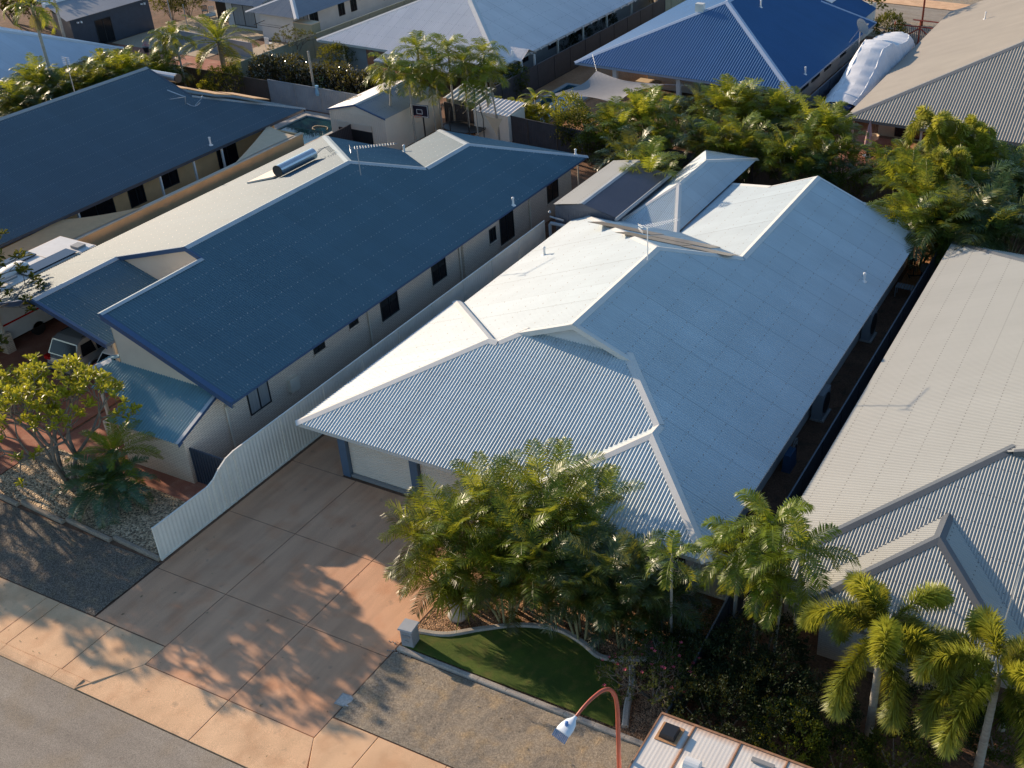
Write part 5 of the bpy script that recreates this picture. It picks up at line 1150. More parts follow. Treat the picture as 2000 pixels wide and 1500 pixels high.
def banana(name, hgt_=1.6, n=8, L=1.3, w=0.34, leaf='leaf_lime', label='banana plant'):
    t = thing(name, label, 'plant', (0, 0, 0), local=True); tr = MB(); tr.tube([(0, 0, 0), (0.03, 0, hgt_ * .6), (0, 0, hgt_)], [0.09, 0.07, 0.04], 8); tr.build('stem', M['cane_stem'], t, smooth=True); cr = MB()
    for k in range(n):
        az = k * 2.399; e = 1.35 - 0.9 * k / n; p = Vector((0, 0, hgt_ - 0.1)); seg = 8; pp = [p.copy()]
        for j in range(seg):
            d = Vector((math.cos(az) * math.cos(e), math.sin(az) * math.cos(e), math.sin(e))); p = p + d * L / seg; pp.append(p.copy()); e -= 0.22
        s_ = Vector((-math.sin(az), math.cos(az), 0)); r_ = rnd.uniform(.3, .9)
        for j in range(seg):
            wa = w / 2 * math.sin(math.pi * min(1, (j + 0.3) / seg)) ** .6; wb = w / 2 * math.sin(math.pi * min(.98, (j + 1.1) / (seg + .3))) ** .6
            for sg in (-1, 1): cr.face([pp[j], pp[j + 1], pp[j + 1] + s_ * sg * wb + UP * .05, pp[j] + s_ * sg * wa + UP * .05], None, 0, r_)
    cr.build('crown', M[leaf], t); return t
def branching(name, hgt_, spread, levels=4, nleaf=9, leafL=0.24, leaf='leaf_yellow', label='tree', r0=0.12, trunks=3, seed=1, bark='bark', flat=0.6, cat='tree', flowers=0, lean0=0.5, leafw=0.30, zmin=0.0):
    rr = random.Random(seed); t = thing(name, label, cat, (0, 0, 0), local=True); tr = MB(); tips = []
    def grow(p, d, L, r, lv):
        q = p + d * L * 0.5 + Vector((rr.gauss(0, .04), rr.gauss(0, .04), rr.gauss(0, .02))) * L * 2; e = p + d * L + Vector((rr.gauss(0, .05), rr.gauss(0, .05), 0)) * L
        tr.tube([p, q, e], [r, r * .85, r * .68], 6 if lv > 1 else 4, cap=False)
        if lv == 0: tips.append((e, d)); return
        nb = 3 if rr.random() < 0.55 else 2; a0 = rr.uniform(0, 6.28)
        ax = d.cross(UP); ax = ax.normalized() if ax.length > 1e-3 else Vector((1, 0, 0)); ay = d.cross(ax)
        for k in range(nb):
            a = a0 + 6.28 * k / nb + rr.uniform(-.4, .4); sp = rr.uniform(.45, .8)
            nd = (d + (ax * math.cos(a) + ay * math.sin(a)) * sp + UP * 0.12); nd.z *= (1 if nd.z > 0 else .3); grow(e, nd.normalized(), L * rr.uniform(.68, .86), r * .66, lv - 1)
    for k in range(trunks):
        a = k * 6.28 / trunks + rr.uniform(-.5, .5); grow(Vector((0.08 * math.cos(a), .08 * math.sin(a), 0)), Vector((math.cos(a) * lean0, math.sin(a) * lean0, 1)).normalized(), hgt_ * 0.34, r0, levels)
    tr.build('trunk', M[bark], t, smooth=True); mb = MB(); zmax = max(e.z for e, _ in tips); fl = MB()
    for (e, d) in tips:
        out = (Vector((e.x, e.y, 0)) * 0.3 + UP).normalized()
        if e.z < zmax * zmin and rr.random() < .85: continue
        for k in range(nleaf):
            az = k * 2.399 + rr.random(); el = rr.uniform(0.0, 1.2); dd = Vector((math.cos(az) * math.cos(el), math.sin(az) * math.cos(el), math.sin(el))); s_ = dd.cross(UP); s_ = (s_ + UP * rr.uniform(-.6, .6)).normalized(); L = leafL * rr.uniform(.7, 1.2); w = s_ * L * leafw / 2
            p = e - d * rr.uniform(0, .10); m1 = p + dd * L * .35 - UP * .01; m2 = p + dd * L * .75 - UP * .03; tip = p + dd * L - UP * L * .22
            i = len(mb.v); mb.v += [tuple(p), tuple(m1 + w * .8), tuple(m2 + w), tuple(tip), tuple(m2 - w), tuple(m1 - w * .8)]; mb.quadidx((i, i + 1, i + 2, i + 3, i + 4, i + 5), None, 0, rr.uniform(.2, 1.0) if e.z > zmax * .7 else rr.uniform(0, .6))
        if flowers and rr.random() < flowers:
            for k in range(5):
                a = k * 1.256; fl.face([e, e + Vector((.05 * math.cos(a), .05 * math.sin(a), .03)), e + Vector((.07 * math.cos(a + .4), .07 * math.sin(a + .4), .03)), e + Vector((.04 * math.cos(a + .8), .04 * math.sin(a + .8), .03))])
    mb.build('crown', M[leaf], t)
    if flowers: tag(fl.build('flowers', M['flower'], t), kind='stuff')
    return t
used = {}
def place(proto, px, py, hh, label=None, rz=None, sc=1.0, group=None, base=None, cat=None):
    """crown centre seen at (px,py), hh = height of that centre; base -> ground point under it"""
    loc = Vector(base) if base else G(px, py, hh); loc = Vector((loc.x, loc.y, 0)); rz = rnd.uniform(0, 6.28) if rz is None else rz
    if proto.name not in used:
        used[proto.name] = 1; o = proto; o.location = loc; o.rotation_euler.z = rz; o.scale = (sc, sc, sc) if not hasattr(sc, '__len__') else sc
        if label: o['label'] = label
        if group: o['group'] = group
        if cat: o['category'] = cat
        return o
    return copy_tree(proto, loc, rz, sc, label, group, cat)

caneA = clump_palm('golden_cane_palm', 3.8, 6, 7, 2.1, 0.58, 36, lw=0.036, base_r=0.42, upr=1.1, cur=(0.9, 1.7), spread=1.0, low=.55)
caneB = clump_palm('golden_cane_palm', 3.0, 7, 6, 1.7, 0.54, 32, spread=0.9, lw=0.036, base_r=0.32, upr=1.2, cur=(1.0, 1.8))
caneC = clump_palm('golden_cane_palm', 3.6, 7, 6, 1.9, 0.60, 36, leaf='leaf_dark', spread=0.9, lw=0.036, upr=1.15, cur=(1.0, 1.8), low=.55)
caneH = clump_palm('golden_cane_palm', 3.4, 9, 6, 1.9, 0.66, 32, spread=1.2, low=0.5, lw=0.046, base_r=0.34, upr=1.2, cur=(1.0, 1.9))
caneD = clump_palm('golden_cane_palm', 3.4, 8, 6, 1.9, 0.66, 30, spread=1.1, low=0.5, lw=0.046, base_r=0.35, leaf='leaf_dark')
caneL = clump_palm('golden_cane_palm', 3.6, 8, 6, 1.9, 0.66, 32, spread=0.9, low=0.6, lw=0.046, base_r=0.52, upr=1.1, cur=(0.9, 1.7))
caneY = clump_palm('golden_cane_palm', 2.0, 9, 6, 1.1, 0.36, 18, leaf='leaf_yellow', spread=0.9, low=0.6, lw=0.06)
FG = 'palms in the dense clump in front of the garage'
fr_ = [(caneA, 1050, 925, 4.6, 1.10, 'tallest clumping palm rising in the middle of the front clump, over the ribbed roof'), (caneA, 945, 945, 4.3, 1.0, 'yellow-green clumping palm left of the tallest one, beside the second garage door'),
       (caneA, 850, 985, 3.8, .95, 'arching clumping palm at the left edge of the front clump, leaning over the driveway'), (caneB, 880, 1060, 3.0, .95, 'low clumping palm just behind the ponytail palm'),
       (caneA, 1000, 1015, 4.1, .95, 'clumping palm in the centre of the front clump'), (caneA, 1140, 950, 4.3, .95, 'clumping palm touching the diagonal roof hip, right of the tallest palm'),
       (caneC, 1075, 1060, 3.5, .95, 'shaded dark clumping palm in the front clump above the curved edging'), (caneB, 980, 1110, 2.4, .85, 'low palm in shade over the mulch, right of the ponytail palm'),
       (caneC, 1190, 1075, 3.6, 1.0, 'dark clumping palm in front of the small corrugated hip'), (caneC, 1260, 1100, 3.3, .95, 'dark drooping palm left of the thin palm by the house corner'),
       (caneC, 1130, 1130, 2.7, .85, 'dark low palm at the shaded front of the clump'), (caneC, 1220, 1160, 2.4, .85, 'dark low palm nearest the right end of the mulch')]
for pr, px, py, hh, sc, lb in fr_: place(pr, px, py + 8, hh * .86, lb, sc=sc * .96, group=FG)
slim = single_palm('slender_palm', 4.3, 8, 1.3, 0.42, 26, 1.7, 0.045, (0.06, 0.045))
place(slim, 1312, 1075, 4.3, 'thin young palm with one bright new leaf at the cream roof corner', sc=.85)
tallA = single_palm('alexander_palm', 4.8, 12, 2.15, 0.66, 44, 1.5, 0.05, (0.085, 0.06), lean=.03, droop=.45)
tallB = single_palm('alexander_palm', 4.2, 12, 2.0, 0.60, 38, 1.9, 0.05, (0.085, 0.06), lean=.05, droop=.5)
RG = 'slender palms between the cream roof and the right house'
for pr, px, py, hh, sc, lb in ((tallA, 1500, 985, 5.2, 1.0, 'tall palm with an upright bright yellow new leaf by the side passage'), (tallA, 1567, 1045, 4.8, .95, 'thin trunked palm with long fronds arching over the greige roof'),
                               (tallB, 1440, 1035, 4.4, 1.0, 'bushy palm leaning over the right edge of the cream roof'), (tallB, 1478, 1100, 3.7, .85, 'lower drooping palm in front of the side fence'), (tallB, 1520, 1150, 3.0, .75, 'short dark palm under the thin trunked palm'), (tallB, 1420, 1080, 3.2, .85, 'drooping palm hanging nearest the house corner fence')):
    place(pr, px, py + 15, hh * .95, lb, sc=sc * .84, group=RG)
fox = single_palm('foxtail_palm', 3.5, 11, 2.9, 0.56, 110, 2.7, 0.034, (0.13, 0.09), 'plume', 0.25, 'leaf_fox', els=(1.2, -0.05))
fox2 = single_palm('foxtail_palm', 3.5, 11, 2.95, 0.56, 110, 2.8, 0.034, (0.13, 0.09), 'plume', 0.25, 'leaf_fox', els=(1.25, -0.15))
place(fox, 0, 0, 0, 'bushy foxtail palm with a pale straight trunk, left of two near the rusty caravan', rz=2.45, base=(-4.05, 22.6, 0))
place(fox2, 0, 0, 0, 'bushy foxtail palm at the right edge with a grey rod standing behind it', rz=0.9, base=(-0.95, 22.3, 0), sc=1.02)
cyc = single_palm('cycad', 0.85, 38, 1.35, 0.30, 34, 1.35, 0.032, (0.16, 0.15), droop=0.12, leaf='leaf_cycad', bark='bark', els=(1.3, -0.45), shaft=False, vee=0.45, base_r=.4)
place(cyc, 0, 0, 0, 'large dark green cycad with stiff glossy fronds in the pebble garden', base=(-31.9, 20.9, 0), sc=1.3)
phx = single_palm('date_palm', 1.9, 26, 1.9, 0.36, 34, 1.2, 0.04, (0.12, 0.10), droop=0.2, leaf='leaf_palm', bark='bark', els=(1.35, -0.5), shaft=False, base_r=.5)
place(phx, 215, 862, 2.2, 'light green feathery palm between the frangipani and the brick porch', sc=.9)
pny = spiky('ponytail_palm', 1.6, 90, 0.95, 'leaf_lime', 5, 'ponytail palm with a swollen pale base standing in the mulch at the driveway edge', 'palm', 0.14)
place(pny, 0, 0, 0, rz=1.2, base=(-17.35, 21.5, 0))
q = MB(); q.lathe((0, 0, 0), [(0.30, 0), (0.34, 0.14), (0.24, 0.32), (0.12, 0.5), (0.08, 0.6)], 14); o = q.build('swollen_base', M['bark_pale'], pny, smooth=True)
frg = branching('frangipani_tree', 4.3, 2.6, 5, 13, 0.30, 'leaf_yellow', 'frangipani tree', 0.12, 3, seed=5, bark='bark', lean0=0.38, leafw=.34, zmin=.60)
place(frg, 0, 0, 0, 'sprawling frangipani tree with yellow-green leaves and bare limbs in the pebble garden', base=(-34.1, 21.0, 0), rz=0.4, sc=(.84, .84, 1.08))
frg2 = branching('frangipani_tree', 4.0, 2.2, 5, 6, 0.28, 'leaf_yellow', 'frangipani tree', 0.10, 3, seed=9, bark='bark', lean0=0.4, zmin=.6)
place(frg2, 0, 0, 0, 'second frangipani tree cut by the left edge of the picture', base=(-38.6, 20.4, 0), rz=1.4, sc=.8)
adn = branching('desert_rose_shrub', 1.8, 1.6, 5, 9, 0.09, 'leaf_bush', 'open twiggy shrub with pink flowers between the turf and the slate blue fence', 0.04, 6, seed=3, bark='bark', lean0=.75, cat='shrub', flowers=.045)
place(adn, 0, 0, 0, base=(-10.2, 21.1, 0), rz=.3, sc=.9)
adn2 = branching('twiggy_shrub', 1.3, 1.2, 4, 8, 0.10, 'leaf_bush', 'small grey-green twiggy shrub by the front right corner of the cream roofed house', 0.04, 5, seed=4, bark='bark_pale', lean0=.9, cat='shrub')
place(adn2, 0, 0, 0, base=(-10.3, 23.6, 0))
# street trees standing just outside the left edge: their shadows reach the driveway
stt = branching('street_tree', 7.0, 3.0, 5, 18, 0.36, 'leaf_bush', 'tree', 0.16, 3, seed=21, bark='bark', lean0=.4, cat='tree')
place(stt, 0, 0, 0, 'leafy tree outside the left edge of the picture, nearest the street', base=(-44.2, 22.4, 0), sc=.9, group='trees outside the left edge')
place(stt, 0, 0, 0, 'leafy tree outside the left edge of the picture, nearer the carport', base=(-49.0, 23.6, 0), rz=2.0, sc=.95, group='trees outside the left edge')
# shrubs
grn = bush('shrub', 0.95, 0.9, 0.55, 5200, 0.05, 'leaf_bush', 'shrub', 16, aspect=.6)
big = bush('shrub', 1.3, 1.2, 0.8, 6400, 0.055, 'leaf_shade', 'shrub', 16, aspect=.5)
lime = bush('shrub', 0.95, 0.9, 0.55, 5200, 0.05, 'leaf_lime', 'shrub', 16, aspect=.6)
place(lime, 1545, 1450, .7, 'round bright yellow-green shrub beside the caravan roof', sc=1.1)
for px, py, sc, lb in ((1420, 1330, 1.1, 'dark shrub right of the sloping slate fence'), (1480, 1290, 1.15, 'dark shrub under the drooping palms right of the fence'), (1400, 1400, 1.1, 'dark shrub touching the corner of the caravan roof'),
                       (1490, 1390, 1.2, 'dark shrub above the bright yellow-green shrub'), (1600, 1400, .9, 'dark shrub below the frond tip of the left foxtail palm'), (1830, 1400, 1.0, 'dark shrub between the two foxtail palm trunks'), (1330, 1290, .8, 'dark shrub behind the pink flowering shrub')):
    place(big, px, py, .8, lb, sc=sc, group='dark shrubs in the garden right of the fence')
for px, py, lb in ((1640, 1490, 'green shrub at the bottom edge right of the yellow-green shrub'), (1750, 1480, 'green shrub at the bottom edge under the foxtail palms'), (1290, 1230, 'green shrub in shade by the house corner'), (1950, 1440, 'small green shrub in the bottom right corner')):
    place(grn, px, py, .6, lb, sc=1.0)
sp1 = spiky('spiky_plant', 0.5, 50, 0.7, 'leaf_lime', 1)
place(sp1, 1960, 1400, .5, 'small spiky plant at the right edge near the bottom corner')
rod = MB(); a = G(1905, 1400, 0); rod.tube([(a.x, a.y, 0), tuple(plane_ := Vector((a.x + .25, a.y + 2.0, 4.2)))], 0.025, 6); tag(rod.build('garden_pole', M['galv']), 'thin grey leaning pole behind the right foxtail palm', 'pole')
hd = thing('purple_hedge', 'dark purple leaved hedge behind the pale grey rear fence', 'hedge', (-54, 59.8, 0))
hb = bush('tmp_hedge', 1.1, 0.8, 0.75, 3600, 0.085, 'leaf_purple', 'x', 12, aspect=.75)
parts = [c_ for c_ in hb.children]
for k in range(8):
    for c_ in parts:
        d_ = c_.copy(); COL.objects.link(d_); d_.parent = hd; d_.name = 'stem' if 'stem' in c_.name else 'foliage'; d_.location = (-5.0 + k * 1.35 + .2, 0.35 * math.sin(k * 2.1), -0.05); d_.rotation_euler = (0, 0, k * 1.3)
for c_ in parts: bpy.data.objects.remove(c_)
bpy.data.objects.remove(hb)
hd.location = (-54.2, 60.4, 0); hd.scale = (1.15, 1.2, 1.45)
# rear palm hedge, behind the cream roofed house
RH = 'palms in the dense hedge along the rear fence'
rear = [(1195, 225, 'left end'), (1250, 205, None), (1310, 195, None), (1370, 190, None), (1430, 185, None), (1490, 190, None), (1545, 205, None), (1230, 275, None), (1300, 255, None), (1365, 250, None), (1430, 245, None), (1495, 250, None), (1555, 270, None), (1610, 232, None), (1635, 270, None), (1590, 300, None), (1480, 290, None), (1260, 310, None)]
names = ['at the left end of the back row, below the grey shade sail', 'second from the left in the back row', 'third from the left in the back row', 'in the back row, left of the house wall corner', 'in the back row below the cobalt roof hip', 'in the back row, right of the hip end of the cobalt roof', 'last of the back row, below the navy fence',
         'at the left of the front row, over the dark shed roof', 'in the front row behind the pavilion roof', 'in the front row above the pavilion ridge end', 'in the front row right of the pavilion', 'in the front row above the gap between pavilion and ridge', 'in the front row, darkest and widest', 'standing alone right of the row, below the taupe roof corner', 'with pale hanging fronds beside the closed parasol', 'low and dark behind the cream ridge end', 'short, tucked against the brown fence', 'with long fronds reaching over the dark shed']
for k, (px, py, _) in enumerate(rear):
    kd = [caneH, caneL, caneH, caneD, caneL, caneH, caneL, caneD, caneH, caneD, caneH, caneD, caneH, caneL, caneH, caneD, caneD, caneH][k]; s_ = [1.0, 1.1, .85, 1.0, 1.2, 1.15, 1.0, 1.0, .85, 1.0, 1.1, .8, 1.1, 1.15, 1.0, .9, .8, 1.1][k]
    place(kd, px + [0, 6, -8, 4, 0, 8, -4, 5, -10, 8, 0, 6, -6, 0, 6, 0, 10, 0][k], py, 3.1 * s_, 'clumping palm ' + names[k], sc=s_, group=RH)
foxB = single_palm('foxtail_palm', 4.4, 11, 2.0, 0.48, 36, 2.6, 0.055, (0.12, 0.08), 'plume', 0.3, 'leaf_fox', els=(1.2, -0.2))
place(foxB, 1825, 255, 4.8, 'foxtail palm with a rounded bright crown, left one above the palm thicket', sc=1.05); place(foxB, 1900, 262, 4.6, 'foxtail palm with a rounded crown against the ribbed taupe roof, right one', sc=.95, rz=2.)
foxC = place(foxB, 1850, 330, 3.9, 'foxtail palm hanging over the middle of the palm thicket', sc=.9, rz=4.)
TG = 'palms in the thicket at the right'
th = [(1760, 290, 3.4, 'at its upper left, over the dark patio'), (1780, 345, 3.2, 'at its left edge, beside the closed parasol'), (1800, 410, 3.0, 'above the right corner of the cream roof'), (1850, 390, 3.3, 'with a sunlit arching frond in its middle'), (1870, 440, 2.8, 'low in its middle'), (1920, 350, 3.4, 'right of its middle'), (1950, 300, 3.6, 'against the ribbed taupe slope'), (1990, 320, 3.6, 'cut by the right edge, upper'), (1930, 420, 3.0, 'over the pale ribbed fence'), (1985, 400, 3.0, 'cut by the right edge, lower'), (1840, 470, 1.9, 'short and bright, at the cream roof corner'), (1880, 300, 3.5, 'below the two rounded foxtail crowns')]
for k, (px, py, hh, lb) in enumerate(th): place([caneH, caneL, caneH, caneH, caneD, caneD, caneH, caneD, caneD, caneD, caneB, caneL][k], px, py, hh * 1.05, 'clumping palm of the right thicket, ' + lb, sc=(1.15 if hh > 2.2 else .62) * rnd.uniform(.9, 1.12), group=TG)
place(lime, 1815, 470, .6, 'small bright shrub at the right corner of the cream roof', sc=.8)
# slender group by the basketball hoop
sl2 = single_palm('alexander_palm', 4.9, 14, 1.9, 0.7, 30, 1.9, 0.055, (0.075, 0.055), droop=.45, leaf='leaf_palm')
sl3 = single_palm('alexander_palm', 4.7, 13, 1.8, 0.7, 30, 1.7, 0.055, (0.075, 0.055), lean=.10, droop=.45, leaf='leaf_palm', dead=2)
SG = 'tall slender palms by the cream garden shed'
for pr, px, py, hh, sc, lb in ((sl3, 750, 135, 4.9, 1.0, 'leaning palm in front of the cream shed, leftmost of the slender palms'), (sl2, 797, 150, 4.7, .95, 'slender palm crossing the black backboard'), (sl2, 815, 95, 5.6, 1.05, 'tallest slender palm with a yellow-green crown over the pale roof'), (sl3, 850, 115, 5.2, .95, 'slender palm right of the tallest one'),
                               (sl2, 875, 100, 5.2, 1.0, 'slender palm above the pale green shed'), (sl2, 905, 125, 4.9, .95, 'slender palm over the striped skillion roof'), (sl2, 945, 110, 5.2, 1.0, 'dark slender palm below the pale roof hip'), (sl3, 965, 130, 4.9, .9, 'rightmost slender palm, beside the entry porch'), (sl2, 840, 150, 4.4, .85, 'shorter slender palm beside the hoop'), (sl2, 925, 165, 4.1, .85, 'short slender palm in front of the low cream shed')):
    place(pr, px, py, hh, lb, sc=sc * hh / 5.0 if hh < 5 else sc, group=SG)
# plants along the black fence
for k, (px, py) in enumerate(((968, 195), (1000, 200), (1030, 202), (1060, 208))): place(caneY, px, py, 1.5, ['bright yellow-green low palm behind the black fence, leftmost of four', 'bright yellow-green low palm behind the black fence, second from left', 'bright yellow-green low palm behind the black fence, third from left', 'bright yellow-green low palm behind the black fence, next to the banana plant'][k], sc=.8, group='low yellow-green palms behind the black fence')
bn = banana('banana_plant', 2.0, 8, 1.3); place(bn, 1045, 190, 2.1, 'banana plant with broad upright leaves by the narrow pool'); place(bn, 1085, 190, 2.0, 'banana plant in front of the grey shade sail corner', sc=.9)
bl2 = bush('shrub', 1.3, 1.2, 1.3, 3600, 0.10, 'leaf_lime', 'shrub', 12, aspect=.55); bd2 = bush('shrub', 1.3, 1.2, 1.2, 3200, 0.10, 'leaf_bush', 'shrub', 12, aspect=.55)
place(bl2, 1118, 210, 2.0, 'tall yellow-green shrub below the grey shade sail', sc=.95, cat='shrub'); place(bd2, 1120, 255, 1.3, 'dark green shrub behind the brick house corner', sc=.95); place(bd2, 1150, 290, 1.1, 'dark shrub in the corner between blue roof and dark shed', sc=.8)
yl = bush('shrub', 1.1, 1.0, 0.9, 1500, 0.12, 'leaf_yellow', 'shrub', 8, aspect=.55); place(yl, 1180, 215, 2.0, 'thin yellow leaved shrub left of the rear palm hedge', sc=.9); place(yl, 1205, 250, 1.6, 'second thin yellow shrub, nearer the dark shed', sc=.9)
place(sp1, 1245, 188, 1.6, 'spiky lime plant at the lower corner of the grey shade sail', sc=1.0); place(bd2, 1000, 165, .9, 'dark green shrub in the corner of the tall dark fence', sc=.85); place(lime, 1002, 148, 1.6, 'small yellow topped shrub beside the entry porch', sc=.5)
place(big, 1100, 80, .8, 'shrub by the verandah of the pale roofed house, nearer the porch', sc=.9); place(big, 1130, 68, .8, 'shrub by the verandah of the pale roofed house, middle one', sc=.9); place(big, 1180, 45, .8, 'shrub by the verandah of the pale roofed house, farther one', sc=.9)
# top left
LG = 'palms in the hedge left of the slate blue roof'
for k, (px, py, hh, sc, lb) in enumerate(((20, 175, 3.2, 1.0, 'at the left edge of the picture'), (70, 150, 3.2, 1.0, 'with a bright top, below the leaning palm trunk'), (110, 165, 3.0, .95, 'dark, next to the slate blue ridge'), (150, 145, 3.2, 1.0, 'where the thin aerial mast crosses it'), (190, 135, 3.3, 1.0, 'full and dark, in the middle of that hedge'), (235, 130, 3.2, 1.0, 'below the bright yellow top'), (280, 118, 3.2, .95, 'near its right end'), (315, 118, 2.9, .85, 'at its right end, behind the ridge end'), (45, 200, 2.8, .9, 'lowest at the left, over the slate blue roof'))):
    place([caneH, caneL, caneD, caneH, caneD, caneL, caneH, caneD, caneD][k], px, py, hh * .9, 'clumping palm ' + lb, sc=sc, group=LG)
for px, py, lb in ((200, 105, 'bright yellow-green palm top in the left hedge, left one'), (235, 100, 'brightest yellow palm top in the left hedge'), (265, 108, 'bright yellow-green palm top in the left hedge, right one')): place(caneY, px, py, 3.2, lb, base=tuple(G(px, py, 2.6)), sc=1.25)
place(sp1, 262, 85, 1.6, 'spiky plant poking above the left hedge, in front of the glass doors', sc=1.2); place(sp1, 222, 90, 1.6, 'spiky plant above the yellow palm top', sc=1.1)
tl = single_palm('alexander_palm', 6.4, 10, 1.9, 0.55, 24, 2.3, 0.08, (0.10, 0.075), droop=.5, leaf='leaf_lime', dead=3, label='x')
place(tl, 70, 42, 6.6, 'tall palm with drooping bright fronds at the top left, in front of the pale roof', sc=1.1)
tl2 = single_palm('alexander_palm', 7.4, 9, 1.7, 0.5, 20, 2.0, 0.08, (0.12, 0.09), droop=.5, leaf='leaf_palm', dead=4); place(tl2, 0, 0, 0, 'taller grey trunked palm right of the drooping one, its crown cut by the top edge', base=tuple(G(140, 125, 0.0)))
place(phx, 430, 95, 2.6, 'large feathery date palm behind the slate roofed house', sc=1.65, rz=.6); place(tallB, 345, 85, 3.6, 'light green palm left of the feathery date palm', sc=.9); place(tallB, 318, 92, 3.2, 'light green palm behind the ridge end of the slate blue roof', sc=.8)
place(bd2, 445, 160, 1.2, 'dark green shrub mass below the feathery date palm', sc=.9); place(yl, 400, 160, .9, 'small yellow shrub in front of the shaded rear fence', sc=.5)
ctr = branching('shrub_tree', 2.6, 1.2, 4, 12, 0.16, 'leaf_bush', 'small green tree beside the green fence corner', 0.06, 3, seed=31, cat='tree'); place(ctr, 0, 0, 0, base=tuple(G(572, 125, 0)))
place(bd2, 660, 120, 1.0, 'dark shrub under the left end of the pale roof', sc=.9); place(bd2, 20, 12, 1.5, 'dark tree mass in the top left corner', sc=2.2, cat='tree'); place(bd2, 70, 14, 1.5, 'dark tree mass at the top edge behind the tall palm', sc=2.0, cat='tree')
place(bd2, 330, 10, 1.2, 'dark shrub behind the navy shed', sc=1.1); place(bd2, 365, 6, 1.2, 'dark shrub against the top edge', sc=1.1)
place(bd2, 1690, 8, 3.2, 'green tree behind the cobalt roof at the top edge', base=(-27.5, 97.0, 0), sc=2.4, cat='tree'); place(bd2, 1700, 70, 1.0, 'green shrub at the far corner of the cobalt roof', base=(-22.6, 90.8, 0), sc=1.0)
place(grn, 1280, 3, .3, 'shrub at the top edge by the olive fence', sc=1.5)
for px, py, lb in ((1640, 380, 'shrub in front of the brown rear fence behind the ridge end'), (1720, 330, 'shrub below the closed parasol'), (1700, 370, 'shrub right of the ridge end by the rear fence')): place(bd2, px, py, .8, lb, sc=.8)
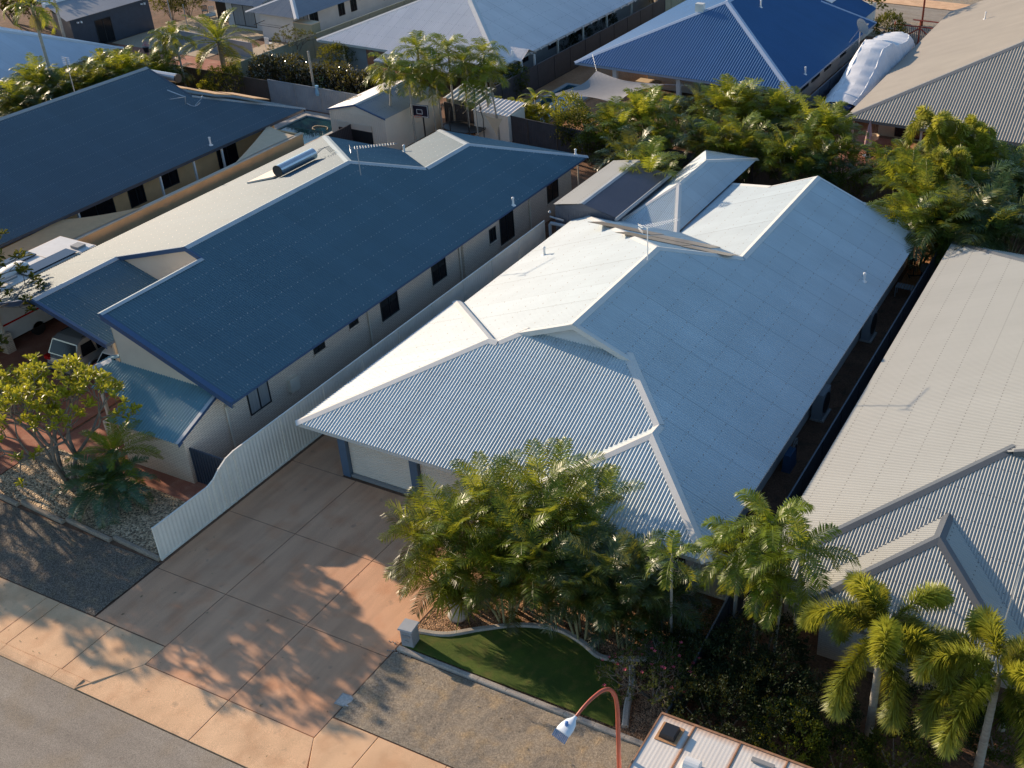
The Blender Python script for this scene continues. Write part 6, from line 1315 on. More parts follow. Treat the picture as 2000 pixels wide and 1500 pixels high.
# ================================================================= OBJECTS
def section(y, pts): return [(x, y, z) for x, z in pts]
def car(label, loc, rz, body, W=1.84, L=4.7, H=1.66, lightm='tail_red'):
    """rear of the car faces local -Y"""
    t = thing('parked_car', label, 'car', loc, local=True, rz=rz)
    hw = W / 2
    def low(y, w, z0, z1): return [(-w * .92, y, z0), (-w, y, z0 + .18), (-w, y, z1 - .22), (-w * .93, y, z1 - .05), (-w * .7, y, z1), (w * .7, y, z1), (w * .93, y, z1 - .05), (w, y, z1 - .22), (w, y, z0 + .18), (w * .92, y, z0)]
    S = [(0.0, .84, .42, .74), (0.06, .92, .34, .92), (.25, .97, .28, 1.0), (.7, 1.0, .25, 1.02), (1.6, 1.0, .25, 1.0), (2.6, 1.0, .25, .99), (3.4, .99, .26, .97), (4.1, .95, .28, .90), (4.5, .86, .33, .78), (4.7, .72, .42, .62)]
    b = MB(); b.loft([low(y * L / 4.7, w * hw, z0, z1) for y, w, z0, z1 in S]); bo = b.build('body', body, t, smooth=False)
    # greenhouse: pillars and roof in body colour, glass inset
    R_ = [(0.22, .84, .98, .98), (0.52, .80, .99, H - .14), (0.80, .76, .99, H - .02), (1.7, .76, .99, H), (2.5, .75, .99, H - .04), (3.0, .72, .99, H - .16), (3.75, .80, .96, .97)]
    g = MB(); g.loft([[(-hw * .93, y, zb), (-hw * w, y, zt), (-hw * w * .8, y, zt + .02 * (zt > 1.1)), (hw * w * .8, y, zt + .02 * (zt > 1.1)), (hw * w, y, zt), (hw * .93, y, zb)] for y, w, zb, zt in R_]); g.build('cabin', body, t)
    def lerp(a, b_, k): return tuple(a[i] + (b_[i] - a[i]) * k for i in range(3))
    # rear window
    A0 = (-hw * .80, .235, 1.03); A1 = (hw * .80, .235, 1.03); B0 = (-hw * .73, .515, H - .19); B1 = (hw * .73, .515, H - .19)
    off = Vector((0, -.035, .022)); w = MB(); w.face([Vector(A0) + off, Vector(A1) + off, Vector(B1) + off, Vector(B0) + off]); w.build('rear_window', M['glass_dark'], t)
    for sg in (-1, 1):
        for (ya, yb) in ((.62, 1.22), (1.32, 2.12), (2.2, 3.05)):
            w = MB(); zt = H - .20; xb, xt = sg * (hw * .935 + .012), sg * (hw * .79 + .02)
            w.face([(xb, ya - .12 * (ya < .7), 1.04), (xb, yb, 1.04), (xt, yb - .02, zt), (xt, ya + .02, zt)]); w.build('side_window', M['glass_dark'], t)
    w = MB(); w.face([(-hw * .70, 3.06, H - .20), (hw * .70, 3.06, H - .20), (hw * .78, 3.74, 1.0), (-hw * .78, 3.74, 1.0)]); w.v = [(x, y + .02, z + .035) for x, y, z in w.v]; w.build('windscreen', M['glass_dark'], t)
    for sg in (-1, 1):
        l_ = MB(); l_.loft([[(sg * hw * a, y - .012, z) for a, z in ((.62, .80), (.62, .93), (.95, .97), (.99, .90), (.97, .78))] for y in (0.02, .22)]); l_.build('tail_light', M[lightm], t)
        for y in (.95, 3.75):
            wh = MB(); x0 = sg * (hw - .20); x1 = sg * (hw + .012); wh.tube([(x0, y, .34), (x1, y, .34)], .34, 24); wo_ = wh.build('wheel', M['rubber'], t)
            rm = MB(); rm.tube([(x1, y, .34), (x1 + sg * .012, y, .34)], .22, 16)
            rm.build('rim', M['alloy'], wo_)
            ar = MB(); ar.tube([(x1 - sg * .02, y + .40 * math.cos(a), .34 + .40 * math.sin(a)) for a in [math.pi * k / 12 for k in range(13)]], .045, 5); ar.build('wheel_arch', body, bo)
    bp = MB(); bp.loft([[(x * hw, y, z) for x, z in ((-.93, .36), (-.96, .55), (.96, .55), (.93, .36))] for y in (-.09, .2)]); bp.build('bumper', body, t)
    bp = MB(); bp.box((-hw * .7, -.105, .36), (hw * .7, -.085, .44)); bp.build('lower_trim', M['black_plastic'], t)
    bp = MB(); bp.box((-.19, -.03, .62), (.19, .0, .73)); bp.build('number_plate', M['white_paint'], t)
    for sg in (-1, 1):
        rr_ = MB(); rr_.tube([(sg * hw * .66, .9, H + .03), (sg * hw * .66, 2.6, H + .03)], .018, 6); rr_.build('roof_rail', M['black_plastic'], t)
    return t
car('silver four wheel drive wagon parked in the carport, tail towards the street', (-40.75, 26.3, 0.02), 0.0, M['car_silver'], 1.88, 4.8, 1.72)
car('white hatchback parked in the carport beside the silver wagon, half under the porch roof', (-38.25, 26.6, 0.02), 0.0, M['car_white'], 1.78, 4.3, 1.52)
# ---- caravan, left
t = thing('caravan', 'white caravan with solar panels on its roof beside the blue roofed house', 'caravan', (-46.2, 29, 0))
def rounded_box(mb, x0, y0, x1, y1, z0, z1, r=0.12):
    prof = [(x0, z0), (x0, z1 - r), (x0 + r * .3, z1 - r * .3), (x0 + r, z1), (x1 - r, z1), (x1 - r * .3, z1 - r * .3), (x1, z1 - r), (x1, z0)]
    mb.loft([[(x, y, z) for x, z in prof] for y in (y0, y1)])
mb = MB(); rounded_box(mb, -47.3, 24.8, -44.95, 32.55, 0.45, 2.8, .06); mb.build('body', M['van_white'], t)
mb = MB(); mb.box((-47.33, 24.8, 2.72), (-44.92, 32.6, 2.78)); mb.box((-46.9, 28.0, 2.8), (-44.97, 28.03, 2.815)); mb.box((-47.25, 30.6, 2.8), (-44.97, 30.63, 2.815)); mb.build('edge_trim', M['door_beige'], t)
for x0, y0, x1, y1 in ((-45.75, 28.9, -45.0, 31.6), (-47.25, 28.2, -46.5, 30.6), (-47.2, 25.2, -46.3, 27.0)): mb = MB(); mb.box((x0, y0, 2.84), (x1, y1, 2.89)); mb.build('solar_panel', M['solar'], t)
mb = MB(); mb.loft([[(-46.05 + (a) * w, y, 2.8 + b) for a, b in ((-.36, 0), (-.36, .14 * h_), (-.22, .26 * h_), (.22, .26 * h_), (.36, .14 * h_), (.36, 0))] for y, w, h_ in ((28.0, .5, .3), (28.25, .85, .8), (28.7, 1, 1.1), (29.4, 1, 1.15), (29.6, .95, .9))]); mb.build('air_conditioner', M['white_paint'], t, smooth=True)
mb = MB(); mb.box((-45.75, 31.85, 2.8), (-45.25, 32.3, 2.92)); mb.build('roof_hatch', M['frame_grey'], t)
mb = MB(); mb.tube([(-45.3, 26.2, 2.9), (-45.3, 28.6, 2.9)], .05, 8); mb.build('awning_roll', M['frame_grey'], t)
for x in (-47.25, -45.1):
    mb = MB(); mb.tube([(x, 28.6, .33), (x + .15, 28.6, .33)], .33, 18); mb.build('wheel', M['rubber'], t)
mb = MB(); mb.box((-44.94, 24.9, 1.2), (-44.93, 32.4, 1.28)); mb.build('stripe', M['tail_red'], t)
# ---- caravan / truck roof, bottom right
t = thing('caravan', 'old caravan with a rust stained white roof and black hatch at the bottom edge', 'caravan', (-5, 16.5, 0))
rustm, nt, n_, l_, b_ = nm('rust_white'); tc = n_.new('ShaderNodeTexCoord'); sp = n_.new('ShaderNodeSeparateXYZ'); l_.new(tc.outputs['Object'], sp.inputs[0])
def near(coord, c0, per, wid):
    f = math_n(n_, l_, 'ABSOLUTE', math_n(n_, l_, 'SUBTRACT', math_n(n_, l_, 'FRACT', math_n(n_, l_, 'DIVIDE', math_n(n_, l_, 'SUBTRACT', coord, c0 - per / 2), per)), 0.5))
    m_ = n_.new('ShaderNodeMapRange'); m_.inputs[1].default_value = 0; m_.inputs[2].default_value = wid / per; m_.inputs[3].default_value = 1; m_.inputs[4].default_value = 0; l_.new(f, m_.inputs[0]); return m_.outputs[0]
nz = n_.new('ShaderNodeTexNoise'); nz.inputs['Scale'].default_value = 5; nz.inputs['Detail'].default_value = 6; l_.new(tc.outputs['Object'], nz.inputs[0])
seam = near(sp.outputs[0], -7.8, 1.28, .10)
edge = n_.new('ShaderNodeMapRange'); edge.inputs[1].default_value = 18.40; edge.inputs[2].default_value = 18.68; edge.inputs[3].default_value = 0; edge.inputs[4].default_value = 1; l_.new(sp.outputs[1], edge.inputs[0])
rr2 = math_n(n_, l_, 'MAXIMUM', seam, edge.outputs[0]); rr2 = math_n(n_, l_, 'MULTIPLY', rr2, math_n(n_, l_, 'ADD', nz.outputs[0], .35))
mp2 = n_.new('ShaderNodeMapping'); mp2.inputs['Scale'].default_value = (14, .6, 1); l_.new(tc.outputs['Object'], mp2.inputs[0]); n3 = n_.new('ShaderNodeTexNoise'); n3.inputs['Scale'].default_value = 1; l_.new(mp2.outputs[0], n3.inputs[0])
c0_ = mixc(n_, l_, n3.outputs[0], (.68, .62, .56), (.84, .78, .70)); l_.new(mixc(n_, l_, rr2, c0_, (.52, .24, .09)), b_.inputs['Base Color']); b_.inputs['Roughness'].default_value = .5
t['_o'] = tuple(t.location)
mb = MB(); x0c, x1c, y0c, y1c = -8.76, 0.5, 16.25, 18.66; mb.box((x0c, y0c, .5), (x1c, y1c, 2.54)); mb.build('body', M['van_white'], t)
for xw in (-4.6, -3.8):
    for yw in (16.3, 18.35): q = MB(); q.tube([(xw, yw, .36), (xw, yw + .25, .36)], .34, 20); q.build('wheel', M['rubber'], t)
for yw in (17.0, 17.9): q = MB(); q.tube([(-8.0, yw, .02), (-8.0, yw, .52)], .04, 6); q.build('stabiliser_leg', M['galv'], t)
mb = MB(); mb.box((x0c + .3, y0c + .3, .38), (x1c - .3, y1c - .3, .498)); mb.build('chassis', M['frame_dark'], t)
mb = MB(); prev = None; k = 0; xx = x0c
while xx < x1c:
    z = 2.60 + .0012 * math.cos(2 * math.pi * xx / .11); i0 = len(mb.v); mb.v += [(xx, y0c, z), (xx, y1c, z)]
    if prev is not None: mb.quadidx((prev, i0, i0 + 1, prev + 1))
    prev = i0; xx += .11 / 6
mb.build('roof', rustm, t)
mb = MB()
for k in range(6): mb.box((-7.815 + 1.28 * k, y0c, 2.6), (-7.785 + 1.28 * k, y1c - .032, 2.622))
mb.box((x0c - .02, y1c - .03, 2.5), (x1c, y1c + .03, 2.625)); mb.box((x0c - .03, y0c, 2.5), (x0c + .01, y1c - .035, 2.625)); mb.build('seam', mat('rust_trim', (.34, .17, .09), .7, var=.3, scale=6), t)
mb = MB(); hx = G(1308, 1432, 2.65); hx, hy = hx.x, hx.y; mb.box((hx - .3, hy - .3, 2.605), (hx + .3, hy + .3, 2.64)); ht_ = mb.build('hatch_base', mat('rust_pan', (.50, .26, .12), .7, var=.3, scale=8), t)
mb = MB(); mb.box((hx - .22, hy - .22, 2.64), (hx + .22, hy + .22, 2.78), taper=.03); mb.build('hatch', M['black_plastic'], t)
mb = MB(); a = G(1352, 1495, 2.7); mb.tube([(a.x - .2, a.y, 2.7), (a.x + .2, a.y, 2.7)], .18, 16); mb.build('roof_cowl', M['white_paint'], t)
mb = MB(); a = G(1490, 1490, 2.65); mb.box((a.x - .3, a.y - .06, 2.62), (a.x + .3, a.y + .06, 2.68)); mb.build('vent', M['frame_grey'], t)
# ---- street lamp
t = thing('street_lamp', 'terracotta red curved street lamp with a white and blue head over the gravel verge', 'street lamp', (-9.19, 17.0, 0))
pts = [(-9.19, 17, 0), (-9.19, 17, 2.2), (-9.19, 17.0, 4.2)] + []
cr_ = smooth_curve([(17.0, 4.2), (16.92, 4.75), (16.72, 5.18), (16.45, 5.40), (16.1, 5.46), (15.8, 5.42), (15.55, 5.32)], 6)
arm = [(-9.19 - .30 * ((17.0 - a) / 1.4) ** 1.3 if a < 17 else -9.19, a, b) for a, b in cr_]
P_ = pts[:-1] + arm; mb = MB(); mb.tube(P_, [.075, .06] + [.058 - .022 * k / len(arm) for k in range(len(arm))], 10); mb.build('pole', M['red_pole'], t, smooth=True)
mb = MB(); mb.box((-9.32, 16.87, 0), (-9.06, 17.13, .04)); mb.build('base_plate', M['galv'], t)
e = Vector(P_[-1]); d = (e - Vector(P_[-2])).normalized(); d = Vector((d.x, d.y, -.30)).normalized(); s_ = d.cross(UP).normalized(); u_ = s_.cross(d)
mb = MB(); secs = []
for k, (a, w, hh) in enumerate(((0, .045, .045), (.07, .06, .055), (.17, .15, .08), (.31, .195, .095), (.43, .205, .095), (.49, .20, .07))):
    secs.append([e + d * a + s_ * (w * math.cos(q_)) + u_ * (hh * max(-.35, math.sin(q_))) for q_ in [2 * math.pi * j / 16 for j in range(16)]])
mb.loft(secs); mb.build('lamp_head', mat('lamp_white', (.72, .76, .82), .35), t, smooth=True)
mb = MB(); mb.lathe(e + d * .30 + u_ * .085, [(.045, 0), (.045, .09), (.02, .1)], 12); mb.build('photocell', mat('cell_blue', (.10, .22, .5), .4), t)
mb = MB()
for k in range(9):
    q0 = e + d * .49 + s_ * (-.19 + .0475 * k); mb.tube([q0 + u_ * .02, q0 + d * .16 - u_ * .05], .017, 5)
mb.build('lens_fins', mat('lens_blue', (.14, .26, .44), .2), t)
# ---- letterbox pillar, pit lid
t = thing('letterbox', 'grey rendered letterbox pillar with a flat cap at the corner of the turf and driveway', 'letterbox', (-18.0, 19.85, 0), local=True, rz=.12)
mb = MB(); mb.box((-.2, -.2, 0), (.2, .2, .78)); mb.build('pillar', mat('render_bluegrey', (.30, .31, .33), .8, var=.08, scale=4, bump=.3), t)
mb = MB(); mb.box((-.25, -.25, .782), (.25, .25, .84), taper=.012); mb.build('cap', mat('cap_bluegrey', (.36, .38, .41), .7, var=.06), t)
mb = MB(); mb.box((-.13, -.225, .5), (.13, -.203, .6)); mb.build('door', M['galv'], t)
mb = MB(); mb.tube([(0, -.225, .35), (0, -.205, .35)], .05, 14); mb.build('emblem', M['galv'], t)
q = MB(); 
for k in range(60):
    a = G(785 + rnd.uniform(-30, 25), 1268 + rnd.uniform(-18, 22), 0); r_ = rnd.uniform(.012, .03); q.lathe((a.x, a.y, .02), [(r_ * .5, -r_), (r_, 0), (r_ * .5, r_ * .7)], 5)
tag(q.build('loose_pebbles', M['kerb_stone']), 'loose grey pebbles around the foot of the letterbox pillar', 'pebbles', kind='stuff')
a = G(675, 1369, 0); t = thing('service_pit', 'square pale service pit lid set at the edge of the driveway and gravel', 'pit cover', (a.x, a.y, 0), local=True, rz=.05)
mb = MB(); mb.box((-.25, -.22, .003), (.25, .22, .03)); mb.build('frame', M['concrete_grey'], t); mb = MB(); mb.box((-.21, -.18, .031), (.21, .18, .037)); mb.build('lid', mat('pit_lid', (.5, .46, .42), .7, var=.2, scale=20), t)
# ---- side passage items
def ac(label, x, y, z=0.0, w=.38, l=.9, hh=.75, n='air_conditioner_unit'):
    t = thing(n, label, 'air conditioner', (x, y, z), local=True); mb = MB(); mb.box((-w / 2, -l / 2, .08), (w / 2, l / 2, hh)); mb.build('casing', M['fence_grey'], t)
    mb = MB(); mb.box((-w / 2 - .04, -l / 2 - .05, 0), (w / 2 + .1, l / 2 + .05, .078)); mb.build('slab', M['concrete_grey'], t)
    mb = MB(); mb.tube([(w / 2 + .002, 0, hh * .55), (w / 2 + .02, 0, hh * .55)], hh * .36, 20); mb.build('fan_grille', M['frame_dark'], t)
    return t
ac('tall grey air conditioner in the dark side passage, nearest the camera', -10.55, 37.6, 0, .45, .95, 1.25); ac('grey air conditioner farther up the dark side passage', -10.6, 44.6, 0, .4, .9, 1.4)
ac('air conditioner against the white wall of the cobalt roofed house', -23.9, 73.5, 0, .4, .9, .9)
t = thing('hose_reel', 'blue hose reel with a round wheel at the near end of the dark side passage', 'hose reel', (-10.45, 34.2, 0), local=True)
mb = MB(); mb.tube([(0, .25 * math.cos(a), .75 + .25 * math.sin(a)) for a in [math.pi * k / 10 for k in range(21)]], .02, 6, cap=False)
for k in range(6): a = math.pi * k / 3; mb.tube([(0, 0, .75), (0, .24 * math.cos(a), .75 + .24 * math.sin(a))], .01, 4)
mb.build('wheel', M['frame_grey'], t); mb = MB(); mb.box((-.2, -.9, 0), (.15, -.15, .75), taper=.05); mb.build('bin', mat('bin_blue', (.04, .10, .2), .5), t); mb = MB(); mb.tube([(.05, 0, 0), (.05, 0, .75)], .03, 6); mb.build('stand', M['frame_dark'], t)
t = thing('exercise_bike', 'dark exercise bike standing on the sunny red soil at the end of the side passage', 'exercise bike', (-10.1, 51.6, 0.01), local=True, rz=.5)
mb = MB(); mb.tube([(-.45, -.25, .04), (-.45, .25, .04)], .03, 6); mb.tube([(.5, -.25, .04), (.5, .25, .04)], .03, 6); mb.tube([(-.45, 0, .04), (.5, 0, .04)], .035, 6); mb.tube([(.2, 0, .05), (.3, 0, 1.2)], .04, 6); mb.tube([(-.2, 0, .05), (-.25, 0, .9)], .035, 6); mb.build('frame', M['frame_dark'], t)
mb = MB(); mb.tube([(.35, -.05, .45), (.35, .05, .45)], .28, 18); mb.build('flywheel', M['frame_grey'], t); mb = MB(); mb.box((-.4, -.12, .9), (-.12, .12, .97), taper=.02); mb.build('saddle', M['black_plastic'], t)
mb = MB(); mb.tube([(.5, -.25, 1.2), (.3, -.25, 1.2), (.3, .25, 1.2), (.5, .25, 1.2)], .02, 6); mb.build('handlebar', M['frame_dark'], t)
t = thing('bench', 'pale slatted bench in the side passage, just before the exercise bike', 'bench', (-10.15, 49.2, 0), local=True, rz=0)
for k in range(6): mb = MB(); mb.box((-.42 + k * .14, -.25, .52), (-.32 + k * .14, .25, .56)); mb.build('slat', M['fence_grey'], t)
for x in (-.4, .38):
    for y in (-.22, .2): mb = MB(); mb.box((x - .02, y, 0), (x + .02, y + .04, .52)); mb.build('leg', M['fence_grey'], t)
# ---- boat under cover
t = thing('boat', 'boat under a draped white tarpaulin beside the navy fence and taupe roof', 'boat', (-20.6, 78.5, 0))
mb = MB(); secs = []
for y, w, z0, z1 in ((71.2, .85, .75, 1.35), (73, 1.05, .6, 1.45), (76, 1.15, .55, 1.5), (79.5, 1.1, .6, 1.6), (82.5, .8, .75, 1.85), (84.6, .3, 1.1, 2.1), (85.2, .05, 1.5, 2.2)):
    secs.append([(-20.6 - w, y, z1), (-20.6 - w * .75, y, (z0 + z1) / 2), (-20.6, y, z0), (-20.6 + w * .75, y, (z0 + z1) / 2), (-20.6 + w, y, z1)])
mb.loft(secs); mb.build('hull', M['boat_hull'], t, smooth=True)
mb = MB(); NY, NX = 110, 64
def prof(tab, y):
    if y <= tab[0][0]: return tab[0][1]
    for (a, b), (c_, d_) in zip(tab, tab[1:]):
        if a <= y <= c_: k = (y - a) / (c_ - a); return b + (d_ - b) * k
    return tab[-1][1]
TOPZ = [(71.3, 1.55), (72.5, 1.75), (74.2, 2.0), (76.2, 2.75), (77.6, 3.55), (79.6, 3.6), (80.4, 3.15), (82.0, 2.95), (84.5, 2.8), (86.2, 2.55)]
HW = [(71.3, 1.05), (73, 1.3), (76, 1.45), (80, 1.45), (82, 1.35), (84, 1.2), (85.4, .85), (86.2, .3)]
FL = [(71.3, .55), (75, .45), (77.5, .42), (80, .55), (83, .72), (86.2, .6)]
HEM = [(71.3, 1.0), (74, .95), (78, .85), (81, 1.25), (84, 1.8), (86.2, 2.2)]
for i in range(NY + 1):
    y = 71.3 + 14.9 * i / NY; w = prof(HW, y) * 1.22; tz = prof(TOPZ, y); fl_ = prof(FL, y); hem = prof(HEM, y) + .12 * math.sin(y * 2.3)
    for j in range(NX + 1):
        v = -1 + 2 * j / NX; a = abs(v)
        if a < .5: x = w * fl_ * v / .5; z = tz - .07 * (a / .5) ** 2 - .06 * math.sin(y * 2.9) ** 2 * (a / .5)
        else: k = (a - .5) / .5; x = math.copysign(w * (fl_ + (1 - fl_) * k ** .75), v); z = (tz - .07) * (1 - k) + hem * k
        am = max(0, (a - .30) / .70); f = abs(math.sin(y * 3.1 + .6 * math.sin(y))) ** .5 * .19 + .035 * math.sin(y * 6.3 + .6 * a)
        x += math.copysign(f * am ** .8, v); z -= .03 * math.sin(y * 1.9 + 2 * v) * (1 - am)
        mb.v.append((-20.45 + x, y, z))
for i in range(NY):
    for j in range(NX): k = i * (NX + 1) + j; mb.quadidx((k, k + NX + 1, k + NX + 2, k + 1))
mb.build('tarpaulin', M['tarp'], t, smooth=False)
mb = MB(); mb.tube([(-21.3, 71, .4), (-21.3, 84, .4)], .05, 6); mb.tube([(-19.9, 71, .4), (-19.9, 84, .4)], .05, 6); mb.tube([(-21.3, 84, .4), (-20.6, 86.5, .4), (-19.9, 84, .4)], .05, 6)
for y in (72, 75, 78): mb.tube([(-21.3, y, .4), (-19.9, y, .4)], .04, 6)
mb.build('trailer', M['galv'], t)
for x in (-21.8, -19.5):
    mb = MB(); mb.tube([(x, 75.5, .33), (x + .18, 75.5, .33)], .33, 16); mb.build('wheel', M['rubber'], t)
mb = MB(); mb.box((-21.0, 70.8, .5), (-20.2, 71.15, 1.5), taper=.08); mb.build('outboard_motor', M['black_plastic'], t)
# ---- basketball hoop
b0 = G(825, 270, 0); b0 = Vector((-42.9, 55.9, 0)); t = thing('basketball_hoop', 'black backboard basketball hoop standing beside the cream shed', 'basketball hoop', tuple(b0), local=True, rz=.15)
mb = MB(); mb.tube([(0, 0, 0), (0, 0, 2.3)], .05, 8); mb.tube([(0, 0, 2.3), (-.0, -.35, 2.5)], .05, 8); mb.build('pole', M['frame_dark'], t)
mb = MB(); mb.box((-.62, -.40, 2.15), (.62, -.36, 2.95)); bb = mb.build('backboard', mat('board_navy', (.012, .014, .03), .3), t)
mb = MB()
for a, b in (((-.58, 2.18), (.58, 2.21)), ((-.58, 2.89), (.58, 2.92)), ((-.58, 2.21), (-.55, 2.89)), ((.55, 2.21), (.58, 2.89)), ((-.2, 2.35), (.2, 2.38)), ((-.2, 2.62), (.2, 2.65)), ((-.2, 2.38), (-.17, 2.62)), ((.17, 2.38), (.2, 2.62))): mb.box((a[0], -.405, a[1]), (b[0], -.4015, b[1]))
mb.build('board_lines', M['white_paint'], bb)
mb = MB(); mb.tube([(.22 * math.cos(a), -.66 + .22 * math.sin(a), 2.3) for a in [math.pi * k / 8 for k in range(17)]], .012, 5, cap=False); rm_ = mb.build('rim', M['flower_red'], t)
mb = MB()
for k in range(12):
    a = math.pi * k / 6; mb.tube([(.22 * math.cos(a), -.66 + .22 * math.sin(a), 2.29), (.12 * math.cos(a + .3), -.66 + .12 * math.sin(a + .3), 1.9)], .008, 3)
mb.build('net', M['sail_white'], rm_)
mb = MB(); mb.box((-.35, -.2, 0), (.35, .75, .16), taper=.06); mb.build('base', M['black_plastic'], t)
# ---- trampoline frame
c0 = Vector((-41.6, 58.3, 0)); t = thing('trampoline', 'bare trampoline enclosure of dark curved poles against the black fence', 'trampoline', tuple(c0), local=True)
for k in range(7):
    a = 6.28 * k / 7; mb = MB(); mb.tube([(1.5 * math.cos(a), 1.0 * math.sin(a), 0), (1.55 * math.cos(a), 1.05 * math.sin(a), 1.6), (1.35 * math.cos(a), .9 * math.sin(a), 2.3)], .03, 6); mb.build('pole', M['frame_dark'], t)
mb = MB(); mb.tube([(1.5 * math.cos(a), 1.0 * math.sin(a), .8) for a in [6.283 * k / 24 for k in range(25)]], .035, 6, cap=False); mb.build('rim', M['frame_dark'], t)
mb = MB(); mb.face([(1.4 * math.cos(a), .92 * math.sin(a), .79) for a in [6.283 * k / 24 for k in range(24)]]); mb.build('mat', M['black_plastic'], t)
mb = MB(); mb.tube([(1.36 * math.cos(a), .91 * math.sin(a), 2.28 - .25 * math.sin(a * 7) ** 2) for a in [6.283 * k / 56 for k in range(57)]], .012, 4, cap=False); mb.build('net_rope', M['frame_dark'], t)
# ---- closed parasol, pot, table, misc yard furniture
b0 = G(1693, 305, 0); t = thing('parasol', 'closed pink striped parasol at the dark patio edge below the taupe roof', 'parasol', (b0.x, b0.y, 0), local=True)
mb = MB(); mb.tube([(0, 0, 0), (0, 0, 2.3)], .025, 6); mb.build('pole', M['galv'], t)
mb = MB(); secs = []
for z, r_ in ((.75, .20), (.9, .19), (1.4, .15), (1.9, .09), (2.3, .02)): secs.append([(r_ * (1 + .25 * math.cos(6 * a)) * math.cos(a), r_ * (1 + .25 * math.cos(6 * a)) * math.sin(a), z) for a in [6.283 * k / 36 for k in range(36)]])
mb.loft(secs); mb.build('canopy', M['pink'], t); mb = MB(); mb.lathe((0, 0, 0), [(.28, 0), (.28, .06), (.05, .1)], 16); mb.build('base', M['galv'], t)
b0 = G(1707, 268, 1.2); t = thing('hanging_pot', 'cream curved pot hanging on the dark patio right of the parasol', 'pot', (b0.x, b0.y, 1.0), local=True)
mb = MB(); mb.lathe((0, 0, 0), [(.12, 0), (.28, .12), (.32, .35), (.28, .34), (.1, .1)], 16); mb.build('bowl', M['sail_white'], t); mb = MB()
for a in (0, 2.1, 4.2): mb.tube([(.3 * math.cos(a), .3 * math.sin(a), .34), (0, 0, 1.2)], .008, 3)
mb.build('chain', M['frame_dark'], t)
b0 = G(1268, 158, .75); t = thing('outdoor_table', 'pale rectangular outdoor table behind the grey shade sail', 'table', (b0.x, b0.y, 0), local=True)
mb = MB(); mb.box((-.9, -.45, .7), (.9, .45, .74)); mb.build('tabletop', M['sail_white'], t)
for x in (-.8, .75):
    for y in (-.4, .35): mb = MB(); mb.box((x, y, 0), (x + .05, y + .05, .7)); mb.build('leg', M['galv'], t)
def chair(label, px, py, rz=0, m='white_paint', z=0.0):
    b0 = G(px, py, .4); t = thing('garden_chair', label, 'chair', (b0.x, b0.y, z), local=True, rz=rz); mb = MB(); mb.box((-.24, -.24, .42), (.24, .24, .46)); mb.build('seat', M[m], t)
    mb = MB()
    for k in range(5): mb.box((-.23 + k * .1, .20, .46), (-.17 + k * .1, .23, .88))
    mb.box((-.24, .19, .88), (.24, .24, .94)); mb.build('backrest', M[m], t)
    for x in (-.23, .19):
        for y in (-.23, .19): mb = MB(); mb.box((x, y, 0), (x + .04, y + .04, .42)); mb.build('leg', M[m], t)
chair('white plastic chair against the white rendered wall by the green fence', 526, 86, 3.1, z=.02); chair('white chair on the patio of the white house beside a dark table', 415, 26, 1.0, z=.02); chair('grey chair on the same patio, nearer the feathery date palm', 400, 22, 4, 'frame_dark', .02); chair('white chair by the wall vents of the white rendered house', 693, 28, 3.1)
b0 = G(408, 30, .7); t = thing('outdoor_table', 'dark round table on the patio of the white rendered house', 'table', (b0.x, b0.y, .02), local=True); mb = MB(); mb.lathe((0, 0, 0), [(.3, 0), (.3, .03), (.04, .05), (.04, .68)], 12); mb.build('pedestal', M['frame_dark'], t); mb = MB(); mb.lathe((0, 0, .68), [(.6, 0), (.6, .04)], 20); mb.build('tabletop', M['frame_dark'], t)
b0 = G(602, 62, 1.0); t = thing('garden_cupboard', 'small pale green flat roofed cupboard behind the green fence', 'cupboard', (b0.x, b0.y, 0), local=True); mb = MB(); mb.box((-.9, -.5, 0), (.9, .5, 1.75)); mb.build('body', M['fence_green'], t); mb = MB(); mb.box((-.95, -.55, 1.752), (.95, .55, 1.8)); mb.build('lid', M['sail_white'], t)
# large pale tub by the porch of the pale roofed house
b0 = G(975, 150, .3); t = thing('upturned_dinghy', 'pale rounded upturned dinghy beside the entry porch', 'dinghy', (b0.x, b0.y, 0), local=True, rz=1.2); mb = MB(); secs = []
for y, w, z in ((-1.5, .25, .35), (-1.2, .55, .6), (0, .75, .8), (1.0, .65, .75), (1.4, .5, .6)): secs.append([(w * math.cos(a), y, z * math.sin(a)) for a in [math.pi * k / 10 for k in range(11)]])
mb.loft(secs, closed=False, cap=False); mb.build('hull', mat('dinghy', (.55, .58, .62), .5), t, smooth=True); mb = MB(); mb.box((-.5, 1.39, 0), (.5, 1.42, .5)); mb.build('transom', M['render_grey'], t)
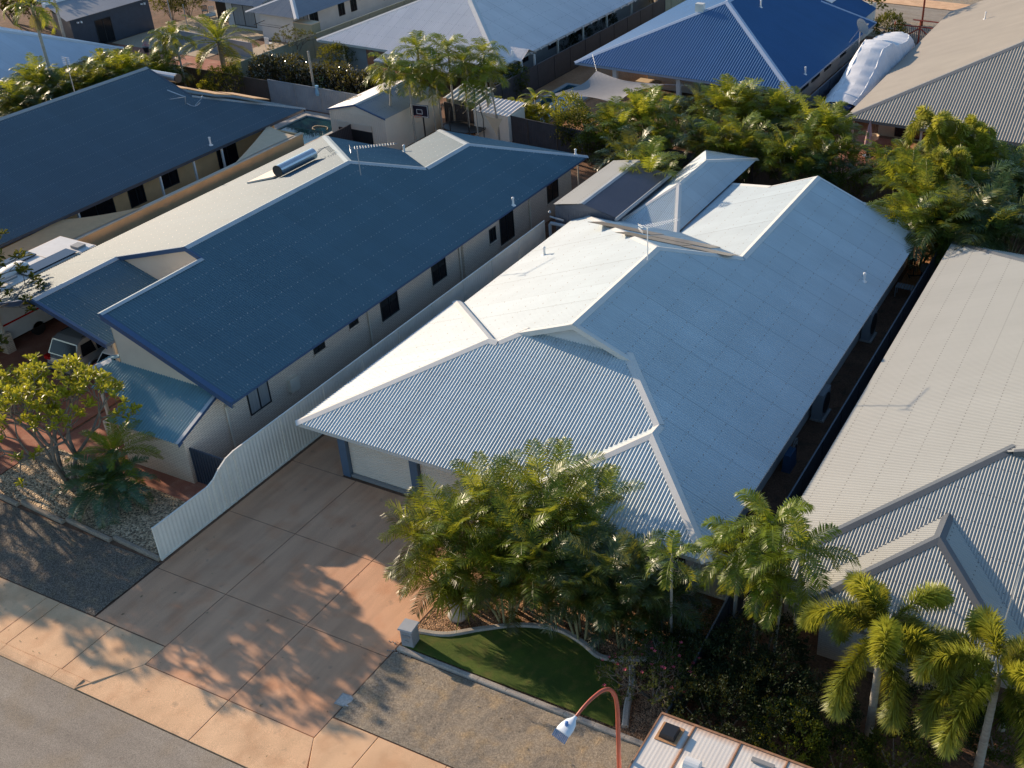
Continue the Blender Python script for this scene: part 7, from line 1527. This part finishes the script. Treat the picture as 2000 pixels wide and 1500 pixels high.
# poles
b0 = G(620, 212, 0); t = thing('utility_pole', 'weathered timber pole behind the pale grey rear fence with a blue bag tied to it', 'pole', (b0.x, b0.y, 0), local=True); mb = MB(); mb.tube([(0, 0, 0), (0, 0, 3.9)], [.09, .07], 8); mb.lathe((0, 0, 3.9), [(.08, 0), (.1, .05), (.03, .1)], 8); mb.build('post', M['bark_pale'], t)
b1 = G(624, 172, 1.6); mb = MB(); mb.loft([[(b1.x + w * math.cos(a), b1.y - .25 + w * math.sin(a), z) for a in [6.283 * k / 10 for k in range(10)]] for z, w in ((1.15, .12), (1.3, .17), (1.6, .10), (1.85, .12))]); tag(mb.build('plastic_bag', mat('bag_blue', (.22, .45, .65), .5)), 'pale blue plastic bag hanging on the weathered timber pole', 'bag')
b0 = Vector((-21.68, 98.1, 0)); t = thing('street_lamp', 'dark red street lamp pole at the rear road, cut by the top edge', 'street lamp', tuple(b0), local=True); mb = MB(); mb.tube([(0, 0, 0), (0, 0, 4.5), (0, .3, 6.2), (0, 1.2, 6.9), (0, 1.9, 6.6)], [.09, .075, .06, .05, .045], 8); mb.build('pole', M['red_pole'], t, smooth=True); mb = MB(); mb.box((-.16, 1.85, 6.45), (.16, 2.4, 6.6), taper=.03); mb.build('lamp_head', M['white_paint'], t)
for (px, py, h_, lb) in ((340, 60, 3.0, 'thin pale post on the patio of the navy shed, right of its corner'), (367, 55, 2.0, 'short thin post of the mesh pool fence')):
    b0 = G(px, py, 0); mb = MB(); mb.tube([(b0.x, b0.y, 0), (b0.x, b0.y, h_)], .04, 6); tag(mb.build('post', M['galv']), lb, 'post')
# person standing far behind the left hedge? (small garden figure in the photo): planter with red flowers
b0 = G(285, 95, .3); t = thing('flower_pot', 'dark pot with small red flowers on the red paving right of the navy shed', 'flower pot', (b0.x, b0.y, .02), local=True); mb = MB(); mb.lathe((0, 0, 0), [(.16, 0), (.24, .4), (.2, .4)], 12); mb.build('pot', M['frame_dark'], t); mb = MB()
for k in range(60): a = rnd.uniform(0, 6.28); r_ = rnd.uniform(0, .3); p = Vector((r_ * math.cos(a), r_ * math.sin(a), .45 + rnd.uniform(0, .35))); mb.face([p, p + Vector((.08, 0, .02)), p + Vector((.08, .07, .04)), p + Vector((0, .07, .02))])
mb.build('flowers', M['flower'], t)
# wheelie bins, rubbish on the shed roof
t = thing('fallen_frond', 'dry brown palm frond lying on the roof of the cream shed', 'palm frond', (0, 0, 0), local=True); mb = MB(); frond(mb, (0, 0, 0), 0, .05, 1.6, .22, 22, .1, .05, base_r=.5); mb.build('leaf', M['leaf_dry'], t); t.location = (-48.3, 54.5, 2.56); t.rotation_euler = (0, -.2, .9)
# driveway leaves and twigs
q = MB(); rl = random.Random(5)
for k in range(130):
    x, y = rl.uniform(-33, -9.5), rl.uniform(14.2, 24.5)
    if -18.3 < x < -9.5 and y > 19.6 and rl.random() < .3: continue
    z = .02 if y > 16.5 else .02; z = .13 if (x > -18.2 and y > 19.7) else (.055 if x > -18.2 and y > 16.5 else (.05 if x < -28 and y > 16.5 else .014)); a = rl.uniform(0, 6.28); s1 = rl.uniform(.015, .04)
    d1 = Vector((math.cos(a), math.sin(a), .1)) * s1 * 1.5; d2 = Vector((-math.sin(a), math.cos(a), .15)) * s1 * .6; p = Vector((x, y, z)); q.face([p - d1, p - d2, p + d1, p + d2], None, 0, rl.random())
tag(q.build('fallen_leaves', M['leaf_dry']), 'dry leaves scattered on the driveway, verge and turf', 'leaves', kind='stuff')
# end: drop helper properties
for o in bpy.data.objects:
    if '_o' in o: del o['_o']
